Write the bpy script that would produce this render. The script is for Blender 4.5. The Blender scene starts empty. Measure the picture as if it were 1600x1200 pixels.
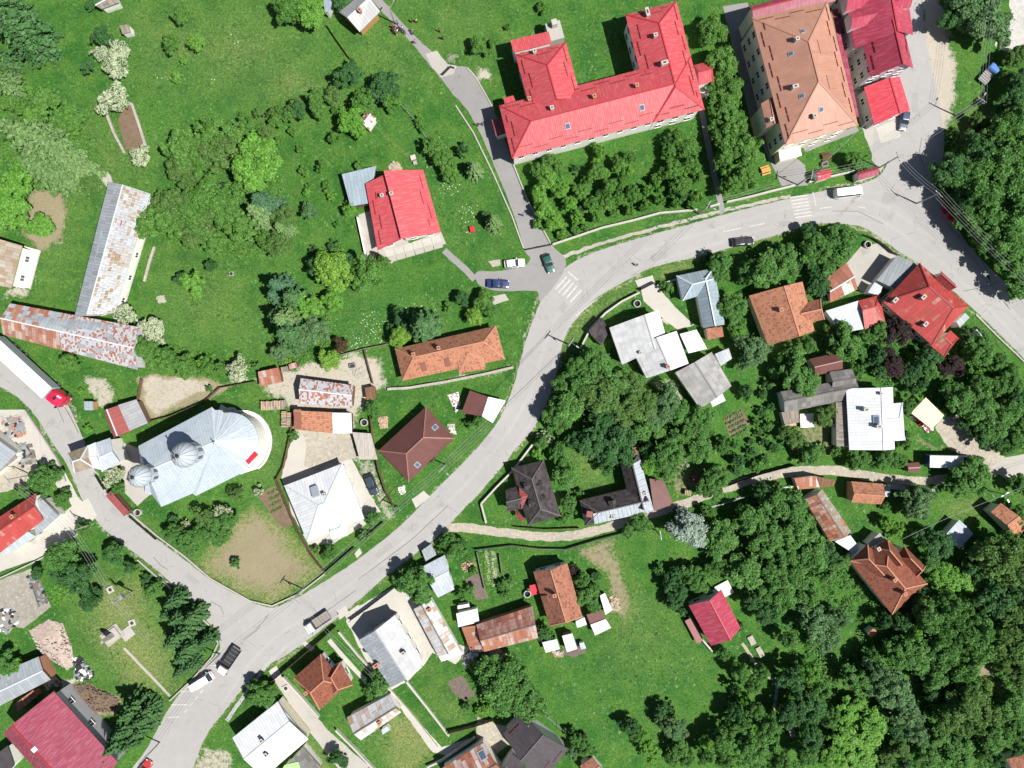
import bpy, bmesh, math, random
import numpy as np
from mathutils import Vector, Matrix, noise as mnoise

# ------------------------------------------------------------------ camera, sky, sun, exposure
scene = bpy.context.scene
COL = scene.collection
HC = 158.5            # camera height above the ground in metres
SC = 0.13             # metres of ground per photo pixel
cam_d = bpy.data.cameras.new('camera'); cam = bpy.data.objects.new('camera', cam_d); COL.objects.link(cam)
cam.location = (0, 0, HC); cam_d.sensor_width = 36; cam_d.lens = 36 * HC / (1600 * SC)
cam_d.clip_end = 6000; cam_d.clip_start = 1
scene.camera = cam
SUN_EL = math.radians(59); SUN_AZ = math.radians(-25)
world = bpy.data.worlds.new('World'); scene.world = world; world.use_nodes = True
wn = world.node_tree.nodes; wl = world.node_tree.links
sky = wn.new('ShaderNodeTexSky'); sky.sky_type = 'NISHITA'; sky.sun_disc = False
sky.sun_elevation = SUN_EL; sky.sun_rotation = math.radians(90) - SUN_AZ
bg = wn.get('Background') or wn.new('ShaderNodeBackground')
bg.inputs['Strength'].default_value = 0.05
wl.new(sky.outputs[0], bg.inputs[0])
out = wn.get('World Output') or wn.new('ShaderNodeOutputWorld')
wl.new(bg.outputs[0], out.inputs[0])
sun_d = bpy.data.lights.new('sun', 'SUN'); sun = bpy.data.objects.new('sun', sun_d); COL.objects.link(sun)
sun_d.energy = 4.9; sun_d.angle = math.radians(0.55); sun_d.color = (1.0, 0.965, 0.90)
SD = Vector((math.cos(SUN_EL) * math.cos(SUN_AZ), math.cos(SUN_EL) * math.sin(SUN_AZ), math.sin(SUN_EL)))
sun.location = SD * 300; sun.rotation_euler = (-SD).to_track_quat('-Z', 'Y').to_euler()
vs = scene.view_settings
vs.view_transform = 'Standard'; vs.look = 'None'; vs.gamma = 1.0; vs.use_curve_mapping = False
vs.exposure = 0.58

rnd = random.Random(7)
R = math.radians

# ------------------------------------------------------------------ helpers
def P(x, y, h=0.0):
    k = SC * (HC - h) / HC
    return Vector(((x - 800) * k, (600 - y) * k, h))

def unproj(x, y, h):
    """photo pixel of something at height h -> pixel of the ground straight below it"""
    k = (HC - h) / HC
    return (800 + (x - 800) * k, 600 + (y - 600) * k)

def thing(name, label, cat, loc=(0, 0, 0), rz=0.0, group=None):
    o = bpy.data.objects.new(name, None); COL.objects.link(o)
    o.empty_display_size = .5
    o.location = loc; o.rotation_euler = (0, 0, rz)
    o['label'] = label; o['category'] = cat
    if group: o['group'] = group
    return o

def tag(o, label, cat, group=None):
    o['label'] = label; o['category'] = cat
    if group: o['group'] = group
    return o

def link(name, me, parent=None, mat=None, kind=None):
    o = bpy.data.objects.new(name, me); COL.objects.link(o)
    if mat is not None:
        me.materials.clear()
        for m in (mat if isinstance(mat, (list, tuple)) else [mat]): me.materials.append(m)
    if parent is not None: o.parent = parent
    if kind: o['kind'] = kind
    return o

def mesh(name, verts, faces, uvs=None, smooth=False):
    me = bpy.data.meshes.new(name)
    me.from_pydata([tuple(v) for v in verts], [], [tuple(f) for f in faces])
    if uvs is not None:
        l = me.uv_layers.new(name='UVMap')
        k = 0
        for f in uvs:
            for u in f:
                l.data[k].uv = u; k += 1
    if smooth:
        me.polygons.foreach_set('use_smooth', [True] * len(me.polygons))
    me.update()
    return me

class MB:
    """collects simple shapes, links them as one mesh object"""
    def __init__(s): s.v = []; s.f = []
    def box(s, c, d, rz=0.0, taper=1.0):
        c = Vector(c); b = len(s.v); cs, sn = math.cos(rz), math.sin(rz)
        for z in (-1, 1):
            t = taper if z > 0 else 1
            for x, y in ((-1, -1), (1, -1), (1, 1), (-1, 1)):
                X, Y = x * d[0] / 2 * t, y * d[1] / 2 * t
                s.v.append((c.x + X * cs - Y * sn, c.y + X * sn + Y * cs, c.z + z * d[2] / 2))
        for q in ((3, 2, 1, 0), (4, 5, 6, 7), (0, 1, 5, 4), (1, 2, 6, 5), (2, 3, 7, 6), (3, 0, 4, 7)):
            s.f.append(tuple(b + i for i in q))
        return s
    def tube(s, a, c, r0, r1=None, n=8, cap=True):
        a = Vector(a); c = Vector(c); r1 = r0 if r1 is None else r1
        d = (c - a).normalized(); x = d.orthogonal().normalized(); y = d.cross(x); b = len(s.v)
        for p, r in ((a, r0), (c, r1)):
            for i in range(n):
                t = 2 * math.pi * i / n
                s.v.append(tuple(p + (x * math.cos(t) + y * math.sin(t)) * r))
        for i in range(n):
            j = (i + 1) % n
            s.f.append((b + i, b + j, b + n + j, b + n + i))
        if cap:
            s.f.append(tuple(b + n + i for i in range(n))); s.f.append(tuple(b + i for i in reversed(range(n))))
        return s
    def bar(s, a, c, w, h):
        """box section bar from a to c, w wide, h high"""
        a = Vector(a); c = Vector(c); d = (c - a).normalized()
        up = Vector((0, 0, 1)); x = d.cross(up)
        if x.length < 1e-4: x = Vector((1, 0, 0))
        x.normalize(); y = x.cross(d).normalized(); b = len(s.v)
        for p in (a, c):
            for i, j in ((-1, -1), (1, -1), (1, 1), (-1, 1)):
                s.v.append(tuple(p + x * i * w / 2 + y * j * h / 2))
        for q in ((0, 1, 2, 3), (7, 6, 5, 4), (0, 4, 5, 1), (1, 5, 6, 2), (2, 6, 7, 3), (3, 7, 4, 0)):
            s.f.append(tuple(b + i for i in q))
        return s
    def lathe(s, c, prof, n=16, cap=True):
        b = len(s.v)
        for r, z in prof:
            for i in range(n):
                t = 2 * math.pi * i / n
                s.v.append((c[0] + r * math.cos(t), c[1] + r * math.sin(t), c[2] + z))
        for k in range(len(prof) - 1):
            for i in range(n):
                j = (i + 1) % n
                s.f.append((b + k * n + i, b + k * n + j, b + (k + 1) * n + j, b + (k + 1) * n + i))
        if cap:
            s.f.append(tuple(b + i for i in reversed(range(n))))
            s.f.append(tuple(b + (len(prof) - 1) * n + i for i in range(n)))
        return s
    def prism(s, pts, z0, z1):
        b = len(s.v); n = len(pts)
        ar = sum(pts[i][0] * pts[(i + 1) % n][1] - pts[(i + 1) % n][0] * pts[i][1] for i in range(n))
        if ar < 0: pts = list(reversed(pts))
        for z in (z0, z1):
            for p in pts: s.v.append((p[0], p[1], z))
        for i in range(n):
            j = (i + 1) % n
            s.f.append((b + i, b + j, b + n + j, b + n + i))
        s.f.append(tuple(b + n + i for i in range(n))); s.f.append(tuple(b + i for i in reversed(range(n))))
        return s
    def quad(s, *pts):
        b = len(s.v); s.v += [tuple(p) for p in pts]; s.f.append(tuple(range(b, b + len(pts)))); return s
    def build(s, name, mat, parent=None, kind=None, smooth=False):
        return link(name, mesh(name, s.v, s.f, smooth=smooth), parent, mat, kind)

# ------------------------------------------------------------------ materials
def _set(n, k, v):
    if k in n.inputs: n.inputs[k].default_value = v

class G:
    """tiny node-graph writer"""
    def __init__(s, name):
        s.m = bpy.data.materials.new(name); s.m.use_nodes = True
        s.t = s.m.node_tree; s.n = s.t.nodes; s.l = s.t.links
        s.b = s.n['Principled BSDF']; s.o = s.n['Material Output']
    def node(s, t, **kw):
        n = s.n.new(t)
        for k, v in kw.items(): setattr(n, k, v)
        return n
    def put(s, sock, v):
        if isinstance(v, bpy.types.NodeSocket): s.l.new(v, sock)
        elif isinstance(v, (tuple, list)) and len(v) == 3 and sock.type == 'RGBA': sock.default_value = (*v, 1)
        else: sock.default_value = v
    def pos(s): return s.node('ShaderNodeNewGeometry').outputs['Position']
    def uv(s): return s.node('ShaderNodeTexCoord').outputs['UV']
    def objc(s): return s.node('ShaderNodeTexCoord').outputs['Object']
    def math(s, op, a, b=0.0, c=0.0):
        n = s.node('ShaderNodeMath', operation=op)
        s.put(n.inputs[0], a); s.put(n.inputs[1], b)
        if len(n.inputs) > 2: s.put(n.inputs[2], c)
        return n.outputs[0]
    def sep(s, v):
        n = s.node('ShaderNodeSeparateXYZ'); s.put(n.inputs[0], v); return n.outputs
    def comb(s, x, y, z=0.0):
        n = s.node('ShaderNodeCombineXYZ')
        for i, v in enumerate((x, y, z)): s.put(n.inputs[i], v)
        return n.outputs[0]
    def vmul(s, v, k):
        n = s.node('ShaderNodeVectorMath', operation='MULTIPLY'); s.put(n.inputs[0], v); s.put(n.inputs[1], k); return n.outputs[0]
    def noise(s, v, scale, detail=3.0, rough=.55, dist=0.0):
        n = s.node('ShaderNodeTexNoise'); s.put(n.inputs['Vector'], v)
        _set(n, 'Scale', scale); _set(n, 'Detail', detail); _set(n, 'Roughness', rough); _set(n, 'Distortion', dist)
        return n.outputs[0]
    def white(s, v):
        n = s.node('ShaderNodeTexWhiteNoise', noise_dimensions='3D'); s.put(n.inputs['Vector'], v); return n.outputs[0]
    def voro(s, v, scale, feature='F1'):
        n = s.node('ShaderNodeTexVoronoi', feature=feature); s.put(n.inputs['Vector'], v); _set(n, 'Scale', scale)
        return n.outputs[0]
    def ramp(s, f, a, b):
        """linear step a..b clamped to 0..1"""
        n = s.node('ShaderNodeMapRange'); s.put(n.inputs[0], f)
        n.inputs[1].default_value = a; n.inputs[2].default_value = b
        return n.outputs[0]
    def mix(s, f, a, b, mode='MIX'):
        n = s.node('ShaderNodeMix', data_type='RGBA', blend_type=mode)
        s.put(n.inputs[0], f); s.put(n.inputs[6], a); s.put(n.inputs[7], b)
        return n.outputs[2]
    def val(s, col, f):
        """multiply colour by a scalar socket"""
        return s.mix(1.0, col, s.comb(f, f, f), 'MULTIPLY')
    def bump(s, h, strength=.4, dist=.05):
        n = s.node('ShaderNodeBump'); s.put(n.inputs['Height'], h)
        n.inputs['Strength'].default_value = strength; n.inputs['Distance'].default_value = dist
        s.l.new(n.outputs[0], s.b.inputs['Normal'])
    def done(s, col, rough=.8, spec=.3, metal=0.0):
        s.put(s.b.inputs['Base Color'], col); s.put(s.b.inputs['Roughness'], rough)
        _set(s.b, 'Specular IOR Level', spec); s.put(s.b.inputs['Metallic'], metal)
        return s.m

def m_plain(name, col, rough=.6, spec=.3, metal=0.0, var=.15, scale=1.5):
    g = G(name); p = g.pos()
    n = g.noise(p, scale, 5)
    return g.done(g.val(col, g.math('MULTIPLY_ADD', n, var * 2, 1 - var)), rough, spec, metal)

def m_plaster(name, col):
    g = G(name); p = g.pos(); z = g.sep(p)[2]
    n = g.noise(p, .9, 6, .65); n2 = g.noise(g.vmul(p, (2.5, 2.5, .35)), 1.2, 4)
    low = g.math('MULTIPLY', g.ramp(z, 1.1, .05), g.ramp(n, .3, .65))
    c = g.val(col, g.math('MULTIPLY_ADD', n2, .3, .83))
    c = g.mix(g.math('MULTIPLY', low, .6), c, (.23, .20, .16))
    g.bump(n, .15, .02)
    return g.done(c, .85, .2)

def m_metaltile(name, col, var=.10, fade=(.6, .45, .42), fadeamt=.2, pu=.36, pv=.42, rough=.42):
    """pressed metal tile sheets: waves across, a step per row"""
    g = G(name); u, v, _ = g.sep(g.uv())
    w = g.math('SINE', g.math('MULTIPLY', u, 2 * math.pi / pu))
    st = g.math('FRACT', g.math('DIVIDE', v, pv))
    h = g.math('ADD', g.math('MULTIPLY', w, .5), g.math('MULTIPLY', st, -1.0))
    sheet = g.white(g.comb(g.math('FLOOR', g.math('DIVIDE', u, 1.15)), g.math('FLOOR', g.math('DIVIDE', v, 5.0)), 3.0))
    n = g.noise(g.comb(u, g.math('MULTIPLY', v, .45), 0.0), .55, 6, .62)
    n2 = g.noise(g.comb(g.math('MULTIPLY', u, 3.0), g.math('MULTIPLY', v, .5), 2.0), 1.0, 4, .6)
    c = g.val(col, g.math('MULTIPLY_ADD', sheet, var, 1 - var * .5))
    c = g.val(c, g.math('MULTIPLY_ADD', g.math('LESS_THAN', st, .22), -.08, 1.0))
    c = g.val(c, g.math('MULTIPLY_ADD', w, .07, 1.0))
    c = g.val(c, g.math('MULTIPLY_ADD', n, .46, .77))
    c = g.mix(g.math('MULTIPLY', g.ramp(n2, .45, .75), fadeamt), c, fade)
    g.bump(h, .22, .04)
    return g.done(c, rough, .35)

def m_seam(name, col, w=.6, var=.14, stain=(.35, .24, .15), amt=.10, rough=.38, metal=.0, sheet=1.9):
    """standing-seam sheet roofing, each sheet its own shade, rain streaks"""
    g = G(name); u, v, _ = g.sep(g.uv())
    cu = g.math('DIVIDE', u, w); fl = g.math('FLOOR', cu); fr = g.math('FRACT', cu)
    off = g.white(g.comb(fl, 1.0, 5.0))
    cv = g.math('ADD', g.math('DIVIDE', v, sheet), off)
    rn = g.white(g.comb(fl, g.math('FLOOR', cv), 2.0))
    line = g.math('LESS_THAN', fr, .11); line2 = g.math('LESS_THAN', g.math('FRACT', cv), .045)
    ln = g.math('MAXIMUM', line, g.math('MULTIPLY', line2, .7))
    n = g.noise(g.comb(g.math('MULTIPLY', u, 2.4), g.math('MULTIPLY', v, .35), 0.0), 1.1, 5, .6)
    n2 = g.noise(g.comb(u, v, 4.0), .33, 5, .6)
    c = g.val(col, g.math('MULTIPLY_ADD', rn, var, 1 - var * .5))
    c = g.val(c, g.math('MULTIPLY_ADD', n2, .28, .86))
    c = g.mix(g.math('MULTIPLY', g.ramp(n, .5, .8), amt * 2), c, stain)
    c = g.val(c, g.math('MULTIPLY_ADD', ln, -.26, 1.0))
    g.bump(g.math('ADD', line, g.math('MULTIPLY', n2, .5)), .4, .04)
    return g.done(c, rough, .22, metal)

def m_clay(name, cols, pu=.34, pv=.38, moss=.25, mosscol=(.10, .075, .05)):
    """clay tiles laid in rows, every tile its own shade"""
    g = G(name); u, v, _ = g.sep(g.uv())
    iv = g.math('FLOOR', g.math('DIVIDE', v, pv))
    cu = g.math('ADD', g.math('DIVIDE', u, pu), g.math('MULTIPLY', iv, .5))
    iu = g.math('FLOOR', cu)
    rn = g.white(g.comb(iu, iv, 1.0)); rn2 = g.white(g.comb(iu, iv, 7.0))
    n = g.noise(g.comb(u, v, 0.0), .45, 6, .65); n2 = g.noise(g.comb(u, v, 9.0), 1.6, 4, .6)
    st = g.math('FRACT', g.math('DIVIDE', v, pv)); w = g.math('FRACT', cu)
    c = g.mix(rn, cols[0], cols[1])
    c = g.mix(g.math('MULTIPLY', g.math('GREATER_THAN', rn2, .86), .8), c, cols[2])
    c = g.mix(g.math('MULTIPLY', g.ramp(n, .46, .72), moss), c, mosscol)
    c = g.mix(g.math('MULTIPLY', g.ramp(n2, .58, .7), moss * .8), c, mosscol)
    c = g.val(c, g.math('MULTIPLY_ADD', g.math('LESS_THAN', st, .2), -.28, 1.0))
    c = g.val(c, g.math('MULTIPLY_ADD', g.math('LESS_THAN', w, .2), -.16, 1.0))
    h = g.math('SUBTRACT', g.math('SINE', g.math('MULTIPLY', w, math.pi)), st)
    g.bump(h, .6, .06)
    return g.done(c, .85, .2)

def m_rust(name, base, rust, rust2, bw=.8, bh=1.6, thr=.5, soft=.25):
    """old sheets, part of them rusted, rust running down"""
    g = G(name); u, v, _ = g.sep(g.uv())
    iu = g.math('FLOOR', g.math('DIVIDE', u, bw))
    cv = g.math('ADD', g.math('DIVIDE', v, bh), g.white(g.comb(iu, 3.0, 3.0)))
    rn = g.white(g.comb(iu, g.math('FLOOR', cv), 1.0)); rn2 = g.white(g.comb(iu, g.math('FLOOR', cv), 8.0))
    n = g.noise(g.comb(g.math('MULTIPLY', u, 2.2), g.math('MULTIPLY', v, .5), 0.0), 1.3, 6, .65)
    n2 = g.noise(g.comb(u, v, 5.0), .5, 5, .6)
    k = g.ramp(g.math('ADD', g.math('ADD', g.math('MULTIPLY', rn, .6), g.math('MULTIPLY', n, .55)), g.math('MULTIPLY', n2, .3)), thr + .18, thr + .18 + soft)
    rc = g.mix(rn2, rust, rust2)
    c = g.mix(k, g.val(base, g.math('MULTIPLY_ADD', rn2, .2, .9)), g.val(rc, g.math('MULTIPLY_ADD', n, .7, .65)))
    ln = g.math('MAXIMUM', g.math('LESS_THAN', g.math('FRACT', g.math('DIVIDE', u, bw)), .08), g.math('LESS_THAN', g.math('FRACT', cv), .05))
    c = g.val(c, g.math('MULTIPLY_ADD', ln, -.3, 1.0))
    g.bump(g.math('ADD', ln, n), .3, .04)
    return g.done(c, g.math('MULTIPLY_ADD', k, .35, .45), .3)

def m_eternit(name, col, col2, pu=.9, pv=1.1):
    g = G(name); u, v, _ = g.sep(g.uv())
    iu = g.math('FLOOR', g.math('DIVIDE', u, pu)); iv = g.math('FLOOR', g.math('DIVIDE', v, pv))
    rn = g.white(g.comb(iu, iv, 1.0))
    n = g.noise(g.comb(u, v, 0.0), .8, 6, .65); n2 = g.noise(g.comb(g.math('MULTIPLY', u, 4.0), v, 2.0), .9, 4)
    c = g.mix(rn, col, col2)
    c = g.val(c, g.math('MULTIPLY_ADD', n, .5, .75)); c = g.val(c, g.math('MULTIPLY_ADD', n2, .3, .85))
    w = g.math('SINE', g.math('MULTIPLY', u, 2 * math.pi / .3))
    st = g.math('LESS_THAN', g.math('FRACT', g.math('DIVIDE', v, pv)), .06)
    c = g.val(c, g.math('MULTIPLY_ADD', st, -.25, 1.0)); c = g.val(c, g.math('MULTIPLY_ADD', w, .05, 1.0))
    g.bump(w, .3, .04)
    return g.done(c, .85, .2)

def m_planks(name, col, col2, pw=.22):
    g = G(name); u, v, _ = g.sep(g.uv())
    iu = g.math('FLOOR', g.math('DIVIDE', u, pw))
    rn = g.white(g.comb(iu, g.math('FLOOR', g.math('DIVIDE', v, 1.6)), 1.0))
    n = g.noise(g.comb(g.math('MULTIPLY', u, 6.0), g.math('MULTIPLY', v, .6), 0.0), 1.2, 5)
    c = g.val(g.mix(rn, col, col2), g.math('MULTIPLY_ADD', n, .6, .7))
    ln = g.math('LESS_THAN', g.math('FRACT', g.math('DIVIDE', u, pw)), .12)
    return g.done(g.val(c, g.math('MULTIPLY_ADD', ln, -.4, 1.0)), .85, .2)

def m_road(name, col, patch=.25, crack=.5):
    g = G(name); p = g.pos()
    n = g.noise(p, .055, 5, .6); n2 = g.noise(p, .6, 6, .7); n3 = g.noise(p, 6.0, 3, .7)
    ed = g.voro(g.mix(.15, p, g.node('ShaderNodeTexNoise').outputs[1], 'ADD'), .11, 'DISTANCE_TO_EDGE')
    c = g.val(col, g.math('MULTIPLY_ADD', n, patch * 2, 1 - patch))
    c = g.val(c, g.math('MULTIPLY_ADD', n2, .22, .89)); c = g.val(c, g.math('MULTIPLY_ADD', n3, .20, .90))
    cr = g.math('MULTIPLY', g.ramp(ed, .012, .0), g.ramp(n2, .5, .62))
    c = g.val(c, g.math('MULTIPLY_ADD', cr, -crack, 1.0))
    sp = g.ramp(g.noise(p, .23, 6, .75), .56, .72)
    c = g.val(c, g.math('MULTIPLY_ADD', sp, -.22, 1.0))
    c = g.val(c, g.math('MULTIPLY_ADD', g.ramp(g.noise(p, 1.1, 5, .8), .62, .75), .16, 1.0))
    g.bump(n3, .2, .02)
    return g.done(c, .88, .2)

def m_earth(name, col, col2, sc=.8, bump=.6, spk=.0, spkcol=(.6, .58, .52)):
    g = G(name); p = g.pos()
    n = g.noise(p, sc, 7, .7); n2 = g.noise(p, .12, 5, .6); n3 = g.noise(p, 3.5, 4, .7)
    c = g.mix(g.ramp(n, .3, .7), col, col2)
    c = g.val(c, g.math('MULTIPLY_ADD', n2, .5, .75)); c = g.val(c, g.math('MULTIPLY_ADD', n3, .5, .75))
    if spk > 0:
        vr = g.voro(p, 1.7); c = g.mix(g.math('MULTIPLY', g.ramp(vr, .3, .12), spk), c, spkcol)
    g.bump(g.math('ADD', n, n3), bump, .12)
    return g.done(c, .95, .1)

def m_leaf(name, col, col2, trans=.45, hue=.0, blossom=None, bthr=.5):
    tn = (.70, .90, .84)
    col = tuple(a * b for a, b in zip(col, tn)); col2 = tuple(a * b for a, b in zip(col2, tn))
    g = G(name); p = g.pos()
    oi = g.node('ShaderNodeObjectInfo').outputs['Random']
    at = g.node('ShaderNodeAttribute', attribute_name='leaf').outputs['Fac']
    n = g.noise(p, .45, 4, .6)
    c = g.mix(g.math('MULTIPLY_ADD', oi, .65, g.math('MULTIPLY', n, .35)), col, col2)
    c = g.val(c, g.math('MULTIPLY_ADD', at, .90, .58))
    if blossom: c = g.mix(g.math('GREATER_THAN', g.math('ADD', g.math('MULTIPLY', at, .6), g.math('MULTIPLY', n, .8)), bthr), c, blossom)
    d = g.node('ShaderNodeBsdfDiffuse'); t = g.node('ShaderNodeBsdfTranslucent'); gl = g.node('ShaderNodeBsdfGlossy')
    g.put(d.inputs[0], c); g.put(t.inputs[0], g.mix(.35, c, (.16, .22, .03)))
    gl.inputs['Roughness'].default_value = .5; g.put(gl.inputs[0], (.9, .95, .9))
    ms = g.node('ShaderNodeMixShader'); ms.inputs[0].default_value = trans
    g.l.new(d.outputs[0], ms.inputs[1]); g.l.new(t.outputs[0], ms.inputs[2])
    m2 = g.node('ShaderNodeMixShader'); m2.inputs[0].default_value = .012
    g.l.new(ms.outputs[0], m2.inputs[1]); g.l.new(gl.outputs[0], m2.inputs[2])
    g.l.new(m2.outputs[0], g.o.inputs[0])
    return g.m

MT = {}
MT['red'] = m_metaltile('red_metal_tile', (.45, .062, .075), var=.06)
MT['red2'] = m_metaltile('bright_red_metal_tile', (.54, .05, .075))
MT['maroon'] = m_metaltile('maroon_metal_tile', (.235, .035, .07))
MT['crimson'] = m_metaltile('crimson_metal_tile', (.36, .042, .08))
MT['orange'] = m_metaltile('terracotta_metal_tile', (.38, .195, .14), fade=(.6, .4, .3))
MT['brown'] = m_metaltile('brown_metal_tile', (.125, .05, .044), fade=(.2, .12, .1), fadeamt=.1, rough=.6)
MT['darkred'] = m_metaltile('dark_red_sheet', (.20, .035, .035))
MT['paintred'] = m_rust('flaking_red_paint_sheet', (.36, .055, .05), (.24, .07, .05), (.40, .26, .2), .8, 1.7, .72, .2)
MT['anth'] = m_metaltile('anthracite_tile', (.058, .05, .055), fade=(.2, .18, .18))
MT['black'] = m_eternit('black_bitumen_shingle', (.035, .03, .033), (.075, .065, .065), .6, .5)
MT['white'] = m_seam('white_sheet', (.60, .62, .65))
MT['silver'] = m_seam('galvanised_sheet', (.38, .42, .47), .6, .18)
MT['silver2'] = m_seam('dull_grey_sheet', (.27, .30, .33), .7, .22, amt=.16)
MT['church'] = m_seam('zinc_church_roof', (.36, .41, .46), .55, .07, amt=.03, rough=.33, sheet=3.2)
MT['blue'] = m_seam('bluish_sheet', (.25, .315, .355), .75, .16)
MT['eternit'] = m_eternit('grey_fibre_cement', (.24, .235, .23), (.33, .325, .32))
MT['eternit2'] = m_eternit('pale_fibre_cement', (.40, .40, .41), (.50, .51, .52))
MT['eternit3'] = m_eternit('dark_fibre_cement', (.12, .115, .11), (.2, .19, .18))
MT['clay'] = m_clay('clay_tile', ((.38, .165, .10), (.46, .22, .135), (.27, .10, .065)), moss=.2)
MT['clayold'] = m_clay('old_clay_tile', ((.31, .125, .085), (.39, .175, .115), (.19, .07, .05)), moss=.42)
MT['claydark'] = m_clay('dark_clay_tile', ((.21, .07, .045), (.28, .10, .06), (.14, .05, .04)), moss=.35)
MT['rust'] = m_rust('rusted_sheet', (.45, .42, .42), (.22, .075, .045), (.30, .12, .065), .8, 2.2, .22, .25)
MT['rusthalf'] = m_rust('half_rusted_sheet', (.42, .44, .47), (.27, .085, .05), (.36, .15, .08), .5, 1.0, .55, .12)
MT['rustlight'] = m_rust('lightly_rusted_sheet', (.44, .44, .45), (.30, .19, .11), (.36, .25, .16), .9, 1.5, .60, .2)
MT['ruststripe'] = m_rust('striped_rusty_sheet', (.46, .42, .38), (.26, .10, .07), (.34, .14, .09), 1.1, 9.0, .42, .12)
MT['wood'] = m_planks('weathered_planks', (.17, .14, .115), (.28, .245, .21))
MT['woodpale'] = m_planks('pale_grey_planks', (.30, .27, .24), (.42, .39, .35))
MT['woodbrown'] = m_planks('brown_planks', (.13, .07, .04), (.20, .115, .065))
MT['tarp'] = m_plain('white_tarpaulin', (.68, .66, .61), .6)
MT['tarpyellow'] = m_plain('pale_yellow_sheeting', (.64, .56, .36), .6, var=.12)
MT['redtarp'] = m_plain('red_tarpaulin', (.55, .02, .04), .5)
MT['green_sheet'] = m_plain('light_green_sheet', (.32, .62, .22), .5)
MT['plaster'] = m_plaster('white_plaster', (.78, .76, .71))
MT['cream'] = m_plaster('cream_plaster', (.74, .68, .54))
MT['greyplaster'] = m_plaster('grey_plaster', (.52, .52, .54))
MT['lilac'] = m_plaster('lilac_grey_plaster', (.50, .44, .50))
MT['brickwall'] = m_plaster('bare_brick_wall', (.40, .20, .12))
MT['woodwall'] = m_plain('dark_board_wall', (.15, .095, .06), .85, var=.3, scale=4)
MT['logwall'] = m_plain('orange_board_wall', (.42, .22, .09), .8, var=.25, scale=4)
MT['concrete'] = m_road('pale_concrete', (.42, .40, .36), .16, .35)
MT['concrete2'] = m_road('grey_concrete', (.36, .34, .31), .2, .4)
MT['stone'] = m_earth('rough_stone', (.42, .39, .34), (.26, .24, .21), 2.0, .5)
MT['asphalt'] = m_road('sun_bleached_asphalt', (.315, .307, .30), .11, .4)
MT['asphaltdark'] = m_road('newer_dark_asphalt', (.235, .228, .225), .25, .35)
MT['marking'] = None
g = G('worn_road_paint'); p = g.pos(); n = g.noise(p, 2.2, 6, .75)
MT['marking'] = g.done(g.mix(g.ramp(n, .36, .56), (.54, .53, .51), (.40, .38, .36)), .8, .2)
MT['gravel'] = m_earth('pale_gravel', (.40, .365, .305), (.28, .25, .20), 1.2, .5, .5)
MT['river'] = m_earth('river_shingle', (.50, .49, .46), (.36, .35, .32), 1.2, .6, .6, (.62, .61, .58))
MT['soil'] = m_earth('bare_soil', (.20, .145, .10), (.13, .09, .06), 1.1, .8)
MT['till'] = m_earth('tilled_soil', (.19, .155, .135), (.11, .085, .072), 1.8, 1.0)
MT['brickpile'] = m_earth('broken_brick', (.52, .36, .27), (.36, .22, .16), 1.6, .8, .5, (.66, .56, .48))
MT['glass'] = m_plain('window_glass', (.025, .03, .04), .08, .6, var=.1)
MT['skyglass'] = m_plain('skylight_glass', (.08, .11, .17), .12, .6, var=.1)
MT['frame'] = m_plain('white_frame', (.72, .71, .69), .5, var=.05)
MT['framebrown'] = m_plain('brown_frame', (.12, .07, .045), .5, var=.1)
MT['dark'] = m_plain('dark_iron', (.03, .03, .033), .55, var=.2)
MT['steel'] = m_plain('galvanised_steel', (.34, .35, .36), .4, .5, .4)
MT['brick'] = m_plain('chimney_brick', (.36, .17, .10), .9, var=.3, scale=5)
MT['chimw'] = m_plain('chimney_plaster', (.40, .37, .33), .9, var=.25, scale=3)
MT['capred'] = m_plain('red_ridge_metal', (.34, .03, .04), .45)
MT['guard'] = m_plain('dark_snow_guard', (.16, .035, .03), .6)
MT['capbrown'] = m_plain('pale_brown_ridge', (.26, .13, .11), .5)
MT['capclay'] = m_plain('clay_ridge', (.40, .19, .115), .85, var=.3, scale=3)
MT['capgrey'] = m_plain('grey_ridge_metal', (.50, .54, .58), .4)
MT['capdark'] = m_plain('dark_ridge', (.10, .09, .09), .7)
MT['polewood'] = m_plain('pole_concrete', (.36, .34, .31), .85, var=.2, scale=2)
MT['wire'] = m_plain('aluminium_wire', (.30, .30, .31), .5, .3, 0)
MT['wiredark'] = m_plain('black_cable', (.05, .05, .05), .6)
MT['bark'] = m_plain('bark', (.11, .082, .06), .95, var=.4, scale=5)
MT['tyre'] = m_plain('tyre_rubber', (.02, .02, .02), .8)
MT['rim'] = m_plain('wheel_rim', (.4, .4, .42), .35, .5, .6)
MT['lampglass'] = m_plain('headlight_lens', (.75, .76, .78), .15, .6)
MT['taillight'] = m_plain('tail_light_lens', (.35, .01, .01), .2, .5)
MT['log'] = m_plain('cut_firewood', (.40, .30, .20), .9, var=.4, scale=3)
MT['orangewood'] = m_plain('varnished_orange_wood', (.58, .27, .07), .5, var=.2, scale=3)
MT['asphaltworn'] = m_road('polished_wheel_track_asphalt', (.332, .324, .317), .16, .3)
MT['asphaltpatch'] = m_road('asphalt_repair', (.285, .278, .272), .2, .3)
MT['rubble'] = m_earth('pale_brick_rubble', (.46, .38, .33), (.33, .25, .21), 1.8, .6, .3)
MT['slate'] = m_seam('dark_blue_grey_sheet', (.165, .19, .21), .75, .25)
MT['crack'] = m_plain('open_crack', (.09, .085, .08), .95)
MT['dirtgrey'] = m_earth('trodden_grey_yard', (.33, .31, .27), (.21, .19, .16), .9, .5, .4)
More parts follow.
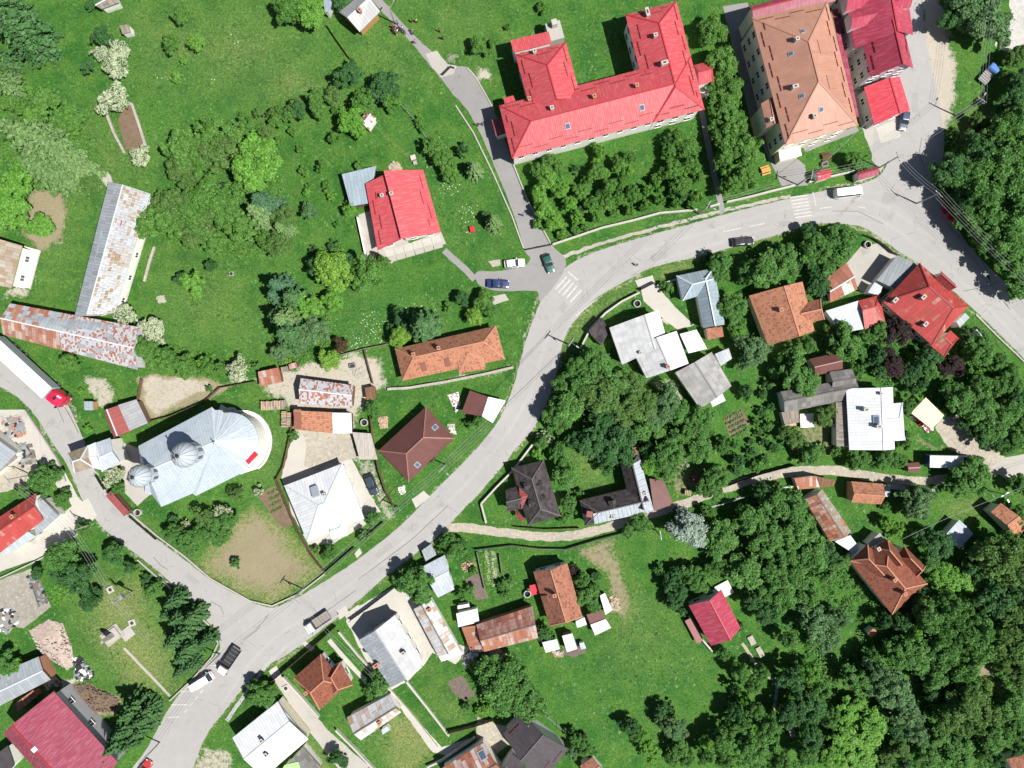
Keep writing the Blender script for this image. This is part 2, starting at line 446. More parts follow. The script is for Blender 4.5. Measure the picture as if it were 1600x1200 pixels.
# ------------------------------------------------------------------ ground: shape helpers in photo pixels
def smooth(pts, closed=False, n=6):
    m = len(pts); o = []
    rng = range(m if closed else m - 1)
    for i in rng:
        if closed: a, b, c, d = (pts[(i + k) % m] for k in (-1, 0, 1, 2))
        else: a, b, c, d = pts[max(i - 1, 0)], pts[i], pts[i + 1], pts[min(i + 2, m - 1)]
        for k in range(n):
            t = k / n
            o.append(tuple(.5 * (2 * b[q] + (c[q] - a[q]) * t + (2 * a[q] - 5 * b[q] + 4 * c[q] - d[q]) * t * t + (3 * b[q] - a[q] - 3 * c[q] + d[q]) * t ** 3) for q in (0, 1)))
    if not closed: o.append(tuple(pts[-1]))
    return o

def jitter(pts, amp, step=3.5):
    o = []; m = len(pts)
    for i in range(m):
        a, b = pts[i], pts[(i + 1) % m]
        L = math.hypot(b[0] - a[0], b[1] - a[1]); k = max(1, int(L / step))
        for j in range(k):
            t = j / k; x = a[0] + (b[0] - a[0]) * t; y = a[1] + (b[1] - a[1]) * t
            v = mnoise.noise_vector(Vector((x * .09, y * .09, 1.3))) + mnoise.noise_vector(Vector((x * .31, y * .31, 7.7))) * .5
            o.append((x + v.x * amp, y + v.y * amp))
    return o

OCC = []            # polygons (ground pixels) where no grass grows
_nsheet = [0]
def sheet(name, pts, mat, level, jit=1.0, occ=True, parent=None):
    """a flat surface lying on the ground, some millimetres above the one below"""
    if jit > 0: pts = jitter(pts, jit)
    _nsheet[0] += 1
    z = .005 * level + .0004 * (_nsheet[0] % 12)
    me = mesh(name, [P(x, y) + Vector((0, 0, z)) for x, y in pts], [range(len(pts))])
    if me.polygons[0].normal.z < 0: me.flip_normals()
    o = link(name, me, parent, MT[mat])
    if parent is None: o['kind'] = 'structure'
    if occ: OCC.append(pts)
    return o

def ribbon(pts, w):
    """outline of a band of width w px along a centre line"""
    l, r = [], []
    for i, p in enumerate(pts):
        a = pts[max(i - 1, 0)]; b = pts[min(i + 1, len(pts) - 1)]
        d = Vector((b[0] - a[0], b[1] - a[1])).normalized(); ww = w[i] if isinstance(w, list) else w
        l.append((p[0] - d.y * ww / 2, p[1] + d.x * ww / 2)); r.append((p[0] + d.y * ww / 2, p[1] - d.x * ww / 2))
    return l + r[::-1]

# zones painted into the ground: channel 0 soil/brown lawn, 1 gravel, 2 dry grass, 3 lush tall grass
ZONES = []
def zone(ch, val, soft, *pts, warp=5.0): ZONES.append((ch, val, soft, pts, None, warp))
def zline(ch, val, half, soft, *pts, warp=4.0): ZONES.append((ch, val, soft, pts, half, warp))

def pip(X, Y, pts):
    ins = np.zeros(X.shape, bool); m = len(pts)
    for i in range(m):
        x0, y0 = pts[i]; x1, y1 = pts[(i + 1) % m]
        if y0 == y1: continue
        c = ((y0 > Y) != (y1 > Y)) & (X < (x1 - x0) * (Y - y0) / (y1 - y0) + x0)
        ins ^= c
    return ins

def segdist(X, Y, pts, closed):
    d = np.full(X.shape, 1e9); m = len(pts)
    for i in range(m if closed else m - 1):
        x0, y0 = pts[i]; x1, y1 = pts[(i + 1) % m]
        dx, dy = x1 - x0, y1 - y0; L = dx * dx + dy * dy + 1e-9
        t = np.clip(((X - x0) * dx + (Y - y0) * dy) / L, 0, 1)
        d = np.minimum(d, np.hypot(X - x0 - t * dx, Y - y0 - t * dy))
    return d

GX0, GX1, GY0, GY1, GST = -160, 1760, -160, 1360, 4
def vnoise(X, Y, s, seed):
    """smooth value noise on numpy arrays"""
    rg = np.random.RandomState(seed); T = rg.rand(256, 256)
    x = X / s + 1000; y = Y / s + 1000
    xi = np.floor(x).astype(int); yi = np.floor(y).astype(int); fx = x - xi; fy = y - yi
    fx = fx * fx * (3 - 2 * fx); fy = fy * fy * (3 - 2 * fy)
    a = T[xi % 256, yi % 256]; b = T[(xi + 1) % 256, yi % 256]; c = T[xi % 256, (yi + 1) % 256]; d = T[(xi + 1) % 256, (yi + 1) % 256]
    return (a * (1 - fx) + b * fx) * (1 - fy) + (c * (1 - fx) + d * fx) * fy

def ground_material():
    g = G('meadow_ground'); p = g.pos()
    at = g.node('ShaderNodeAttribute', attribute_name='zone')
    sp = g.node('ShaderNodeSeparateColor'); g.l.new(at.outputs['Color'], sp.inputs[0])
    soil, grav, dry = sp.outputs; lush = at.outputs['Alpha']
    n0 = g.noise(p, .035, 5, .6); n1 = g.noise(p, .22, 6, .65); n2 = g.noise(p, 1.3, 6, .7); n3 = g.noise(p, 5.0, 3, .75)
    gr = g.mix(g.ramp(n0, .35, .65), (.034, .110, .019), (.048, .138, .024))
    gr = g.mix(g.math('MULTIPLY', g.ramp(n1, .46, .70), .8), gr, (.092, .172, .032))
    gr = g.mix(g.math('MULTIPLY', g.ramp(n1, .47, .28), .8), gr, (.018, .078, .017))
    gr = g.mix(g.math('MULTIPLY', lush, .45), gr, (.050, .130, .040))
    cov = g.math('MULTIPLY_ADD', n2, .75, g.math('MULTIPLY', n3, .35))
    dm = g.ramp(g.math('ADD', dry, g.math('MULTIPLY_ADD', cov, 1.1, -.60)), .30, .75)
    gr = g.mix(g.math('MULTIPLY', dm, .7), gr, g.mix(n3, (.17, .185, .065), (.27, .25, .12)))
    gr = g.mix(g.math('MULTIPLY', g.ramp(g.noise(p, .085, 4, .55, 1.2), .50, .60), .55), gr, (.064, .150, .028))
    gr = g.mix(g.math('MULTIPLY', dry, .7), gr, (.150, .195, .062))
    n4 = g.noise(p, 2.6, 2, .6)
    gr = g.val(gr, g.math('MULTIPLY_ADD', n2, .9, .55)); gr = g.val(gr, g.math('MULTIPLY_ADD', n3, 1.1, .45)); gr = g.val(gr, g.math('MULTIPLY_ADD', n4, 1.3, .35))
    sm = g.ramp(g.math('ADD', soil, g.math('MULTIPLY_ADD', cov, 1.2, -.66)), .38, .62)
    so = g.val(g.mix(n1, (.205, .175, .105), (.31, .27, .175)), g.math('MULTIPLY_ADD', n3, .7, .62))
    c = g.mix(sm, gr, so)
    gm = g.ramp(g.math('ADD', grav, g.math('MULTIPLY_ADD', cov, 1.2, -.66)), .38, .62)
    gc = g.val(g.mix(n1, (.34, .31, .25), (.48, .44, .37)), g.math('MULTIPLY_ADD', n3, .8, .58))
    c = g.mix(gm, c, gc)
    # white meadow flowers
    fl = g.math('MULTIPLY', g.math('LESS_THAN', g.voro(p, 2.0), .22), g.math('GREATER_THAN', g.math('ADD', lush, g.math('MULTIPLY_ADD', n1, .9, -.55)), .38))
    c = g.mix(g.math('MULTIPLY', fl, .75), c, (.62, .64, .52))
    g.bump(g.math('ADD', g.math('MULTIPLY', n2, 1.0), g.math('MULTIPLY', n3, .6)), .7, .25)
    return g.done(c, .95, .08)

def build_ground():
    xs = np.arange(GX0, GX1 + 1, GST, dtype=float); ys = np.arange(GY0, GY1 + 1, GST, dtype=float)
    X, Y = np.meshgrid(xs, ys); ny, nx = X.shape
    wx = (vnoise(X, Y, 22, 1) - .5) * 2 + (vnoise(X, Y, 9, 2) - .5) * 1.2
    wy = (vnoise(X, Y, 22, 3) - .5) * 2 + (vnoise(X, Y, 9, 4) - .5) * 1.2
    A = np.zeros((ny, nx, 4))
    for ch, val, soft, pts, half, warp in ZONES:
        px = [p[0] for p in pts]; py = [p[1] for p in pts]; pad = (half or 0) + soft + warp * 2 + 8
        i0 = max(0, int((min(px) - pad - GX0) / GST)); i1 = min(nx, int((max(px) + pad - GX0) / GST) + 2)
        j0 = max(0, int((min(py) - pad - GY0) / GST)); j1 = min(ny, int((max(py) + pad - GY0) / GST) + 2)
        if i0 >= i1 or j0 >= j1: continue
        sl = (slice(j0, j1), slice(i0, i1)); x = X[sl] + wx[sl] * warp; y = Y[sl] + wy[sl] * warp
        if half is None:
            d = segdist(x, y, pts, True); d = np.where(pip(x, y, pts), d, -d)
        else: d = half - segdist(x, y, pts, False)
        k = np.clip(d / max(soft, .5) * .5 + .5, 0, 1) * abs(val)
        if val >= 0: A[sl][..., ch] = np.maximum(A[sl][..., ch], k)
        else: A[sl][..., ch] *= (1 - k)
    me = bpy.data.meshes.new('ground')
    co = np.zeros((ny * nx, 3)); co[:, 0] = ((X - 800) * SC).ravel(); co[:, 1] = ((600 - Y) * SC).ravel()
    me.vertices.add(ny * nx); me.vertices.foreach_set('co', co.ravel())
    idx = np.arange(ny * nx).reshape(ny, nx)
    q = np.stack([idx[:-1, :-1], idx[1:, :-1], idx[1:, 1:], idx[:-1, 1:]], -1).reshape(-1, 4)
    me.loops.add(q.size); me.polygons.add(len(q))
    me.loops.foreach_set('vertex_index', q.ravel()); me.polygons.foreach_set('loop_start', np.arange(len(q)) * 4)
    me.update(calc_edges=True)
    ca = me.color_attributes.new('zone', 'FLOAT_COLOR', 'POINT'); ca.data.foreach_set('color', A.reshape(-1, 4).ravel().astype(np.float32))
    gm = ground_material()
    o = link('ground', me, None, gm, 'structure')
    # the land beyond, out to the horizon, butted round the fine sheet
    x0, x1, y0, y1 = (GX0 - 800) * SC, (xs[-1] - 800) * SC, (600 - ys[-1]) * SC, (600 - GY0) * SC; B = 4000
    v = [(x0, y0, 0), (x1, y0, 0), (x1, y1, 0), (x0, y1, 0), (-B, -B, 0), (B, -B, 0), (B, B, 0), (-B, B, 0)]
    tm = mesh('terrain', v, [(4, 5, 1, 0), (5, 6, 2, 1), (6, 7, 3, 2), (7, 4, 0, 3)])
    tm.color_attributes.new('zone', 'FLOAT_COLOR', 'POINT').data.foreach_set('color', np.zeros(32, np.float32))
    link('terrain', tm, None, gm, 'structure')
    return X, Y, A, gm

def build_tufts(X, Y, A):
    """tufts of meadow grass standing on the open ground"""
    occ = np.zeros(X.shape, bool)
    for pts in OCC:
        px = [p[0] for p in pts]; py = [p[1] for p in pts]
        m = (X > min(px) - 8) & (X < max(px) + 8) & (Y > min(py) - 8) & (Y < max(py) + 8)
        if m.any():
            ii = np.where(m); occ[ii] |= pip(X[ii], Y[ii], pts) | (segdist(X[ii], Y[ii], pts, True) < 3)
    rg = np.random.RandomState(5); N = 60000
    x = rg.uniform(-60, 1660, N); y = rg.uniform(-60, 1260, N)
    i = ((x - GX0) / GST + .5).astype(int); j = ((y - GY0) / GST + .5).astype(int)
    a = A[j, i]; dens = vnoise(x, y, 45, 11) * .6 + vnoise(x, y, 12, 12) * .4
    keep = (~occ[j, i]) & (a[:, 0] < .25) & (a[:, 1] < .2) & (a[:, 2] < .55) & (rg.rand(N) < np.clip((dens - .30) * 2.2, 0.04, 1) + a[:, 3] * .5)
    x, y, a = x[keep], y[keep], a[keep]; n = len(x)
    hgt = .05 + .12 * rg.rand(n) ** 2 + .14 * a[:, 3]; w = .14 + .22 * rg.rand(n)
    V = np.zeros((n, 6, 3)); wx = (x - 800) * SC; wy = (600 - y) * SC
    for k in range(2):
        t = rg.rand(n) * 6.283; dx, dy = np.cos(t) * w, np.sin(t) * w; lx, ly = rg.choice((-1, 1), n) * rg.uniform(.2, .5, n), rg.choice((-1, 1), n) * rg.uniform(.2, .5, n)
        V[:, k * 3, 0] = wx - dx; V[:, k * 3, 1] = wy - dy
        V[:, k * 3 + 1, 0] = wx + dx; V[:, k * 3 + 1, 1] = wy + dy
        V[:, k * 3 + 2, 0] = wx + lx; V[:, k * 3 + 2, 1] = wy + ly; V[:, k * 3 + 2, 2] = hgt
    me = bpy.data.meshes.new('meadow_grass'); me.vertices.add(n * 6); me.vertices.foreach_set('co', V.ravel())
    me.loops.add(n * 6); me.polygons.add(n * 2)
    me.loops.foreach_set('vertex_index', np.arange(n * 6)); me.polygons.foreach_set('loop_start', np.arange(n * 2) * 3)
    me.update(calc_edges=True)
    va = me.attributes.new('leaf', 'FLOAT', 'POINT'); va.data.foreach_set('value', np.repeat(rg.rand(n), 6).astype(np.float32))
    o = link('meadow_grass', me, None, m_leaf('grass_blade', (.075, .155, .036), (.125, .205, .05), .15), 'stuff')
    o['label'] = 'green meadow grass growing between the houses and trees'; o['category'] = 'grass'

# ------------------------------------------------------------------ ground: roads, paths, yards
mainN = smooth([(195, 1215), (232, 1165), (265, 1105), (300, 1062), (338, 1022), (343, 1003), (331, 978)])
streetW = smooth([(331, 978), (300, 945), (258, 902), (212, 865), (165, 828), (135, 792), (118, 755), (102, 722), (80, 688), (52, 645), (20, 615), (-30, 590)])
streetE = smooth([(-30, 508), (20, 540), (60, 575), (100, 622), (124, 672), (136, 705), (152, 742), (175, 775), (205, 808), (246, 843), (285, 872), (328, 905), (392, 940), (428, 949), (470, 931)])
mainN2 = smooth([(470, 931), (545, 884), (620, 826), (682, 764), (742, 704), (782, 652), (804, 598), (818, 545), (833, 500), (848, 466), (882, 420), (920, 398), (975, 379), (1050, 358), (1125, 337), (1200, 318), (1300, 295), (1348, 286), (1378, 270), (1396, 232), (1412, 195), (1425, 120), (1424, 60), (1412, -20)])
northE = smooth([(1438, -20), (1444, 40), (1452, 90), (1460, 130), (1474, 200), (1474, 240), (1462, 290), (1478, 325), (1510, 378), (1560, 432), (1630, 492)])
mainS = smooth([(1630, 592), (1600, 560), (1560, 520), (1522, 484), (1490, 455), (1462, 432), (1436, 412), (1415, 400), (1382, 377), (1360, 361), (1335, 352), (1285, 349), (1237, 359), (1200, 371), (1142, 387), (1095, 400), (1025, 416), (987, 434), (952, 453), (925, 471), (902, 497), (882, 525), (871, 576), (852, 634), (825, 680), (787, 720), (752, 758), (690, 832), (612, 893), (560, 938), (482, 999), (440, 1028), (402, 1050), (360, 1100), (322, 1150), (296, 1215)])
road = sheet('road', mainN + streetW + streetE + mainN2 + northE + mainS, 'asphalt', 4, .9)
lane = sheet('lane', smooth([(846, 470), (838, 455), (800, 455), (774, 454), (752, 447), (742, 434), (748, 424), (772, 424), (800, 420), (818, 416), (829, 404), (820, 390), (803, 335), (776, 268), (745, 197), (722, 162), (706, 145), (690, 124), (660, 88), (632, 55), (600, 22), (578, -6), (590, -8), (608, 12), (640, 48), (672, 78), (704, 102), (728, 104), (742, 118), (756, 142), (770, 170), (785, 205), (800, 252), (825, 312), (845, 352), (863, 384), (885, 414)], True, 4), 'asphaltdark', 5, .9)
path = sheet('path', ribbon(smooth([(694, 391), (708, 404), (726, 420), (742, 437)]), 10), 'asphaltdark', 6, .5)
sheet('path', [(665, 84), (683, 79), (700, 100), (714, 103), (708, 116), (690, 121), (676, 106)], 'concrete2', 6, 1)
sheet('path', [(1092, 172), (1100, 172), (1116, 250), (1133, 330), (1126, 336), (1108, 258)], 'asphaltdark', 3, .5)
sheet('pavement', [(1130, 10), (1168, 4), (1182, 70), (1208, 190), (1240, 244), (1258, 258), (1262, 290), (1222, 292), (1196, 236), (1176, 200), (1150, 95)], 'asphaltdark', 3, .8)
sheet('pavement', [(1254, 228), (1338, 197), (1342, 205), (1258, 238)], 'asphaltdark', 3, .5)
sheet('pavement', [(1312, 20), (1335, 10), (1365, 130), (1380, 232), (1372, 262), (1352, 215), (1340, 180)], 'concrete2', 2, 1)
sheet('pavement', [(1368, 200), (1402, 186), (1408, 214), (1376, 224)], 'concrete', 7, .8)
sheet('pavement', [(1340, 70), (1420, 30), (1432, 60), (1430, 120), (1418, 195), (1398, 236), (1376, 268), (1362, 250), (1366, 200)], 'asphalt', 2, .5)
# yards and terraces
sheet('yard', [(560, 335), (590, 325), (640, 380), (689, 362), (697, 381), (640, 394), (622, 402), (612, 412), (596, 405), (572, 402)], 'concrete2', 2, 1)
sheet('yard', [(440, 742), (455, 690), (470, 680), (500, 690), (548, 716), (595, 802), (574, 818), (520, 850), (482, 852), (455, 800)], 'concrete', 2, 2)
sheet('yard', [(478, 686), (548, 682), (556, 716), (530, 722), (492, 736), (476, 728)], 'gravel', 3, 2)
sheet('yard', [(1000, 438), (1020, 430), (1024, 444), (1055, 480), (1085, 508), (1060, 516), (1038, 500), (1022, 485), (1005, 470)], 'concrete', 6, .8)
sheet('yard', [(1322, 412), (1345, 385), (1375, 380), (1404, 400), (1390, 430), (1352, 462), (1342, 452)], 'concrete2', 2, 1)
sheet('yard', [(0, 640), (37, 640), (62, 672), (92, 720), (122, 776), (150, 808), (118, 838), (60, 872), (-20, 900), (-20, 870), (50, 845), (92, 810), (112, 790), (60, 720), (25, 690), (-20, 700)], 'concrete', 6, .8)
sheet('yard', [(-20, 700), (28, 700), (58, 722), (76, 742), (50, 760), (0, 770), (-20, 775)], 'gravel', 3, 2)
sheet('yard', [(-20, 915), (48, 888), (80, 948), (38, 982), (-20, 970)], 'dirtgrey', 3, 2)
sheet('yard', [(188, 690), (216, 700), (236, 772), (214, 790), (196, 770), (190, 735)], 'concrete2', 3, 1)
sheet('yard', [(600, 925), (622, 912), (650, 935), (690, 1000), (735, 1012), (712, 1038), (676, 1020), (662, 1040), (640, 1062), (612, 1078), (690, 1168), (744, 1150), (700, 1180), (676, 1176), (607, 1080), (540, 970), (546, 955)], 'concrete', 2, 1)
sheet('alley', [(427, 1062), (442, 1056), (512, 1140), (596, 1215), (540, 1215), (470, 1125)], 'concrete2', 2, 1)
sheet('yard', [(538, 960), (560, 945), (578, 975), (612, 1072), (600, 1076), (560, 1010)], 'concrete', 3, .8)
sheet('yard', [(745, 1120), (790, 1135), (800, 1160), (775, 1178), (745, 1160)], 'gravel', 2, 2)
sheet('yard', [(1548, 730), (1570, 715), (1620, 705), (1620, 740), (1575, 752)], 'concrete2', 4, 1)
sheet('yard', [(1472, 652), (1494, 648), (1530, 690), (1572, 712), (1560, 732), (1500, 712), (1482, 700), (1460, 668)], 'gravel', 3, 2)
sheet('river_bank', [(1552, 70), (1580, 30), (1576, -30), (1660, -30), (1660, 80), (1600, 86), (1568, 78)], 'river', 2, 3)
sheet('dirt_lane', ribbon(smooth([(690, 828), (720, 824), (770, 830), (840, 838), (900, 836), (950, 824), (1010, 805), (1060, 790), (1120, 768), (1180, 748), (1240, 737), (1300, 735), (1360, 744), (1430, 752), (1480, 747), (1530, 736), (1560, 735)]), 14), 'gravel', 3, 2)
# small concrete bridges over the ditch beside the road
sheet('pavement', [(643, 780), (662, 767), (672, 776), (650, 794)], 'concrete', 6, .6)
sheet('pavement', [(554, 865), (562, 856), (566, 864), (558, 872)], 'concrete', 6, .4)
sheet('pavement', [(471, 1005), (478, 1002), (492, 1012), (486, 1018)], 'concrete', 6, .4)
sheet('pavement', [(420, 1048), (432, 1040), (440, 1056), (428, 1064)], 'concrete', 6, .4)
sheet('pavement', [(526, 955), (540, 947), (546, 958), (530, 968)], 'concrete', 6, .4)
sheet('pavement', [(992, 438), (1020, 430), (1022, 440), (998, 450)], 'concrete', 7, .4)
sheet('pavement', [(120, 790), (138, 778), (152, 806), (132, 812)], 'concrete', 7, .5)
sheet('pavement', [(763, 408), (782, 405), (782, 414), (770, 418)], 'stone', 2, 1)
sheet('pavement', [(764, 464), (790, 459), (795, 468), (772, 476)], 'concrete2', 2, 1)
sheet('footpath', ribbon([(194, 1013), (222, 1042), (266, 1088)], 4), 'concrete2', 3, .5)
sheet('footpath', ribbon([(514, 1000), (545, 1036), (575, 1068)], 7), 'concrete', 3, .5)
sheet('footpath', ribbon([(1160, 1005), (1190, 1052), (1215, 1065), (1210, 1110)], 5), 'gravel', 3, 1)
sheet('tilled_bed', [(700, 1064), (722, 1056), (742, 1086), (728, 1096), (706, 1082)], 'till', 2, 1.5)
sheet('tilled_bed', [(727, 905), (748, 895), (764, 934), (745, 938)], 'till', 2, 1)
sheet('tilled_bed', [(880, 1005), (912, 1003), (916, 1020), (896, 1028), (880, 1022)], 'till', 2, 2)
sheet('tilled_bed', [(1131, 652), (1158, 638), (1172, 662), (1140, 682)], 'soil', 2, 1)
sheet('tilled_bed', [(402, 775), (428, 758), (440, 766), (460, 820), (440, 826), (425, 805)], 'soil', 2, 1.5)
sheet('field_foundation', [(193, 166), (206, 163), (216, 195), (229, 232), (213, 236), (196, 232), (184, 188)], 'soil', 2, 1)
# the pebbly ditch, worn tracks, repairs and cracks of the road
sheet('ditch', ribbon(smooth([(872, 406), (905, 392), (960, 374), (1040, 352), (1120, 332), (1180, 318), (1236, 306)]), [3, 5, 5, 6, 6, 6] + [5] * 31), 'stone', 1, 2.2, False)
mid = smooth([(345, 1120), (420, 1020), (500, 962), (600, 885), (700, 800), (780, 712), (832, 632), (856, 560), (884, 494), (940, 440), (1010, 402), (1100, 375), (1200, 345), (1290, 322), (1370, 330), (1440, 375), (1510, 430), (1620, 545)])
for off, w in ((-11, 6), (11, 6)):
    pts = []
    for i, q in enumerate(mid):
        a, b = mid[max(i - 1, 0)], mid[min(i + 1, len(mid) - 1)]; d = Vector((b[0] - a[0], b[1] - a[1])).normalized(); pts.append((q[0] - d.y * off, q[1] + d.x * off))
    sheet('road_wear', ribbon(pts, w), 'asphaltworn', 5, 1.2, False, road)
for x, y, l, w, a in ((1030, 400, 26, 12, -18), (1225, 350, 18, 9, -10), (760, 690, 20, 10, -48), (600, 860, 30, 8, -38), (300, 905, 22, 9, 40), (1460, 340, 24, 14, 40), (1390, 310, 20, 16, 10), (520, 960, 16, 9, -35), (180, 800, 18, 8, 45), (1430, 160, 10, 30, 0), (880, 480, 14, 10, -50), (110, 680, 16, 9, 60)):
    ca, sa = math.cos(R(a)), math.sin(R(a))
    sheet('road_patch', [(x + u * l / 2 * ca - v * w / 2 * sa, y + u * l / 2 * sa + v * w / 2 * ca) for u, v in ((-1, -1), (1, -1), (1, 1), (-1, 1))], 'asphaltpatch', 6, 1.0, False, road)
for pts in ([(1540, 438), (1556, 452), (1566, 470), (1580, 486)], [(1480, 350), (1500, 372), (1530, 396), (1548, 440)], [(1440, 215), (1436, 240), (1444, 262)], [(250, 920), (262, 925), (280, 930), (300, 928)], [(330, 940), (345, 948), (350, 960)], [(240, 870), (252, 884), (262, 890)], [(1505, 455), (1540, 448), (1560, 440)], [(1300, 330), (1340, 330), (1380, 350)], [(480, 975), (520, 948), (556, 922)], [(380, 1000), (400, 985), (420, 960)], [(60, 590), (84, 622), (100, 660)], [(560, 905), (640, 846), (700, 790)]):
    sheet('road_crack', ribbon(jitter(pts, 1.2, 6)[:-6] if len(pts) > 3 else pts, .7), 'crack', 7, .3, False, road)
# soft-edged zones of the ground
zone(2, .95, 14, (310, 882), (365, 810), (400, 788), (450, 832), (508, 890), (425, 944), (390, 934))
zone(0, .70, 32, (312, 885), (360, 815), (398, 790), (425, 808), (445, 830), (462, 860), (502, 885), (470, 915), (430, 940), (392, 932), (340, 905))
zone(1, .62, 8, (222, 590), (290, 585), (340, 600), (268, 644), (236, 652), (218, 628))
zone(0, .9, 8, (218, 588), (290, 583), (345, 598), (372, 592), (322, 626), (268, 648), (236, 656), (214, 628))
zone(1, .65, 10, (400, 590), (440, 575), (480, 562), (560, 548), (600, 560), (608, 605), (565, 640), (555, 700), (520, 715), (460, 712), (458, 640), (405, 605))
zone(1, .75, 6, (478, 678), (550, 680), (565, 715), (540, 722), (500, 720), (476, 730), (470, 700))
zone(1, .5, 6, (552, 715), (586, 716), (600, 770), (622, 810), (602, 812), (570, 760))
zone(1, .6, 5, (600, 605), (640, 600), (800, 572), (800, 580), (640, 608), (604, 614))
zone(1, .8, 12, (1432, -30), (1462, -30), (1486, 60), (1494, 130), (1488, 170), (1470, 235), (1458, 200), (1448, 110))
zone(0, .6, 12, (1436, 20), (1470, 60), (1490, 120), (1480, 165), (1455, 120))
zone(2, .7, 12, (1486, 190), (1560, 170), (1560, 210), (1500, 215))
zone(0, .7, 10, (30, 330), (50, 292), (100, 296), (108, 330), (95, 380), (60, 395), (34, 372))
zone(1, .45, 8, (90, 315), (108, 330), (98, 392), (60, 400), (70, 385), (92, 375))
zone(1, .6, 8, (20, 448), (50, 445), (62, 390), (60, 440), (40, 470), (0, 470))
zone(2, .4, 60, (200, 20), (420, 20), (480, 90), (380, 140), (230, 100))
zone(2, .35, 60, (640, 0), (760, 0), (770, 60), (700, 80))
zone(2, .42, 40, (400, 95), (470, 85), (545, 150), (500, 175), (420, 160))
zone(2, .35, 30, (560, 20), (600, 60), (660, 120), (630, 140), (560, 90))
zone(2, .3, 40, (250, 380), (380, 420), (400, 540), (260, 530))
zone(3, .6, 30, (640, 180), (740, 300), (800, 380), (720, 380), (640, 250))
zone(3, .7, 14, (470, 60), (500, 64), (498, 80), (470, 76))
zline(2, .7, 1.2, 2, (588, 198), (612, 222), (640, 246), warp=1)
zline(2, .5, 1.4, 3, (500, 0), (640, 62), (700, 64), warp=3)
zline(2, .45, 1.6, 3, (170, 10), (420, 60), (540, 170), warp=5)
zone(2, .35, 40, (150, 180), (230, 240), (225, 280), (140, 300), (110, 420), (60, 470), (70, 300), (120, 180))
zone(2, .4, 14, (880, 450), (930, 470), (985, 438), (1000, 448), (935, 495), (905, 540), (880, 560))
zone(2, .5, 8, (1030, 420), (1095, 402), (1100, 412), (1060, 432), (1024, 440))
zone(2, .35, 25, (900, 690), (950, 720), (955, 760), (900, 775), (880, 700))
zone(0, .6, 12, (885, 858), (975, 832), (960, 860), (990, 930), (975, 975), (950, 965), (945, 900), (910, 875))
zone(2, .5, 20, (960, 860), (1000, 950), (985, 1010), (960, 980), (950, 900))
zone(2, .3, 40, (930, 930), (1060, 960), (1060, 1020), (960, 1040))
zone(2, .75, 14, (610, 1120), (650, 1120), (680, 1180), (640, 1215), (600, 1190))
zone(2, .4, 25, (560, 1140), (610, 1110), (690, 1190), (600, 1215))
zone(2, .3, 25, (670, 1040), (740, 1100), (720, 1140), (680, 1120))
zone(2, .7, 40, (130, 910), (220, 905), (260, 1000), (280, 1080), (200, 1080), (130, 980))
zone(0, .55, 10, (140, 915), (158, 905), (160, 930), (142, 935))
zone(2, .35, 25, (390, 680), (455, 640), (458, 690), (430, 745), (390, 760), (405, 700))
zone(1, .5, 10, (690, 92), (716, 72), (722, 90), (716, 102), (700, 102))
zone(1, .7, 8, (742, 102), (764, 108), (768, 122), (750, 132), (742, 118))
zone(0, .35, 12, (676, 44), (720, 48), (716, 78), (690, 66))
zone(0, .9, 8, (98, 1070), (140, 1065), (192, 1092), (180, 1116), (150, 1112), (118, 1095))
zone(1, .8, 6, (85, 1066), (120, 1056), (130, 1064), (100, 1074))
zone(2, .6, 8, (318, 1190), (330, 1172), (350, 1195), (345, 1215), (318, 1215))
zone(1, .55, 8, (296, 1205), (324, 1158), (372, 1178), (360, 1215))
zone(2, .5, 14, (470, 1150), (500, 1165), (530, 1215), (480, 1215))
zone(1, .55, 10, (958, 590), (1010, 590), (1055, 585), (1080, 640), (1060, 660), (1030, 610))
zone(1, .7, 4, (1030, 500), (1046, 478), (1076, 500), (1066, 510))
zone(0, .5, 12, (1020, 740), (1070, 720), (1110, 720), (1110, 760), (1060, 780))
zone(0, .5, 10, (1240, 660), (1305, 650), (1305, 715), (1236, 715))
zone(2, .45, 14, (1470, 780), (1540, 770), (1540, 810), (1480, 815))
zone(0, .55, 10, (1430, 670), (1480, 700), (1460, 710), (1425, 690))
zone(0, .5, 12, (1520, 640), (1580, 650), (1580, 700), (1540, 690))
zone(1, .5, 6, (760, 990), (800, 1018), (790, 1040), (760, 1035), warp=6)
zone(0, .6, 8, (762, 1015), (800, 1010), (800, 1038), (770, 1040))
zone(0, .6, 8, (718, 878), (740, 870), (745, 890), (725, 896))
zone(1, .5, 8, (752, 852), (778, 855), (780, 915), (760, 920), (752, 880))
zone(1, .6, 6, (130, 585), (165, 590), (185, 612), (180, 632), (160, 640), (140, 612))
zone(0, .6, 10, (1510, 1040), (1545, 1030), (1580, 1080), (1560, 1095))
zone(0, .5, 8, (300, 960), (320, 950), (300, 940))
zone(3, .9, 22, (520, 520), (580, 515), (612, 530), (600, 545), (540, 548))
zone(3, .6, 40, (560, 450), (720, 470), (720, 505), (600, 540), (520, 540))
zone(3, .45, 60, (30, 160), (130, 165), (150, 240), (60, 260))
zone(3, .7, 14, (355, 40), (375, 40), (378, 70), (358, 72))
zone(3, .6, 18, (235, 110), (290, 110), (290, 135), (240, 140))
zone(3, .4, 70, (230, 70), (420, 80), (420, 180), (240, 190))
zone(3, .4, 60, (850, 1010), (1080, 1020), (1100, 1080), (900, 1120))
zone(3, .35, 50, (905, 30), (980, 60), (990, 120), (920, 130))
zline(0, .7, 1.2, 3, (140, 115), (152, 150), (160, 175), (195, 240), warp=2)
zline(0, .45, 1.2, 2, (510, 45), (540, 75), (560, 110), warp=2)
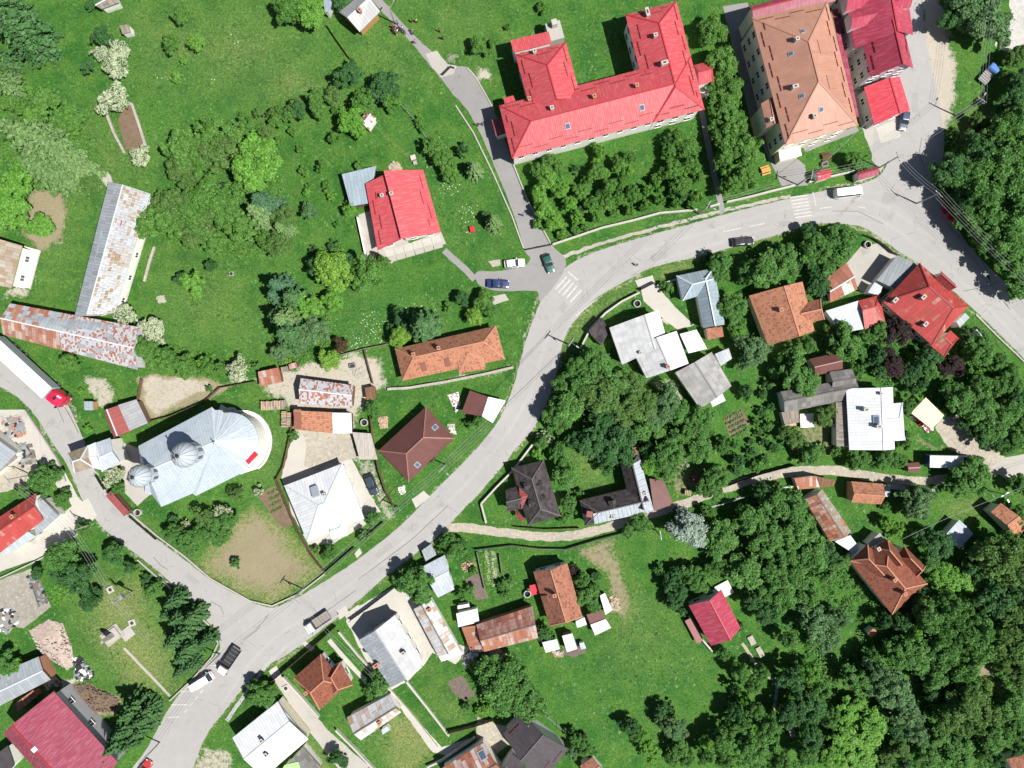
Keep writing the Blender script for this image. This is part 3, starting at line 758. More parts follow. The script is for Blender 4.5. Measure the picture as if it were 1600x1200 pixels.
zline(2, .6, 1.5, 4, (240, 390), (228, 430), (218, 465))
zline(2, .35, 1.5, 3, (630, 0), (700, 65))
# worn gravel verges along the road edges
for line in (mainN2[12:], mainS, streetW, streetE[6:]):
    zline(1, .62, 3.6, 5, *line[::2], warp=5)
zline(1, .45, 4, 5, (862, 400), (905, 378), (975, 358), (1050, 340), (1130, 318), (1240, 296), warp=5)
zline(2, .6, 4, 6, *mainS[40::3], warp=3)
for x0, y0, x1, y1 in ((1150, 1010, 1180, 1060), (1172, 1000, 1200, 1050), (600, 770, 618, 812), (590, 770, 608, 812)):
    zline(1, .6, 1.5, 2, (x0, y0), (x1, y1), warp=2)
# ------------------------------------------------------------------ building kit
LM = []       # landmarks for describing trees: (px x, px y, phrase)
ROOFS = {}    # root name -> list of (plane point, normal, polygon)

def part(mb, name, mat, root, kind=None, smooth=False):
    """link a mesh written in world coordinates under a thing"""
    o = mb.build(name, mat, root, kind, smooth); o.location = -root.location; return o

def inset(poly, d):
    """move every edge of an xy polygon inwards by d"""
    n = len(poly); ar = sum(poly[i].x * poly[(i + 1) % n].y - poly[(i + 1) % n].x * poly[i].y for i in range(n))
    sg = 1 if ar > 0 else -1; L = []
    for i in range(n):
        a, b = poly[i], poly[(i + 1) % n]; e = (b - a); e = Vector((e.x, e.y)).normalized()
        nn = Vector((-e.y, e.x)) * sg; L.append((Vector((a.x, a.y)) + nn * d, e))
    out = []
    for i in range(n):
        p, e = L[i - 1]; q, f = L[i]; cr = e.x * f.y - e.y * f.x
        if abs(cr) < 1e-3: out.append(Vector((q.x, q.y, 0))); continue
        t = ((q.x - p.x) * f.y - (q.y - p.y) * f.x) / cr
        r = p + e * t; out.append(Vector((r.x, r.y, 0)))
    return out

def roof_mesh(root, faces, mat, t=.16, name='roof', label=None):
    vs, idx, fs = [], {}, []
    for f in faces:
        n = sum(((f[i] - f[0]).cross(f[(i + 1) % len(f)] - f[0]) for i in range(len(f))), Vector())
        if n.z < 0: f = list(reversed(f))
        row = []
        for p in f:
            k = (round(p.x, 2), round(p.y, 2), round(p.z, 2))
            if k not in idx: idx[k] = len(vs); vs.append(p.copy())
            row.append(idx[k])
        fs.append(row)
    m = len(vs); V = vs + [v - Vector((0, 0, t)) for v in vs]; F = []; U = []
    off = Vector((rnd.uniform(0, 50), rnd.uniform(0, 50)))
    for row in fs:
        pts = [vs[i] for i in row]
        n = sum(((pts[i] - pts[0]).cross(pts[(i + 1) % len(pts)] - pts[0]) for i in range(len(pts))), Vector()).normalized()
        if n.z < .9995: u = Vector((0, 0, 1)).cross(n).normalized()
        else: u = (pts[1] - pts[0]).normalized()
        v = n.cross(u)
        F.append(row); U.append([(p.dot(u) + off.x, -p.dot(v) + off.y) for p in pts])
        ROOFS.setdefault(root.name, []).append((pts[0], n, pts))
    cnt = {}
    for row in fs:
        for i in range(len(row)):
            e = (row[i], row[(i + 1) % len(row)]); cnt[e] = 1
    for (a, b) in cnt:
        if (b, a) not in cnt:
            F.append([b, a, a + m, b + m]); U.append([(0, 0), (.1, 0), (.1, .1), (0, .1)])
    for row in fs:
        F.append([i + m for i in reversed(row)]); U.append([(0, 0)] * len(row))
    o = link(name, mesh(name, V, F, U), root, MT[mat]); o.location = -root.location
    if label: o['label'] = label
    return o

def roof_hit(root, x, y):
    a = P(x, y, 0); b = P(x, y, 10); d = b - a; best = None
    for p, n, pts in ROOFS[root.name]:
        dn = d.dot(n)
        if abs(dn) < 1e-6: continue
        q = a + d * ((p - a).dot(n) / dn); ins = False; m = len(pts)
        for i in range(m):
            u, v = pts[i], pts[(i + 1) % m]
            if (u.y > q.y) != (v.y > q.y) and q.x < (v.x - u.x) * (q.y - u.y) / (v.y - u.y) + u.x: ins = not ins
        if ins and (best is None or q.z > best[0].z): best = (q, n)
    return best

CAPS = {'red': 'capred', 'red2': 'capred', 'maroon': 'capred', 'crimson': 'capred', 'brown': 'capbrown', 'clay': 'capclay', 'clayold': 'capclay', 'claydark': 'capclay',
        'orange': 'orange', 'white': 'white', 'silver': 'capgrey', 'silver2': 'capgrey', 'blue': 'capgrey', 'black': 'capdark', 'anth': 'capdark', 'rusthalf': 'capgrey',
        'rustlight': 'wood', 'rust': 'capdark', 'eternit': 'eternit', 'eternit2': 'eternit2', 'slate': 'capdark', 'eternit3': 'capdark', 'paintred': 'paintred', 'darkred': 'capred'}
_win = {}
def win_mesh(w, h):
    k = (w, h)
    if k not in _win:
        f = MB().box((0, .03, 0), (w, .10, h)).box((0, .10, -h / 2 - .04), (w + .12, .14, .05))
        g = MB()
        for s in (-1, 1): g.box((s * w / 4, .06, 0), (w / 2 - .12, .08, h - .2))
        _win[k] = (mesh('window', f.v, f.f), mesh('pane', g.v, g.f))
        _win[k][0].materials.append(MT['frame']); _win[k][1].materials.append(MT['glass'])
    return _win[k]

def windows(root, a, b, z, w=1.2, h=1.35, gap=3.0, door=False, frame=None):
    """windows along the wall from a to b (outside on the right-hand normal given by the caller)"""
    d = Vector((b.x - a.x, b.y - a.y, 0)); L = d.length
    if L < 2.2: return
    d.normalize(); n = Vector((d.y, -d.x, 0))
    k = max(1, int(round((L - .6) / gap)))
    for i in range(k):
        c = a + d * (L * (i + .5) / k); c = Vector((c.x, c.y, z))
        fm, gm = win_mesh(w, h)
        nm = 'window'
        o = bpy.data.objects.new(nm, fm); COL.objects.link(o); o.parent = root
        o.location = c - root.location; o.rotation_euler = (0, 0, math.atan2(-n.x, n.y))
        g2 = bpy.data.objects.new('pane', gm); COL.objects.link(g2); g2.parent = o
    return

def wing(root, kind, c, he, rise, roof, wall='plaster', over=.45, hip=(0, 0), f=.5, cap=True, t=.16, walls=True, win=0, wz=1.6, guard=False, base=0.0, gap=3.0, panels=None, lab=None, vis=True, ww=1.2, wh=1.35):
    A, B, C, D = (P(c[i], c[i + 1], he) for i in range(0, 8, 2))
    OCC.append([unproj(c[i], c[i + 1], he) for i in range(0, 8, 2)])
    Z = Vector((0, 0, rise)); faces = []; capl = []
    if kind == 'gable':
        p = A.lerp(D, f) + Z; q = B.lerp(C, f) + Z
        ax = q - p; p2 = p + ax * hip[0]; q2 = q - ax * hip[1]
        faces = [[A, B, q2, p2], [C, D, p2, q2]]; capl = [(p2, q2)]
        if hip[0] > 0: faces.append([D, A, p2]); capl += [(A, p2), (D, p2)]
        if hip[1] > 0: faces.append([B, C, q2]); capl += [(B, q2), (C, q2)]
    else:
        faces = [[A, B, C + Z, D + Z]]
    roof_mesh(root, faces, roof, t, label=lab)
    if cap and capl and rise > .3:
        mb = MB()
        for a, b in capl: mb.bar(a + Vector((0, 0, .03)), b + Vector((0, 0, .03)), .24, .10)
        part(mb, 'ridge_cap', MT[CAPS.get(roof, 'capgrey')], root)
    if walls:
        W = inset([A, B, C, D], over); mb = MB(); b0 = len(mb.v); zt = he - t - .02
        lift = [0, 0, 0, 0] if kind == 'gable' else [0, 0, rise, rise]
        if kind != 'gable':
            k = min(.9, over / max(.5, (A - D).length)); lift = [rise * k, rise * k, rise * (1 - k), rise * (1 - k)]
        for w in W: mb.v.append((w.x, w.y, base))
        for w, l in zip(W, lift): mb.v.append((w.x, w.y, zt + l))
        ends = {}
        if kind == 'gable':
            for nm, i, j, h in (('p', 3, 0, hip[0]), ('q', 1, 2, hip[1])):
                if h == 0:
                    m = (W[0].lerp(W[3], f) if nm == 'p' else W[1].lerp(W[2], f))
                    ends[(i, j)] = len(mb.v); mb.v.append((m.x, m.y, zt + rise - .03))
        for i in range(4):
            j = (i + 1) % 4
            if (i, j) in ends: mb.f.append((i, j, j + 4, ends[(i, j)], i + 4))
            else: mb.f.append((i, j, j + 4, i + 4))
        mb.f.append((4, 5, 6, 7)); 
        me = mesh('wall', mb.v, mb.f); bm = bmesh.new(); bm.from_mesh(me); bmesh.ops.recalc_face_normals(bm, faces=bm.faces); bm.to_mesh(me); bm.free()
        o = link('wall', me, root, MT[wall]); o.location = -root.location
        if win:
            ar = sum(W[i].x * W[(i + 1) % 4].y - W[(i + 1) % 4].x * W[i].y for i in range(4))
            for i in range(4):
                a, b = W[i], W[(i + 1) % 4]
                if ar < 0: a, b = b, a
                d = (b - a).normalized(); n = Vector((d.y, -d.x, 0)); mid = (a + b) / 2
                if n.dot(-mid) > 2:
                    for s in range(win): windows(root, a, b, wz + base + 3.0 * s, ww, wh, gap)
    if guard:
        for fc in faces:
            a, b = fc[0], fc[1]; top = fc[2] if len(fc) == 3 else (fc[2] + fc[3]) / 2
            L = (b - a).length
            if L < 5: continue
            u = (b - a).normalized(); nn = u.cross(top - a).normalized()
            if nn.z < 0: nn = -nn
            s = nn.cross(u).normalized()
            if s.z < 0: s = -s
            k = int((L - 2.2) / 1.5)
            for i in range(k):
                m = a + u * (1.6 + i * 1.5) + s * (1.0 + .8 * ((i // 2) % 2)) + nn * .1
                ob = link('snow_guard', GUARD, root); ob.location = m - root.location
                ob.rotation_mode = 'QUATERNION'
                ob.rotation_quaternion = Matrix((u, s, nn)).transposed().to_quaternion()
    if panels:
        mats, nu, nv = panels
        for fc in faces:
            if len(fc) < 4: continue
            a, b, q, p = fc
            nn = (b - a).cross(p - a).normalized()
            if nn.z < 0: nn = -nn
            for i in range(nu):
                for j in range(nv):
                    of = .5 / nu * (j % 2)
                    def at(u, v): return a.lerp(b, min(max(u, 0), 1)).lerp(p.lerp(q, min(max(u, 0), 1)), v)
                    u0, u1, v0, v1 = i / nu + of, (i + 1) / nu + of - .004, j / nv + .004, (j + 1) / nv
                    if rnd.random() < .03: continue
                    h = [rnd.uniform(.03, .05) for _ in range(4)]
                    pts = [at(u0, v0), at(u1, v0), at(u1, v1), at(u0, v1)]
                    top = [w + nn * (hh + (.03 if k < 2 else 0)) for k, (w, hh) in enumerate(zip(pts, h))]
                    V = pts + top; F = [(4, 5, 6, 7), (0, 1, 5, 4), (1, 2, 6, 5), (2, 3, 7, 6), (3, 0, 4, 7)]
                    d = (b - a).normalized(); s2 = nn.cross(d)
                    me = mesh('roof_panel', V, F, [[(V[x].dot(d), V[x].dot(s2)) for x in ff] for ff in F])
                    if me.polygons[0].normal.z < 0: me.flip_normals()
                    r = rnd.random(); acc = 0
                    for mn, pr in mats:
                        acc += pr
                        if r <= acc: break
                    ob = link('roof_panel', me, root, MT[mn]); ob.location = -root.location
    return A, B, C, D

_g = MB().box((0, 0, 0), (1.35, .11, .12)); GUARD = mesh('snow_guard', _g.v, _g.f); GUARD.materials.append(MT['guard'])

def chimney(root, x, y, up=1.1, mat='brick', w=.55, l=.6, rz=None, lid='dark'):
    hit = roof_hit(root, x, y)
    if hit is None: print('chimney misses', root.name, x, y); return
    q = hit[0]
    if rz is None:
        n = hit[1]; rz = math.atan2(n.x, -n.y) if abs(n.z) < .999 else 0
    t = q.z + up
    o = part(MB().box((q.x, q.y, (q.z - .6 + t) / 2), (w, l, t - q.z + .6), rz), 'chimney', MT[mat], root)
    c = MB().box((q.x, q.y, t + .05), (w + .16, l + .16, .1), rz).build('chimney_cap', MT['capclay' if mat == 'brick' else 'chimw'], o)
    k = MB().box((q.x, q.y, t + .115), (w * .5, l * .5, .05), rz).build('flue', MT[lid], o)

def on_slope(root, x, y, name, mat, w, l, h, sub=None, submat=None):
    """a flat box lying on the roof slope (skylight, hatch, vent)"""
    hit = roof_hit(root, x, y)
    if hit is None: print('slope misses', root.name, x, y); return
    q, n = hit
    u = Vector((0, 0, 1)).cross(n).normalized() if n.z < .999 else Vector((1, 0, 0))
    v = n.cross(u); M = Matrix((u, v, n)).transposed().to_4x4(); M.translation = q - root.location
    b = MB().box((0, 0, h / 2), (w, l, h)); o = b.build(name, MT[mat], root); o.matrix_local = M
    if sub:
        MB().box((0, 0, h + .02), (w * .72, l * .72, .05)).build(sub, MT[submat], o)
    return o

def dormer(root, x, y, roof, wall, w=1.6, l=2.0, h=1.1, rise=.7, kind='gable', face=None):
    """small roof house standing on a slope at px x,y, looking down the slope"""
    hit = roof_hit(root, x, y)
    if hit is None: print('dormer misses', root.name, x, y); return
    q, n = hit
    d = Vector((n.x, n.y, 0)).normalized(); s = Vector((-d.y, d.x, 0)); z = Vector((0, 0, 1))
    a = q + d * l * .5; sl = math.hypot(n.x, n.y) / n.z
    mb = MB(); fr = [a + s * w / 2, a - s * w / 2]; bk = [p - d * l for p in fr]
    zt = q.z + h * .5 + sl * 0
    def Z(p, zz): return Vector((p.x, p.y, zz))
    zb = q.z - sl * l * .5 - .2
    mb.v = [Z(fr[0], zb), Z(fr[1], zb), Z(bk[1], zb), Z(bk[0], zb), Z(fr[0], zt), Z(fr[1], zt), Z(bk[1], zt), Z(bk[0], zt), Z(a, zt + rise - .12)]
    mb.f = [(0, 1, 5, 8, 4), (1, 2, 6, 5), (3, 0, 4, 7)]
    o = part(mb, 'dormer', MT[wall], root)
    e = .15; F0 = [Z(fr[0] + d * e + s * e, zt - .05), Z(fr[1] + d * e - s * e, zt - .05)]; r0 = Z(a + d * e, zt + rise)
    rl = l * .5 + rise / max(sl, .3) + h * .5 / max(sl, .3)
    r1 = Z(r0 - d * (rl + e), zt + rise); B0 = [Z(F0[0] - d * (l * .5 + h * .5 / max(sl, .3)), zt - .05), Z(F0[1] - d * (l * .5 + h * .5 / max(sl, .3)), zt - .05)]
    k = MB(); up = Vector((0, 0, .06))
    for aa, bb, cc, dd in ((F0[0], r0, r1, B0[0]), (F0[1], B0[1], r1, r0)):
        k.quad(aa + up, bb + up, cc + up, dd + up); k.quad(aa, dd, cc, bb)
    me = mesh('dormer_roof', k.v, k.f, [[(k.v[i][0], k.v[i][1]) for i in f] for f in k.f])
    r = link('dormer_roof', me, o, MT[roof])

def ctr(c): return (sum(c[0::2]) / (len(c) // 2), sum(c[1::2]) / (len(c) // 2))

def house(name, label, cat, lm, wings, chim=(), sky=(), group=None):
    c0 = wings[0][1]; x, y = ctr(c0); g0 = unproj(x, y, wings[0][2])
    root = thing(name, label, cat, P(*g0), group=group)
    for w in wings:
        kw = w[5] if len(w) > 5 else {}
        wing(root, w[0], w[1], w[2], w[3], w[4], **kw)
    for c in chim: chimney(root, *c[:2], **(c[2] if len(c) > 2 else {}))
    for s in sky: on_slope(root, s[0], s[1], 'skylight', 'silver', s[2] if len(s) > 2 else 1.0, s[3] if len(s) > 3 else 1.2, .12, 'skylight_pane', 'skyglass')
    if lm: LM.append((x, y, lm))
    return root

def gbl(c, he, rise, roof, **k): return ('gable', c, he, rise, roof, k)
def shd(c, he, rise, roof, **k): return ('shed', c, he, rise, roof, k)
# ------------------------------------------------------------------ the large buildings at the top
school = house('school_building', 'long red roofed U shaped building with white walls beside the orchard', 'building', 'the U shaped red building', [
    gbl([780, 165, 1079, 88, 1100, 170, 800, 248], 7, 2.7, 'red', hip=(.13, .13), win=1, wz=4.6, wall='plaster', over=.6, guard=True, gap=2.9, ww=1.0),
    gbl([1057, 2, 1101, 171, 1020.5, 191, 977, 23], 7, 2.73, 'red', hip=(.20, .22), win=2, wall='plaster', over=.6, guard=True),
    gbl([884, 66, 908, 153, 829, 173, 805, 85], 7, 2.73, 'red', hip=(.40, 0), win=2, wall='plaster', over=.6, guard=True),
    shd([857, 49, 797, 63, 803, 84, 862, 69], 5.6, .5, 'red', wall='plaster', over=.3),
    gbl([1084, 102, 1106, 96, 1114, 127, 1092, 133], 4, 1.4, 'red', hip=(.01, .01), f=.5, over=.3),
    shd([768, 187, 792, 181, 798, 206, 775, 214], 3.4, .25, 'darkred', over=.3),
    shd([787, 153, 802, 149, 806, 160, 789, 165], 4.2, .3, 'red', over=.2)],
    chim=[(835, 83, dict(mat='chimw')), (862, 171, dict(mat='chimw')), (827, 157), (928, 153, dict()), (994, 136), (1037, 101, dict(mat='chimw', w=.6, l=1.2)), (1023, 58, dict(mat='chimw')), (1010, 23, dict(mat='chimw', l=1.5, up=1.3))],
    sky=[(887, 197), (1003, 168)])
part(MB().box(P(866, 55, 2.0), (3.0, 3.6, 4.0), R(15)), 'stair_block', MT['concrete2'], school)
part(MB().box(P(865, 44, 2.8), (1.1, 1.1, 5.6), R(15)), 'chimney', MT['chimw'], school)
part(MB().box(P(1103, 141, .35), (3.0, 2.6, .7), R(15)), 'terrace', MT['concrete'], school)

orange = house('school_building', 'large terracotta metal roofed building with cream walls and red lean-to strips', 'building', 'the terracotta roofed building', [
    gbl([1293, 2, 1341, 196, 1227, 227, 1175, 28], 10, 4.2, 'orange', hip=(.33, .36), win=3, wall='cream', over=.6, guard=True, gap=3.2),
    shd([1342, 182, 1309, 13, 1298, 17, 1331, 185], 6.2, .5, 'maroon', over=.2, wall='cream'),
    gbl([1170, 10, 1306, -26, 1312, 0, 1177, 34], 8.6, 1.0, 'maroon', over=.4, wall='cream', f=.4),
    gbl([1212, 150, 1218, 192, 1198, 200, 1189, 162], 8.2, 1.0, 'orange', over=.3, wall='cream', hip=(0, .0)),
    shd([1219, 252, 1253, 243, 1249, 228, 1216, 236], 3.2, .2, 'tarp', over=.15, wall='cream')],
    chim=[(1243, 64, dict(mat='chimw')), (1240, 138, dict(mat='chimw', l=1.0)), (1270, 184, dict(mat='chimw')), (1203, 189, dict(mat='chimw'))],
    sky=[(1254, 49, .8, 1), (1236, 84, .8, 1), (1253, 150, .8, 1), (1283, 171, .8, 1)])
for x, y in ((1285, 73), (1299, 128)): on_slope(orange, x, y, 'roof_hatch', 'orange', 2.6, 2.2, .14)
# balcony rails on the west face
for x, y in ((1186, 72), (1194, 110), (1200, 140)):
    part(MB().box(P(x, y, 4.2), (.9, 2.8, 1.0), R(15)), 'balcony', MT['framebrown'], orange)

redtall = house('apartment_house', 'tall crimson tiled house with pointed dormers and lilac side wall', 'house', 'the tall crimson tiled house', [
    gbl([1413, -40, 1427, 54, 1336, 76, 1313, -30], 8.5, 4.2, 'crimson', over=.5, wall='lilac', win=2, f=.45),
    gbl([1412, 42, 1427, 106, 1361, 120, 1344, 49], 8.5, 4.0, 'crimson', over=.5, wall='lilac', win=3, f=.48, guard=True, gap=2.6)])
for x, y in ((1331, 6), (1338, 34)): dormer(redtall, x, y, 'crimson', 'lilac', 2.6, 3.2, 1.6, 1.3)
dormer(redtall, 1408, 6, 'crimson', 'lilac', 2.0, 2.4, 1.2, 1.1)
house('garage', 'bright red ribbed roof garage with white paved forecourt', 'garage', 'the bright red garage', [
    gbl([1406, 120, 1422, 172, 1366, 196, 1350, 136], 4.2, 1.7, 'red2', f=.40, over=.4, wall='lilac', win=1)])
# ------------------------------------------------------------------ left and centre
redh = house('house', 'bright red split level roofed house with white walls in the meadow', 'house', 'the split level red house', [
    shd([661, 265, 689, 363, 629, 376, 602, 271], 3.6, 2.1, 'red', over=.5, win=1, guard=True),
    shd([590, 391, 571, 287, 603, 275, 628, 376], 3.4, 1.35, 'red', over=.5, win=1, guard=True),
    shd([534, 272, 588, 259, 576, 318, 548, 323], 2.6, .2, 'blue', over=.2, wall='woodwall', cap=False)],
    chim=[(598, 307, dict(mat='chimw')), (612, 303, dict(mat='chimw', up=.6))])
part(MB().bar(P(559, 340, .6), P(573, 405, .6), .3, 1.2), 'yard_wall', MT['plaster'], redh)
for i in range(6):                                           # concrete slabs of the terrace
    a = (606 + i * 14.5, 398 - i * 4.2)
    o = part(MB().box(P(a[0] + 3, a[1] - 3, .04), (1.84, 1.5, .08), R(16)), 'slab', MT['concrete'], redh)
    o = part(MB().box(P(a[0] + 6, a[1] + 7, .04), (1.84, 1.1, .08), R(16)), 'slab', MT['concrete2'], redh)

barnA = house('barn', 'long grey metal roofed barn with rust blotched right slope and white wall', 'barn', 'the long rust blotched barn', [
    gbl([116, 497, 170, 284, 235, 303, 179, 488], 4.2, 2.0, 'silver', f=.46, over=.45, win=1, gap=4.4, ww=1.0, wh=1.2, walls=True)])
def skin(root, fc, mats, nu, nv):
    A, B, q, p = fc
    nn = (B - A).cross(p - A).normalized()
    if nn.z < 0: nn = -nn
    d = (B - A).normalized(); s2 = nn.cross(d)
    def at(u, v): return A.lerp(B, u).lerp(p.lerp(q, u), v)
    for j in range(nv):
        for i in range(nu + (j % 2)):
            of = -.5 if j % 2 else 0
            u0, u1 = max(0, (i + of) / nu), min(1, (i + 1 + of) / nu)
            v0, v1 = j / nv, (j + 1) / nv
            pts = [at(u0 + .002, v0 + .01), at(u1 - .002, v0 + .01), at(u1 - .002, v1), at(u0 + .002, v1)]
            top = [w + nn * (rnd.uniform(.03, .06) + (.035 if k < 2 else 0)) for k, w in enumerate(pts)]
            V = pts + top; F = [(4, 5, 6, 7), (0, 1, 5, 4), (1, 2, 6, 5), (2, 3, 7, 6), (3, 0, 4, 7)]
            me = mesh('roof_panel', V, F, [[(V[x].dot(d), V[x].dot(s2)) for x in ff] for ff in F])
            if me.polygons[0].normal.z < 0: me.flip_normals()
            r = rnd.random(); acc = 0
            for mn, pr in mats:
                acc += pr
                if r <= acc: break
            ob = link('roof_panel', me, root, MT[mn]); ob.location = -root.location
def faces_of(c, he, rise, f):
    A, B, C, D = (P(c[i], c[i + 1], he) for i in range(0, 8, 2)); Z = Vector((0, 0, rise))
    p = A.lerp(D, f) + Z; q = B.lerp(C, f) + Z
    return [A, B, q, p], [C, D, p, q]
g = {}
MT['dustyred'] = m_seam('dusty_red_sheet', (.27, .075, .07), .8, .12, stain=(.3, .16, .13))
MT['sheetgrey'] = m_seam('old_grey_sheet', (.32, .345, .375), .6, .2, amt=.15)
MT['sheetlight'] = m_seam('pale_old_sheet', (.285, .29, .30), .65, .15, amt=.12)
MT['sheettan'] = m_rust('tan_rusted_sheet', (.28, .245, .20), (.23, .165, .105), (.26, .19, .125), .7, 1.2, .40, .3)
MT['sheetrust'] = m_rust('brown_rusted_sheet', (.40, .33, .30), (.27, .10, .065), (.34, .15, .09), .7, 2.0, .25, .3)
MT['sheetmix'] = m_rust('half_rusted_old_sheet', (.40, .415, .44), (.27, .095, .06), (.33, .13, .08), .33, .45, .60, .10)
fl, fr = faces_of([116, 497, 170, 284, 235, 303, 179, 488], 4.2, 2.0, .46)
skin(barnA, fl, [('sheetgrey', .8), ('silver2', .2)], 22, 2)
skin(barnA, fr, [('sheetlight', .5), ('sheetgrey', .12), ('sheettan', .38)], 24, 7)
for x, y in ((192, 350), (184, 402)): on_slope(barnA, x, y, 'roof_hatch', 'sheetrust', 1.3, .9, .12)
cB = [16, 474, 217, 511, 215, 578, 5, 523]
barnB = house('barn', 'old barn with red rusted sheets at one end and speckled sheets at the other', 'barn', 'the red rust barn', [
    gbl(cB, 4.0, 1.9, 'silver2', f=.5, over=.4, wall='greyplaster')])
fu, fd = faces_of(cB, 4.0, 1.9, .5)
def sub(fc, u0, u1):
    A, B, q, p = fc; return [A.lerp(B, u0), A.lerp(B, u1), p.lerp(q, u1), p.lerp(q, u0)]
skin(barnB, sub(fu, 0, .46), [('sheetgrey', .42), ('sheetrust', .58)], 9, 4)
skin(barnB, sub(fu, .46, 1), [('sheetmix', .9), ('sheetlight', .1)], 8, 5)
skin(barnB, sub(fd, .56, 1), [('sheetrust', .92), ('sheetgrey', .08)], 9, 1)
skin(barnB, sub(fd, 0, .56), [('sheetmix', .85), ('sheetlight', .15)], 9, 5)
lefth = house('house', 'grey sheet roofed house with white terrace at the left edge', 'house', 'the white terrace house', [
    gbl([-40, 440, -28, 366, 35, 384, 18, 450], 4.6, 1.6, 'sheettan', f=.5, over=.4, win=1)])
part(MB().box(P(43, 418, .25), (3.2, 8.0, .5), R(-15)), 'terrace', MT['plaster'], lefth)
house('shed', 'small brown roofed shed with white wall at the top edge', 'shed', 'the small top edge shed', [
    gbl([146, 8, 176, -14, 186, 4, 158, 14], 2.6, .7, 'wood', over=.3)])
house('outhouse', 'tiny grey board roofed outhouse alone in the upper left meadow', 'shed', 'the tiny outhouse', [
    shd([191, 53, 204, 50, 202, 39, 188, 41], 2.1, .3, 'wood', over=.1, wall='plaster')])
house('house', 'pale grey sheet roofed house with orange board wall by the footpath', 'house', 'the pale roofed house by the footpath', [
    gbl([594, 18, 562, 50, 530, 19, 566, -12], 3.2, 1.7, 'sheetlight', f=.5, over=.5, wall='logwall')], chim=[(563, 19, dict())])
house('shed', 'bluish sheet roofed shed cut off by the top edge', 'shed', None, [
    shd([505, -4, 522, -6, 514, 20, 508, 21], 2.6, .4, 'blue', over=.2, wall='greyplaster')])
house('shed', 'small shed with one red and one white roof slope in the meadow', 'shed', 'the red and white meadow shed', [
    gbl([560, 188, 573, 175, 588, 185, 576, 203], 2.3, .8, 'rusthalf', f=.5, over=.2)])

clayh = house('house', 'long low orange clay tiled house with hipped bay beside the main road', 'house', 'the long clay tiled house', [
    gbl([617, 545, 775, 509, 789, 561, 629, 595], 3.2, 2.7, 'clay', hip=(.17, .15), over=.4, win=1, f=.40),
    gbl([738, 540, 733, 552, 758, 577, 717, 583], 3.25, .1, 'clay', over=.3, walls=False, cap=False)],
    chim=[(647, 554, dict()), (686, 544, dict())])
# hipped bay on the garden side
bq = [P(733, 549, 5.4), P(717, 584, 3.2), P(759, 573, 3.2), P(728, 570, 3.9)]
roof_mesh(clayh, [[P(732, 551, 5.3), P(717, 584, 3.25), P(759, 574, 3.25)], [P(732, 551, 5.3), P(759, 574, 3.25), P(750, 548, 4.6)], [P(732, 551, 5.3), P(715, 556, 4.6), P(717, 584, 3.25)]], 'clay')
for x, y in ((662, 573), (699, 566)): on_slope(clayh, x, y, 'roof_hatch', 'clayold', 1.0, 1.9, .2)
brownh = house('house', 'brown tiled hip roofed house with two skylights on a green lawn', 'house', 'the brown hip roofed house', [
    gbl([591, 704, 666, 635, 710, 685, 639, 753], 3.0, 3.2, 'brown', hip=(.32, .32), over=.6, win=1, wall='cream'),
    gbl([666, 689, 655, 694, 676, 721, 686, 709], 3.0, 1.0, 'brown', over=.2, walls=False)],
    sky=[(679.5, 668, 1.0, 1.3), (652, 726, 1.0, 1.3)])
whiteh = house('house', 'square white sheet roofed house with paved yard and flower beds', 'house', 'the square white roofed house', [
    gbl([444, 759, 535, 724, 569, 810, 480, 846], 3.4, 3.0, 'white', hip=(.46, .44), over=.5, win=1),
    gbl([515, 815, 541, 806, 544, 834, 518, 843], 3.3, .8, 'white', over=.3, hip=(0, .4))],
    chim=[(507, 772, dict(mat='dark', up=.7, w=.5, l=.5))])
on_slope(whiteh, 493, 769, 'roof_hatch', 'silver', 1.3, 2.2, .6)
house('shed', 'shed with streaky rusted grey sheet roof behind the orange tiled lean-to', 'shed', 'the streaky rusted shed', [
    gbl([470, 591, 553, 602, 550, 637, 468, 630], 3.2, 1.0, 'sheetmix', f=.45, over=.3, wall='woodwall')])
orsh = house('shed', 'low shed, orange tiled with a bright white sheet at its right end', 'shed', 'the orange and white shed', [
    shd([460, 671, 520, 677, 520, 644, 460, 641], 2.4, .7, 'clay', over=.25, wall='woodwall'),
    shd([520, 677, 550, 677, 550, 645, 520.3, 644.5], 2.45, .7, 'white', over=.25, wall='woodwall')])
part(MB().box(P(465, 655, 2.95), (1.4, 4.0, .22), 0), 'tile_stack', MT['clayold'], orsh)
house('shed', 'weathered grey plank roof beside the orange and white shed', 'shed', None, [
    shd([562, 718, 590, 718, 580, 677, 551, 675], 2.0, .4, 'woodpale', over=.2, wall='woodwall')])
house('shed', 'small brown pitched garage next to the road, sun glare painted white on one slope', 'garage', 'the small brown garage', [
    shd([721, 645, 734, 610, 763, 620, 753, 650], 2.7, .8, 'brown', over=.3, wall='plaster'),
    shd([770, 661, 790, 626, 763.3, 620, 753.3, 650], 2.6, .9, 'white', over=.3, wall='plaster')])  # white slope: sun glare on the same brown roof, put into the colour
house('shed', 'flat brown board roof hut by the gravel yard', 'shed', None, [
    shd([570, 606, 585, 603, 588, 622, 573, 625], 2.1, .2, 'woodbrown', over=.15, wall='woodwall')])
house('shed', 'rust red sheet roofed shed at the end of the yard wall', 'shed', 'the rust red yard shed', [
    shd([406, 604, 440, 597, 436, 574, 404, 581], 2.3, .4, 'sheetrust', over=.2, wall='woodwall')])
house('shed', 'tiny grey roofed hutch beside the rust red yard shed', 'shed', None, [shd([440, 582, 451, 580, 450, 572, 439, 574], 1.6, .2, 'wood', over=.1, wall='woodwall')])
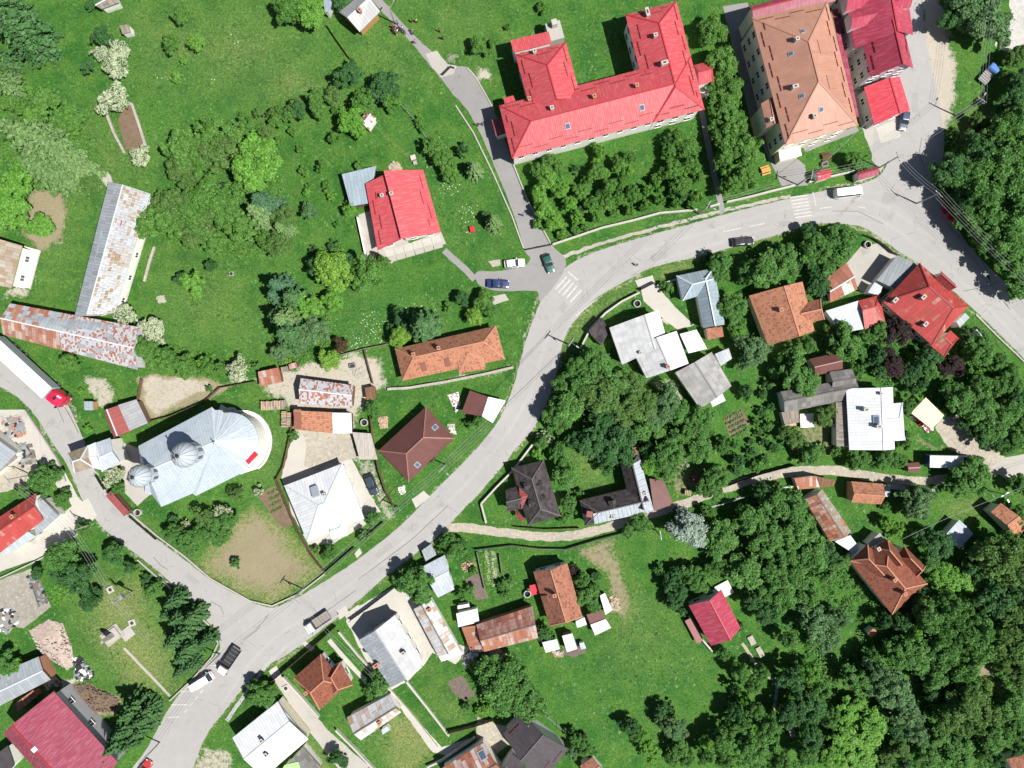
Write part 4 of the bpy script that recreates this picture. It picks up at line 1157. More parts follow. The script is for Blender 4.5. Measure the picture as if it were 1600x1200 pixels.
house('shed', 'tiny red brown hutch, rightmost in the yard shed row', 'shed', None, [shd([453, 577, 465, 574, 463, 566, 451, 569], 1.7, .2, 'sheetrust', over=.1, wall='woodwall')])
house('shed', 'shed roofed half dull red and half white grey above the church', 'shed', 'the half red shed', [
    gbl([178, 684, 162, 642, 187, 633, 205, 673], 2.9, .7, 'dustyred', over=.3, f=.3, wall='woodwall'),
    shd([231, 661, 213, 624, 187, 632.6, 205, 673], 2.85, .65, 'sheetlight', over=.3, wall='woodwall')])
house('notice_shelter', 'narrow dull red roofed shelter beside the church lane', 'shelter', 'the narrow red shelter', [
    shd([165, 775, 194, 807, 202, 799, 174, 767], 2.3, .25, 'dustyred', over=.15, wall='woodwall')])
gate = house('gatehouse', 'white gatehouse with rusty left roof standing over the church lane', 'gatehouse', 'the church gatehouse', [
    gbl([105, 708, 138, 696, 146, 730, 117, 739], 5.2, 1.6, 'sheettan', hip=(.3, .3), over=.3, win=1),
    gbl([138, 696, 149, 691, 160, 735, 146, 731], 5.6, .8, 'white', over=.2),
    gbl([149, 692, 172, 684, 187, 722, 160, 737], 5.0, 1.1, 'silver', f=.55, over=.3, hip=(.2, 0))])
house('shed', 'small bluish sheet hut in the flower garden above the lane', 'shed', None, [shd([132, 641, 146, 641, 146, 627, 132, 627], 1.8, .2, 'blue', over=.1, wall='logwall')])
# lower left
house('house', 'red roofed house with grey sheet lean-tos beside the concrete alley', 'house', 'the red and grey alley house', [
    gbl([-20, 820, 57, 770, 68, 812, -6, 868], 4.0, 1.7, 'paintred', over=.4, f=.45, win=1),
    shd([56, 838, 92, 806, 66, 777, 50, 790], 3.4, .4, 'silver2', over=.3),
    shd([5, 870, 56, 838, 28, 820, 0, 838], 3.0, .5, 'silver', over=.3)],
    chim=[(38, 782, dict()), (24, 806, dict())])
house('house', 'grey roofed building with brown lean-to at the left edge', 'building', 'the grey left edge building', [
    gbl([-40, 690, -20, 668, 26, 708, 0, 735], 3.6, 1.0, 'silver2', over=.3, f=.4), shd([-20, 752, 26, 716, 18, 700, -28, 728], 3.2, .3, 'wood', over=.2)])
house('shed', 'patched grey sheet roof shed with rusted lower edge near the rubble', 'shed', 'the patched grey shed', [
    gbl([-20, 1060, 60, 1026, 79, 1062, -10, 1108], 3.0, .8, 'silver2', f=.55, over=.3, wall='brickwall')])
house('shed', 'small orange tiled shed behind the magenta roofed hall', 'shed', None, [
    gbl([23, 1100, 27, 1112, 56, 1090, 52, 1078], 2.3, .5, 'clayold', over=.15, wall='brickwall')])
hall = house('hall', 'big magenta red tiled hall with grey windowed wall at the lower left', 'hall', 'the magenta hall', [
    gbl([84, 1080, 185, 1192, 110, 1262, 5, 1146], 6.0, 2.6, 'maroon', f=.66, over=.5, win=1, wz=3.6, wall='greyplaster', gap=5.0)])
on_slope(hall, 54, 1171, 'skylight', 'tarp', .9, .9, .15)
house('shed', 'dark flat shed roof at the lower left corner', 'shed', None, [shd([-20, 1190, 12, 1165, 24, 1195, -10, 1230], 3.2, .3, 'anth', over=.2)])
# bottom middle
claybot = house('house', 'clay tiled house with two hipped gables facing the road fence', 'house', 'the two gabled clay house', [
    gbl([459, 1059, 501, 1022, 541, 1072, 500, 1109], 3.4, 2.5, 'claydark', hip=(.25, .25), over=.4, win=1),
    gbl([532, 1035, 551, 1070, 520, 1086, 500, 1055], 3.45, 2.1, 'claydark', hip=(.25, .2), over=.4, win=1)],
    chim=[(480, 1080, dict()), (535, 1085, dict(mat='chimw', up=1.4))])
greyw = house('house', 'house with grey slabs on one slope and flaking white on the other', 'house', 'the grey and white slope house', [
    gbl([611, 1074, 560, 1000, 617, 961, 662, 1037], 4.2, 2.3, 'eternit2', f=.52, over=.45, win=1)],
    chim=[(589, 1037, dict(l=1.2)), (631, 1018, dict(mat='dark'))])
fl, fr = faces_of([611, 1074, 560, 1000, 617, 961, 662, 1037], 4.2, 2.3, .52)
skin(greyw, fl, [('silver2', .9), ('sheetgrey', .1)], 12, 7)
house('shed', 'long shed with rust spotted pale roof beside the white yard', 'shed', 'the rust spotted long shed', [
    gbl([685, 1026, 646, 952, 673, 935, 717, 1012], 3.0, 1.0, 'rustlight', f=.5, over=.3),
    shd([690, 1034, 724, 1022, 714, 1009, 684, 1023], 2.6, .2, 'white', over=.2)], chim=[(671, 952, dict(up=.6))])
house('house', 'narrow grey roofed outbuilding with white wall beside the dry grass', 'house', 'the narrow grey outbuilding', [
    gbl([542, 1121, 609, 1085, 627, 1113, 564, 1157], 3.2, 1.5, 'rustlight', f=.58, over=.35)], chim=[(593, 1128, dict(up=.7))])
fl, fr = faces_of([542, 1121, 609, 1085, 627, 1113, 564, 1157], 3.2, 1.5, .58)
house('shed', 'small pale box shed behind the narrow grey outbuilding', 'shed', None, [shd([598, 1148, 610, 1140, 605, 1134, 596, 1140], 1.6, .1, 'silver', over=.05)])
wb = house('house', 'large bright white roofed house at the bottom edge of the village', 'house', 'the bottom white house', [
    gbl([363, 1153, 434, 1096, 482, 1155, 412, 1215], 4.0, 1.5, 'white', f=.45, over=.4, wall='cream'),
    shd([474, 1160, 481, 1155, 434, 1096, 426, 1104], 3.6, .3, 'silver', over=.2)], chim=[(410, 1155, dict(mat='dark', up=.8)), (417, 1177, dict(mat='dark', up=.8))])
house('shed', 'dark ribbed shed roof with a light green sheet at the bottom edge', 'shed', None, [
    shd([470, 1215, 502, 1200, 474, 1166, 452, 1190], 2.6, .3, 'eternit3', over=.2), shd([432, 1215, 474, 1215, 466, 1190, 445, 1195], 2.9, .1, 'green_sheet', over=.2)])
house('house', 'anthracite tiled house with front gable at the bottom edge', 'house', 'the anthracite roofed house', [
    gbl([786, 1146, 817, 1115, 888, 1170, 848, 1222], 4.2, 2.6, 'anth', f=.44, over=.5, guard=True), gbl([800, 1178, 822, 1196, 806, 1222, 780, 1205], 4.0, 1.5, 'anth', over=.3)])
house('house', 'brown rusty roof with a small skylight at the bottom edge', 'house', 'the rusty bottom edge roof', [
    gbl([688, 1202, 755, 1160, 796, 1215, 730, 1250], 3.6, 1.8, 'rust', f=.5, over=.4)], sky=[(754, 1180, 1.6, 2.0)])
house('shed', 'orange brown roof corner at the bottom edge beside the ditch', 'shed', None, [gbl([906, 1197, 926, 1183, 946, 1206, 924, 1222], 2.8, .8, 'clayold', over=.3)])
rusty = house('barn', 'dark rusted sheet roofed barn with red lean-to beside the tilled bed', 'barn', 'the dark rusted barn', [
    gbl([744, 976, 832, 947, 841, 997, 757, 1018], 3.2, 1.6, 'rust', f=.5, over=.35, wall='brickwall'),
    shd([721, 980, 735, 1018, 757, 1017, 746, 976], 2.4, .6, 'sheetrust', over=.25, wall='brickwall')])
fl, fr = faces_of([744, 976, 832, 947, 841, 997, 757, 1018], 3.2, 1.6, .5)
MT['sheetdark'] = m_rust('dark_rusted_sheet', (.30, .20, .17), (.17, .065, .05), (.23, .095, .07), .7, 2.0, .25, .3)
skin(rusty, fl, [('sheetdark', .9), ('sheetrust', .1)], 12, 4); skin(rusty, fr, [('sheetrust', .95), ('sheettan', .05)], 9, 2)
house('shed', 'bright white sheet roof left of the dark rusted barn', 'shed', None, [shd([716, 980, 749, 972, 746, 950, 713, 958], 2.4, .3, 'white', over=.2), shd([715, 952, 734, 948, 732, 943, 715, 946], 2.0, .2, 'white', over=.1)])
clay2 = house('house', 'clay tiled farmhouse with orange right slope beside white sheds', 'house', 'the farmhouse with orange slope', [
    gbl([859, 978, 833, 893, 886, 879, 910, 963], 3.4, 2.8, 'clayold', f=.5, over=.4, win=1, hip=(.06, 0))],
    chim=[(866, 928, dict(up=1.4))])
on_slope(clay2, 853, 935, 'roof_hatch', 'clayold', 1.4, 1.6, .4)
part(MB().box(P(836, 921, 2.4), (1.9, 2.0, .06), R(12)), 'awning', MT['redtarp'], clay2)
house('shed', 'small white lean-to at the corner of the clay farmhouse', 'shed', None, [shd([902, 981, 917, 976, 913, 964, 899, 971], 2.0, .2, 'white', over=.1)])
house('shed', 'brown and white roofed shed among bushes right of the farmhouse', 'shed', 'the brown and white hut', [
    shd([922, 975, 945, 966, 939, 952, 916, 960], 2.3, .3, 'brown', over=.15, wall='woodwall'), shd([930, 993, 955, 981, 946, 966.5, 922.4, 975.5], 2.2, .3, 'white', over=.15, wall='woodwall')])
house('shed', 'narrow white strip roof above the brown and white hut', 'shed', None, [shd([946, 961, 957, 953, 945, 926, 937, 930], 1.9, .3, 'white', over=.15, wall='woodwall')])
house('shed', 'left white sheet hut of the pair below the farmhouse', 'shed', None, [shd([853, 1020, 875, 1014, 870, 998, 847, 1003], 2.0, .3, 'white', over=.15, wall='woodwall')])
house('shed', 'right taller white sheet hut of the pair below the farmhouse', 'shed', None, [shd([886, 1019, 902, 1014, 894, 989, 878, 993], 2.3, .3, 'white', over=.15, wall='woodwall')])
house('shed', 'tiny grey box beside the two white huts', 'shed', None, [shd([908, 1015, 916, 1013, 912, 1003, 905, 1005], 1.3, .1, 'silver', over=.05)])
house('shed', 'grey lid bin shed beside the main road', 'shed', None, [shd([665, 877, 682, 867, 672, 851, 659, 860], 2.0, .2, 'silver2', over=.1)])
house('shed', 'shed with blue grey upper slope and white lower slope below the road', 'shed', 'the blue grey and white shed', [
    gbl([659, 886, 695, 867, 710, 921, 684, 934], 2.8, .8, 'silver', f=.45, over=.25)])
# ------------------------------------------------------------------ right half
blackh = house('house', 'black shingled house with red porch side beside the main road', 'house', 'the black shingled house', [
    gbl([825, 821, 799, 731, 850, 719, 876, 806], 3.2, 2.6, 'black', hip=(.24, .24), over=.45, wall='cream'),
    gbl([790, 766, 812, 760, 818, 794, 792, 800], 3.2, 1.7, 'black', over=.3, wall='cream', hip=(0, 0))],)
for x, y in ((824, 759), (843, 757), (831, 786), (848, 779)): dormer(blackh, x, y, 'black', 'black', 1.1, 1.0, .3, .45)
roof_mesh(blackh, [[P(808, 796, 3.7), P(821, 812, 3.2), P(812, 815, 2.8), P(805, 800, 2.9)], [P(811, 761, 4.1), P(825, 774, 4.6), P(815, 796, 4.0), P(812, 778, 4.6)]], 'darkred', name='red_porch_roof')
lhouse = house('house', 'L shaped house with black inner slopes and silver outer slopes', 'house', 'the black and silver L house', [
    gbl([906, 782, 1000, 759, 1021, 798, 914, 822], 3.4, 2.4, 'black', f=.52, over=.4, wall='greyplaster', hip=(.22, 0)),
    gbl([998, 709, 1021, 798, 985, 790, 969, 722], 3.5, 2.42, 'black', f=.5, over=.4, wall='greyplaster', hip=(.1, 0)),
    shd([1052, 788, 1038, 752, 1014, 747, 1021, 798], 2.8, .6, 'brown', over=.3, wall='woodwall')],
    chim=[(957, 807, dict(mat='dark', up=.7)), (1007, 771, dict(mat='dark', up=.7))])
Z0 = Vector((0, 0, .05))
fl, fr = faces_of([906, 782, 1000, 759, 1021, 798, 914, 822], 3.4, 2.4, .52)
skin(lhouse, sub(fr, .0, .86), [('silver', 1)], 14, 1)
fl, fr = faces_of([998, 709, 1021, 798, 985, 790, 969, 722], 3.5, 2.42, .5)
skin(lhouse, sub(fl, .1, 1), [('silver', 1)], 8, 1)
dormer(lhouse, 957, 788, 'black', 'black', 1.2, 1.4, .5, .5)
part(MB().box(P(921, 803, 5.25), (1.2, 1.2, .9), R(-10)), 'chimney', MT['darkred'], lhouse)
on_slope(lhouse, 1043, 764, 'roof_sheet', 'tarp', 1.7, 2.2, .06)
house('shed', 'rusty orange pile shed behind the L shaped house', 'shed', None, [shd([975, 716, 1001, 711, 999, 698, 973, 701], 2.0, .3, 'clayold', over=.1)])
wl2 = house('house', 'large stepped white and pale grey roofed house beside the curve', 'house', 'the stepped white roofed house', [
    gbl([972, 570, 952, 512, 1029, 484, 1043, 535], 3.8, 2.0, 'eternit2', f=.68, over=.4, win=1),
    gbl([1010, 591, 985, 541, 1057, 517, 1076, 568], 3.9, 2.1, 'eternit2', f=.52, over=.4, win=1)],
    chim=[(1042, 573, dict()), (1000, 551, dict(mat='dark', up=.5, w=.4, l=.4))])
fl, fr = faces_of([972, 570, 952, 512, 1029, 484, 1043, 535], 3.8, 2.0, .68)
skin(wl2, sub(fr, .29, 1), [('white', 1)], 6, 1)
fl, fr = faces_of([1010, 591, 985, 541, 1057, 517, 1076, 568], 3.9, 2.1, .52)
skin(wl2, fr, [('white', 1)], 8, 1)
house('shed', 'dark bitumen flat roof hut inside the roadside fence', 'shed', 'the dark bitumen hut', [shd([940, 540, 952, 517, 940, 495, 920, 517], 2.4, .1, 'black', over=.1)])
house('carport', 'white sheet carport between the white house and the blue roof', 'carport', None, [shd([1076, 552, 1105, 545, 1088, 515, 1062, 522], 2.6, .2, 'white', over=.6)])
grh = house('house', 'plain grey fibre cement roofed house with small white awning', 'house', 'the plain grey roofed house', [
    gbl([1094, 639, 1055, 582, 1112, 550, 1143, 603], 3.4, 1.2, 'eternit', f=.5, over=.35, cap=True)])
part(MB().box(P(1121, 625, 2.2), (2.9, 1.7, .07), R(26)), 'awning', MT['white'], grh)
house('shed', 'small grey shed roof beside the plain grey roofed house', 'shed', None, [shd([1126, 572, 1144, 560, 1138, 544, 1117, 553], 2.4, .2, 'silver2', over=.2)])
blueh = house('house', 'L shaped bluish sheet metal roofed house with standing seams', 'house', 'the bluish L roofed house', [
    gbl([1115, 419, 1133, 507, 1099, 513, 1083, 434], 3.3, 1.7, 'blue', f=.55, over=.4, hip=(.12, 0)),
    gbl([1057, 431, 1110, 420, 1112, 456, 1067, 470], 3.3, 1.72, 'blue', hip=(.35, 0), over=.4)])
house('shed', 'low rusty orange lean-to at the end of the bluish roof', 'shed', None, [shd([1106, 531, 1131, 526, 1128, 510, 1102, 514], 2.3, .2, 'clayold', over=.15)])
orh = house('house', 'orange clay tiled house with a hipped side gable between green trees', 'house', 'the orange tiled house', [
    gbl([1200, 540, 1170, 462, 1254, 440, 1273, 517], 3.6, 3.0, 'clay', f=.56, over=.4, wall='cream'),
    gbl([1240, 476, 1282, 467, 1288, 499, 1250, 508], 3.5, 2.0, 'clayold', hip=(0, .2), over=.3)],
    chim=[(1218, 485, dict()), (1251, 512, dict(up=.5, w=.4, l=.4))])
strp = house('shed', 'shed with broad rust stripes across its pale roof', 'shed', 'the rust striped shed', [
    gbl([1290, 437, 1322, 410, 1340, 452, 1297, 473], 2.9, .9, 'ruststripe', f=.55, over=.3)])
house('garage', 'pale grey roofed garage joined to a small red hipped roof', 'garage', 'the grey and red garage', [
    shd([1317, 520, 1350, 514, 1340, 470, 1289, 486], 2.8, .3, 'silver', over=.3),
    gbl([1340, 470, 1374, 461, 1384, 505, 1351, 514], 3.0, 1.1, 'paintred', f=.35, over=.3, hip=(.0, .4))])
big = house('house', 'big flaking red painted sheet roofed house on the street corner', 'house', 'the big flaking red roof', [
    gbl([1437, 411, 1514, 478, 1456, 539, 1380, 472], 4.6, 3.4, 'paintred', hip=(.28, .24), f=.36, over=.5, win=1, wall='cream'),
    gbl([1470, 423, 1493, 444, 1478, 458, 1455, 438], 4.6, 2.0, 'darkred', over=.3, hip=(0, 0)),
    gbl([1485, 516, 1498, 528, 1475, 558, 1453, 539], 3.6, 1.3, 'paintred', over=.3, hip=(0, .3)),
    shd([1500, 512, 1515, 496, 1507, 489, 1493, 503], 3.2, .2, 'silver2', over=.1)],
    chim=[(1439, 465, dict(mat='chimw', l=.9)), (1395, 470, dict(mat='chimw', l=1.0)), (1442, 507, dict(mat='chimw', l=.9))])
house('shed', 'dark grey sheet lean-to on the street side of the big red roof', 'shed', 'the dark grey lean-to', [shd([1370, 438, 1400, 452, 1433, 414, 1401, 399], 3.2, .3, 'slate', over=.2)])
house('shed', 'little pale grey angled roof below the dark grey lean-to', 'shed', None, [shd([1356, 457, 1375, 462, 1378, 448, 1366, 441], 2.5, .2, 'silver', over=.1)])
wr = house('house', 'large pale white sheet roofed house with grey lean-to and east wing', 'house', 'the large pale sheet roofed house', [
    gbl([1327, 703, 1322, 607, 1395, 605, 1398, 702], 4.2, 1.9, 'white', f=.66, over=.4, win=1),
    gbl([1378, 632, 1410, 629, 1414, 688, 1376, 690], 4.15, 1.5, 'white', f=.4, over=.3, hip=(0, .35)),
    shd([1307, 698, 1306, 629, 1323, 627, 1326, 697], 3.0, .3, 'wood', over=.2)],
    chim=[(1350, 640, dict(mat='chimw', l=.9)), (1370, 666, dict(mat='chimw', l=.9)), (1375, 615, dict(mat='dark', up=.5, w=.4, l=.4))])
on_slope(wr, 1369, 656, 'skylight', 'silver', 1.8, 1.2, .25, 'skylight_pane', 'skyglass')
house('house', 'long dark and pale grey fibre cement roofed outbuilding', 'outbuilding', 'the long grey outbuilding', [
    gbl([1219, 612, 1338, 590, 1336, 622, 1226, 645], 3.2, 1.2, 'eternit3', f=.45, over=.3), gbl([1296, 581, 1331, 576, 1337, 606, 1300, 612], 3.4, 1.0, 'eternit3', over=.3)])
house('shed', 'small red brown gabled roof hidden between trees', 'shed', 'the small red brown roof', [gbl([1264, 561, 1308, 551, 1317, 577, 1274, 587], 2.8, 1.2, 'brown', f=.5, over=.3)])
house('shed', 'olive brown flat hutch beside the white cloth', 'shed', None, [shd([1226, 664, 1250, 660, 1247, 641, 1221, 644], 2.0, .1, 'wood', over=.1)])
house('canopy', 'crumpled pale yellow sheeting canopy beside the gravel drive', 'canopy', 'the pale yellow canopy', [shd([1456, 671, 1475, 649, 1446, 621, 1423, 645], 2.4, .15, 'tarpyellow', over=.5)])
house('shed', 'dark red board hut beside the box truck', 'shed', 'the dark red hut', [gbl([1416, 724, 1436, 722, 1437, 738, 1419, 738], 1.9, .4, 'brown', over=.15, wall='woodwall')])
house('shed', 'curved rust red shed roof along the dirt lane', 'shed', 'the rust red lane shed', [
    shd([1247, 765, 1281, 762, 1274, 743, 1240, 747], 2.4, .3, 'sheetrust', over=.2), shd([1281.5, 761.5, 1303, 760, 1305, 751, 1274.5, 743.5], 2.38, .25, 'woodbrown', over=.2)])
house('house', 'small clay tiled shed with shaded upper slope below the dirt lane', 'shed', 'the small clay tiled shed', [gbl([1330, 752, 1380, 756, 1377, 788, 1330, 785], 2.8, 1.4, 'clay', f=.55, over=.25, wall='brickwall')])
house('shed', 'narrow grey strip roof beside the small clay tiled shed', 'shed', None, [shd([1381, 776, 1390, 776, 1391, 760, 1382, 757], 2.0, .2, 'silver2', over=.1), shd([1390.5, 764, 1461, 771, 1460, 764, 1391, 757], 1.8, .2, 'silver2', over=.1)])
rl = house('barn', 'long rust patched sheet barn with pale blue annex by the wood', 'barn', 'the rust patched barn', [
    gbl([1297, 846, 1257, 780, 1284, 764, 1330, 831], 3.2, 1.4, 'rustlight', f=.55, over=.3),
    shd([1334, 865, 1341, 853, 1328, 836, 1304, 846], 2.8, .2, 'silver', over=.2)])
fl, fr = faces_of([1297, 846, 1257, 780, 1284, 764, 1330, 831], 3.2, 1.4, .55)
skin(rl, fl, [('sheetrust', .6), ('sheetdark', .2), ('sheettan', .2)], 12, 3); skin(rl, fr, [('sheettan', .65), ('sheetlight', .2), ('sheetrust', .15)], 12, 3)
xh = house('house', 'brown clay tiled house with several cross gables at the edge of the wood', 'house', 'the cross gabled clay house', [
    gbl([1390, 845, 1449, 912, 1394, 960, 1328, 877], 4.2, 3.0, 'claydark', hip=(.25, .3), f=.5, over=.4),
    gbl([1356, 850, 1384, 884, 1362, 905, 1330, 876], 4.25, 2.4, 'claydark', over=.3, hip=(.2, 0)),
    gbl([1387, 843, 1409, 868, 1388, 888, 1362, 856], 4.3, 2.9, 'claydark', over=.3, hip=(.2, 0)),
    gbl([1413, 853, 1446, 885, 1430, 903, 1402, 872], 4.22, 2.3, 'claydark', over=.3, hip=(.2, .2)),
    shd([1356, 851, 1363, 857, 1382, 842, 1374, 832], 3.0, .2, 'eternit', over=.15)],
    chim=[(1393, 904, dict(up=1.4)), (1409, 925, dict(up=1.4)), (1369, 856, dict(mat='chimw', up=1.2))])
house('shed', 'pale bluish sheet hut with tree shade on the grass clearing', 'shed', 'the pale bluish hut', [gbl([1479, 834, 1499, 812, 1521, 834, 1499, 858], 2.6, .3, 'silver', f=.5, over=.2)])
house('house', 'clay tiled roof partly hidden under trees at the right edge', 'house', 'the right edge clay roof', [gbl([1548, 800, 1564, 786, 1612, 828, 1590, 842], 3.4, 1.4, 'clay', f=.45, over=.3)])
rh = house('house', 'small bright crimson tiled house with white terrace by the meadow', 'house', 'the small crimson house', [
    gbl([1111, 1009, 1076, 946, 1127, 921, 1157, 981], 3.6, 2.5, 'crimson', f=.55, over=.5, win=1)])
part(MB().box(P(1131, 921, .3), (3.0, 2.8, .6), R(28)), 'terrace', MT['plaster'], rh)
part(MB().box(P(1085, 985, 1.2), (1.6, 5.2, .12), R(28)), 'porch_deck', MT['darkred'], rh)
house('shed', 'dark brown hut roof in the shade of the lower wood', 'shed', None, [shd([1237, 1154, 1244, 1150, 1235, 1125, 1227, 1128], 2.2, .2, 'wood', over=.1, wall='woodwall')])
house('shed', 'little clay and white privy in the grassy clearing of the wood', 'shed', 'the little clearing privy', [shd([1361, 997, 1371, 989, 1365, 980, 1355, 988], 2.0, .3, 'clay', over=.1)])
house('shed', 'clay tiled roof corner at the lower right corner of the wood', 'shed', None, [gbl([1572, 1186, 1598, 1180, 1625, 1215, 1590, 1225], 3.0, 1.0, 'clayold', over=.3)])
house('shelter', 'red roofed roadside shelter on the lawn edge, left of the pair', 'shelter', 'the left red shelter', [gbl([1275, 269, 1296, 263, 1298, 277, 1278, 283], 2.4, .6, 'red2', f=.5, over=.1, wall='plaster')], group='red roofed roadside shelters')
house('shelter', 'longer red roofed bus shelter beside the road junction', 'shelter', 'the bus shelter', [gbl([1339, 269, 1370, 260, 1373, 273, 1341, 282], 2.5, .5, 'maroon', f=.4, over=.1, wall='plaster')], group='red roofed roadside shelters')
house('shed', 'little red roofed hutch under the trees by the dirt lane', 'shed', None, [shd([1083, 756, 1092, 754, 1090, 742, 1082, 744], 1.9, .2, 'darkred', over=.1, wall='woodwall')])

# ------------------------------------------------------------------ the church
ch = thing('church', 'zinc roofed church with two round domed towers and curved apse', 'church', P(300, 700))
LM.append((310, 715, 'the domed church'))
he, hr = 7.0, 9.6
Nn = [(216, 697), (331, 636)]; arc = [(336, 641), (346, 641), (350, 645), (366, 645), (384, 652), (398, 668), (404, 688), (402, 708), (394, 726), (384, 736)]
arc = smooth(arc, False, 3)
Ss = [(384, 736), (306, 775), (301, 771), (252, 792), (236, 771), (226, 771)]
r1, r2 = P(229, 737, hr), P(336, 690, hr)
E = lambda q, h=he: P(q[0], q[1], h)
arcs = [E(q) for q in [Nn[1]] + arc]
fc = [[E(Nn[0]), E(Nn[1]), r2, r1]]
for a, b in zip(arcs[:-1], arcs[1:]): fc.append([a, b, r2])
fc += [[E(Ss[0]), E(Ss[1]), r2], [E(Ss[1]), E(Ss[2]), r2], [E(Ss[2]), r1, r2], [E(Ss[2]), E(Ss[3]), r1], [E(Ss[3]), E(Ss[4]), r1], [E(Ss[4]), E(Ss[5]), r1], [E(Ss[5]), E(Nn[0]), r1]]
roof_mesh(ch, fc, 'church', .2)
outl = [E(q) for q in Nn + arc + Ss[1:]]
W = inset(outl, .5)
part(MB().prism([(w.x, w.y) for w in W], 0, he - .25), 'wall', MT['plaster'], ch)
OCC.append([unproj(*q, he) for q in Nn + arc + Ss[1:]])
mb = MB()
for a in arcs[::3]: mb.bar(a + Vector((0, 0, .06)), r2 + Vector((0, 0, .06)), .10, .08)
mb.bar(r1 + Vector((0, 0, .05)), r2 + Vector((0, 0, .05)), .25, .12)
part(mb, 'roof_ribs', MT['capgrey'], ch)
# white paved ring round the apse
ring = [unproj(*q, he) for q in [(331, 636)] + arc]
cx, cy = sum(p[0] for p in ring) / len(ring), sum(p[1] for p in ring) / len(ring)
big_ring = [(cx + (p[0] - cx) * 1.035 + 1, cy + (p[1] - cy) * 1.03) for p in ring]
sheet('church_pavement', [(big_ring[0][0] - 6, big_ring[0][1] - 2)] + big_ring[1:] + [(376, 741), (352, 720), (340, 690), (335, 660)], 'tarp', 3, .3)
rs = MB()
for i in range(len(big_ring) - 2):
    a, b = big_ring[i + 1], big_ring[min(i + 2, len(big_ring) - 1)]
    rs.bar(P(a[0], a[1], .28), P(b[0], b[1], .28), .35, .55)
part(rs, 'plinth', MT['plaster'], ch)
MT['dome'] = m_plain('pale_zinc_dome', (.40, .445, .49), .35, .5, .0, .08)
def tower(gx, gy, z0, z1, r, rd, ztop):
    c = P(gx, gy); c = Vector((c.x, c.y, 0))
    d = part(MB().lathe(c, [(r * 1.12, z0), (r * 1.12, z0 + .9), (r, z0 + 1.1), (r, z1 - .4), (r * 1.06, z1 - .3), (r * 1.06, z1)], 8), 'tower_drum', MT['dome'], ch)
    for i in range(8):
        t = 2 * math.pi * (i + .5) / 8; n = Vector((math.cos(t), math.sin(t), 0)); q = c + n * r * .925
        MB().box((q.x, q.y, z0 + (z1 - z0) * .62), (.14, .62, 1.9), t).build('tower_window', MT['glass'], d)
    h = ztop - z1
    prof = [(rd * 1.02, z1), (rd * 1.08, z1 + h * .06), (rd * 1.07, z1 + h * .2), (rd * .98, z1 + h * .42), (rd * .80, z1 + h * .62), (rd * .55, z1 + h * .79), (rd * .28, z1 + h * .9), (rd * .10, z1 + h * .97), (.06, ztop)]
    dm = part(MB().lathe(c, prof, 28), 'dome', MT['dome'], ch, smooth=True)
    rb = MB()
    for i in range(14):
        t = 2 * math.pi * i / 14; n = Vector((math.cos(t), math.sin(t), 0))
        for (ra, za), (rb_, zb) in zip(prof[1:-1], prof[2:]): rb.bar(c + n * ra + Vector((0, 0, za + .03)), c + n * rb_ + Vector((0, 0, zb + .03)), .09, .09)
    rb.build('dome_rib', MT['silver2'], dm)
    cr = MB().lathe(c, [(.05, ztop - .1), (.28, ztop + .1), (.28, ztop + .4), (.05, ztop + .6)], 10).box(c + Vector((0, 0, ztop + 1.5)), (.1, .1, 1.9)).box(c + Vector((0, 0, ztop + 1.7)), (.1, 1.0, .1), R(27)).box(c + Vector((0, 0, ztop + 2.1)), (.1, .55, .1), R(27))
    cr.build('cross', MT['dark'], dm)
tower(266, 732, 5.0, 12.6, 1.85, 1.98, 15.6)
tower(333, 701, 6.5, 13.5, 2.05, 2.18, 16.8)
p = r2; part(MB().box(p + Vector((0, 0, .8)), (.09, .09, 1.7)).box(p + Vector((0, 0, 1.1)), (.09, .8, .09), R(27)), 'cross', MT['dark'], ch)
part(MB().prism([P(252, 752)[:2], P(246, 764)[:2], P(272, 772)[:2], P(280, 722)[:2], P(256, 716)[:2]], 0, 5.2), 'porch', MT['plaster'], ch)
tag(link('banner', mesh('banner', *(lambda m: (m.v, m.f))(MB().bar(P(386, 723, 7.45), P(401, 708, 7.45), .9, .10))), None, MT['redtarp']), 'red banner lying on the roof edge of the church apse', 'banner')
# ------------------------------------------------------------------ vegetation
def leaf_mesh(name, C, Nn, S, rg, mat, curl=.35):
    """diamond leaf clumps at centres C facing Nn with sizes S"""
    n = len(C); up = rg.randn(n, 3); u = np.cross(Nn, up); u /= np.linalg.norm(u, axis=1)[:, None] + 1e-9
    v = np.cross(Nn, u); V = np.zeros((n, 4, 3)); a = S * rg.uniform(.7, 1.3, n); b = S * rg.uniform(.45, .9, n)
    V[:, 0] = C - u * a[:, None]; V[:, 1] = C - v * b[:, None] + Nn * (S * curl * rg.uniform(-.5, 1, n))[:, None]
    V[:, 2] = C + u * a[:, None]; V[:, 3] = C + v * b[:, None] + Nn * (S * curl * rg.uniform(-.5, 1, n))[:, None]
    me = bpy.data.meshes.new(name); me.vertices.add(n * 4); me.vertices.foreach_set('co', V.ravel())
    me.loops.add(n * 4); me.polygons.add(n)
    me.loops.foreach_set('vertex_index', np.arange(n * 4)); me.polygons.foreach_set('loop_start', np.arange(n) * 4)
    me.update(calc_edges=True)
    at = me.attributes.new('leaf', 'FLOAT', 'POINT'); at.data.foreach_set('value', np.repeat(rg.rand(n), 4).astype(np.float32))
    me.materials.append(mat); return me

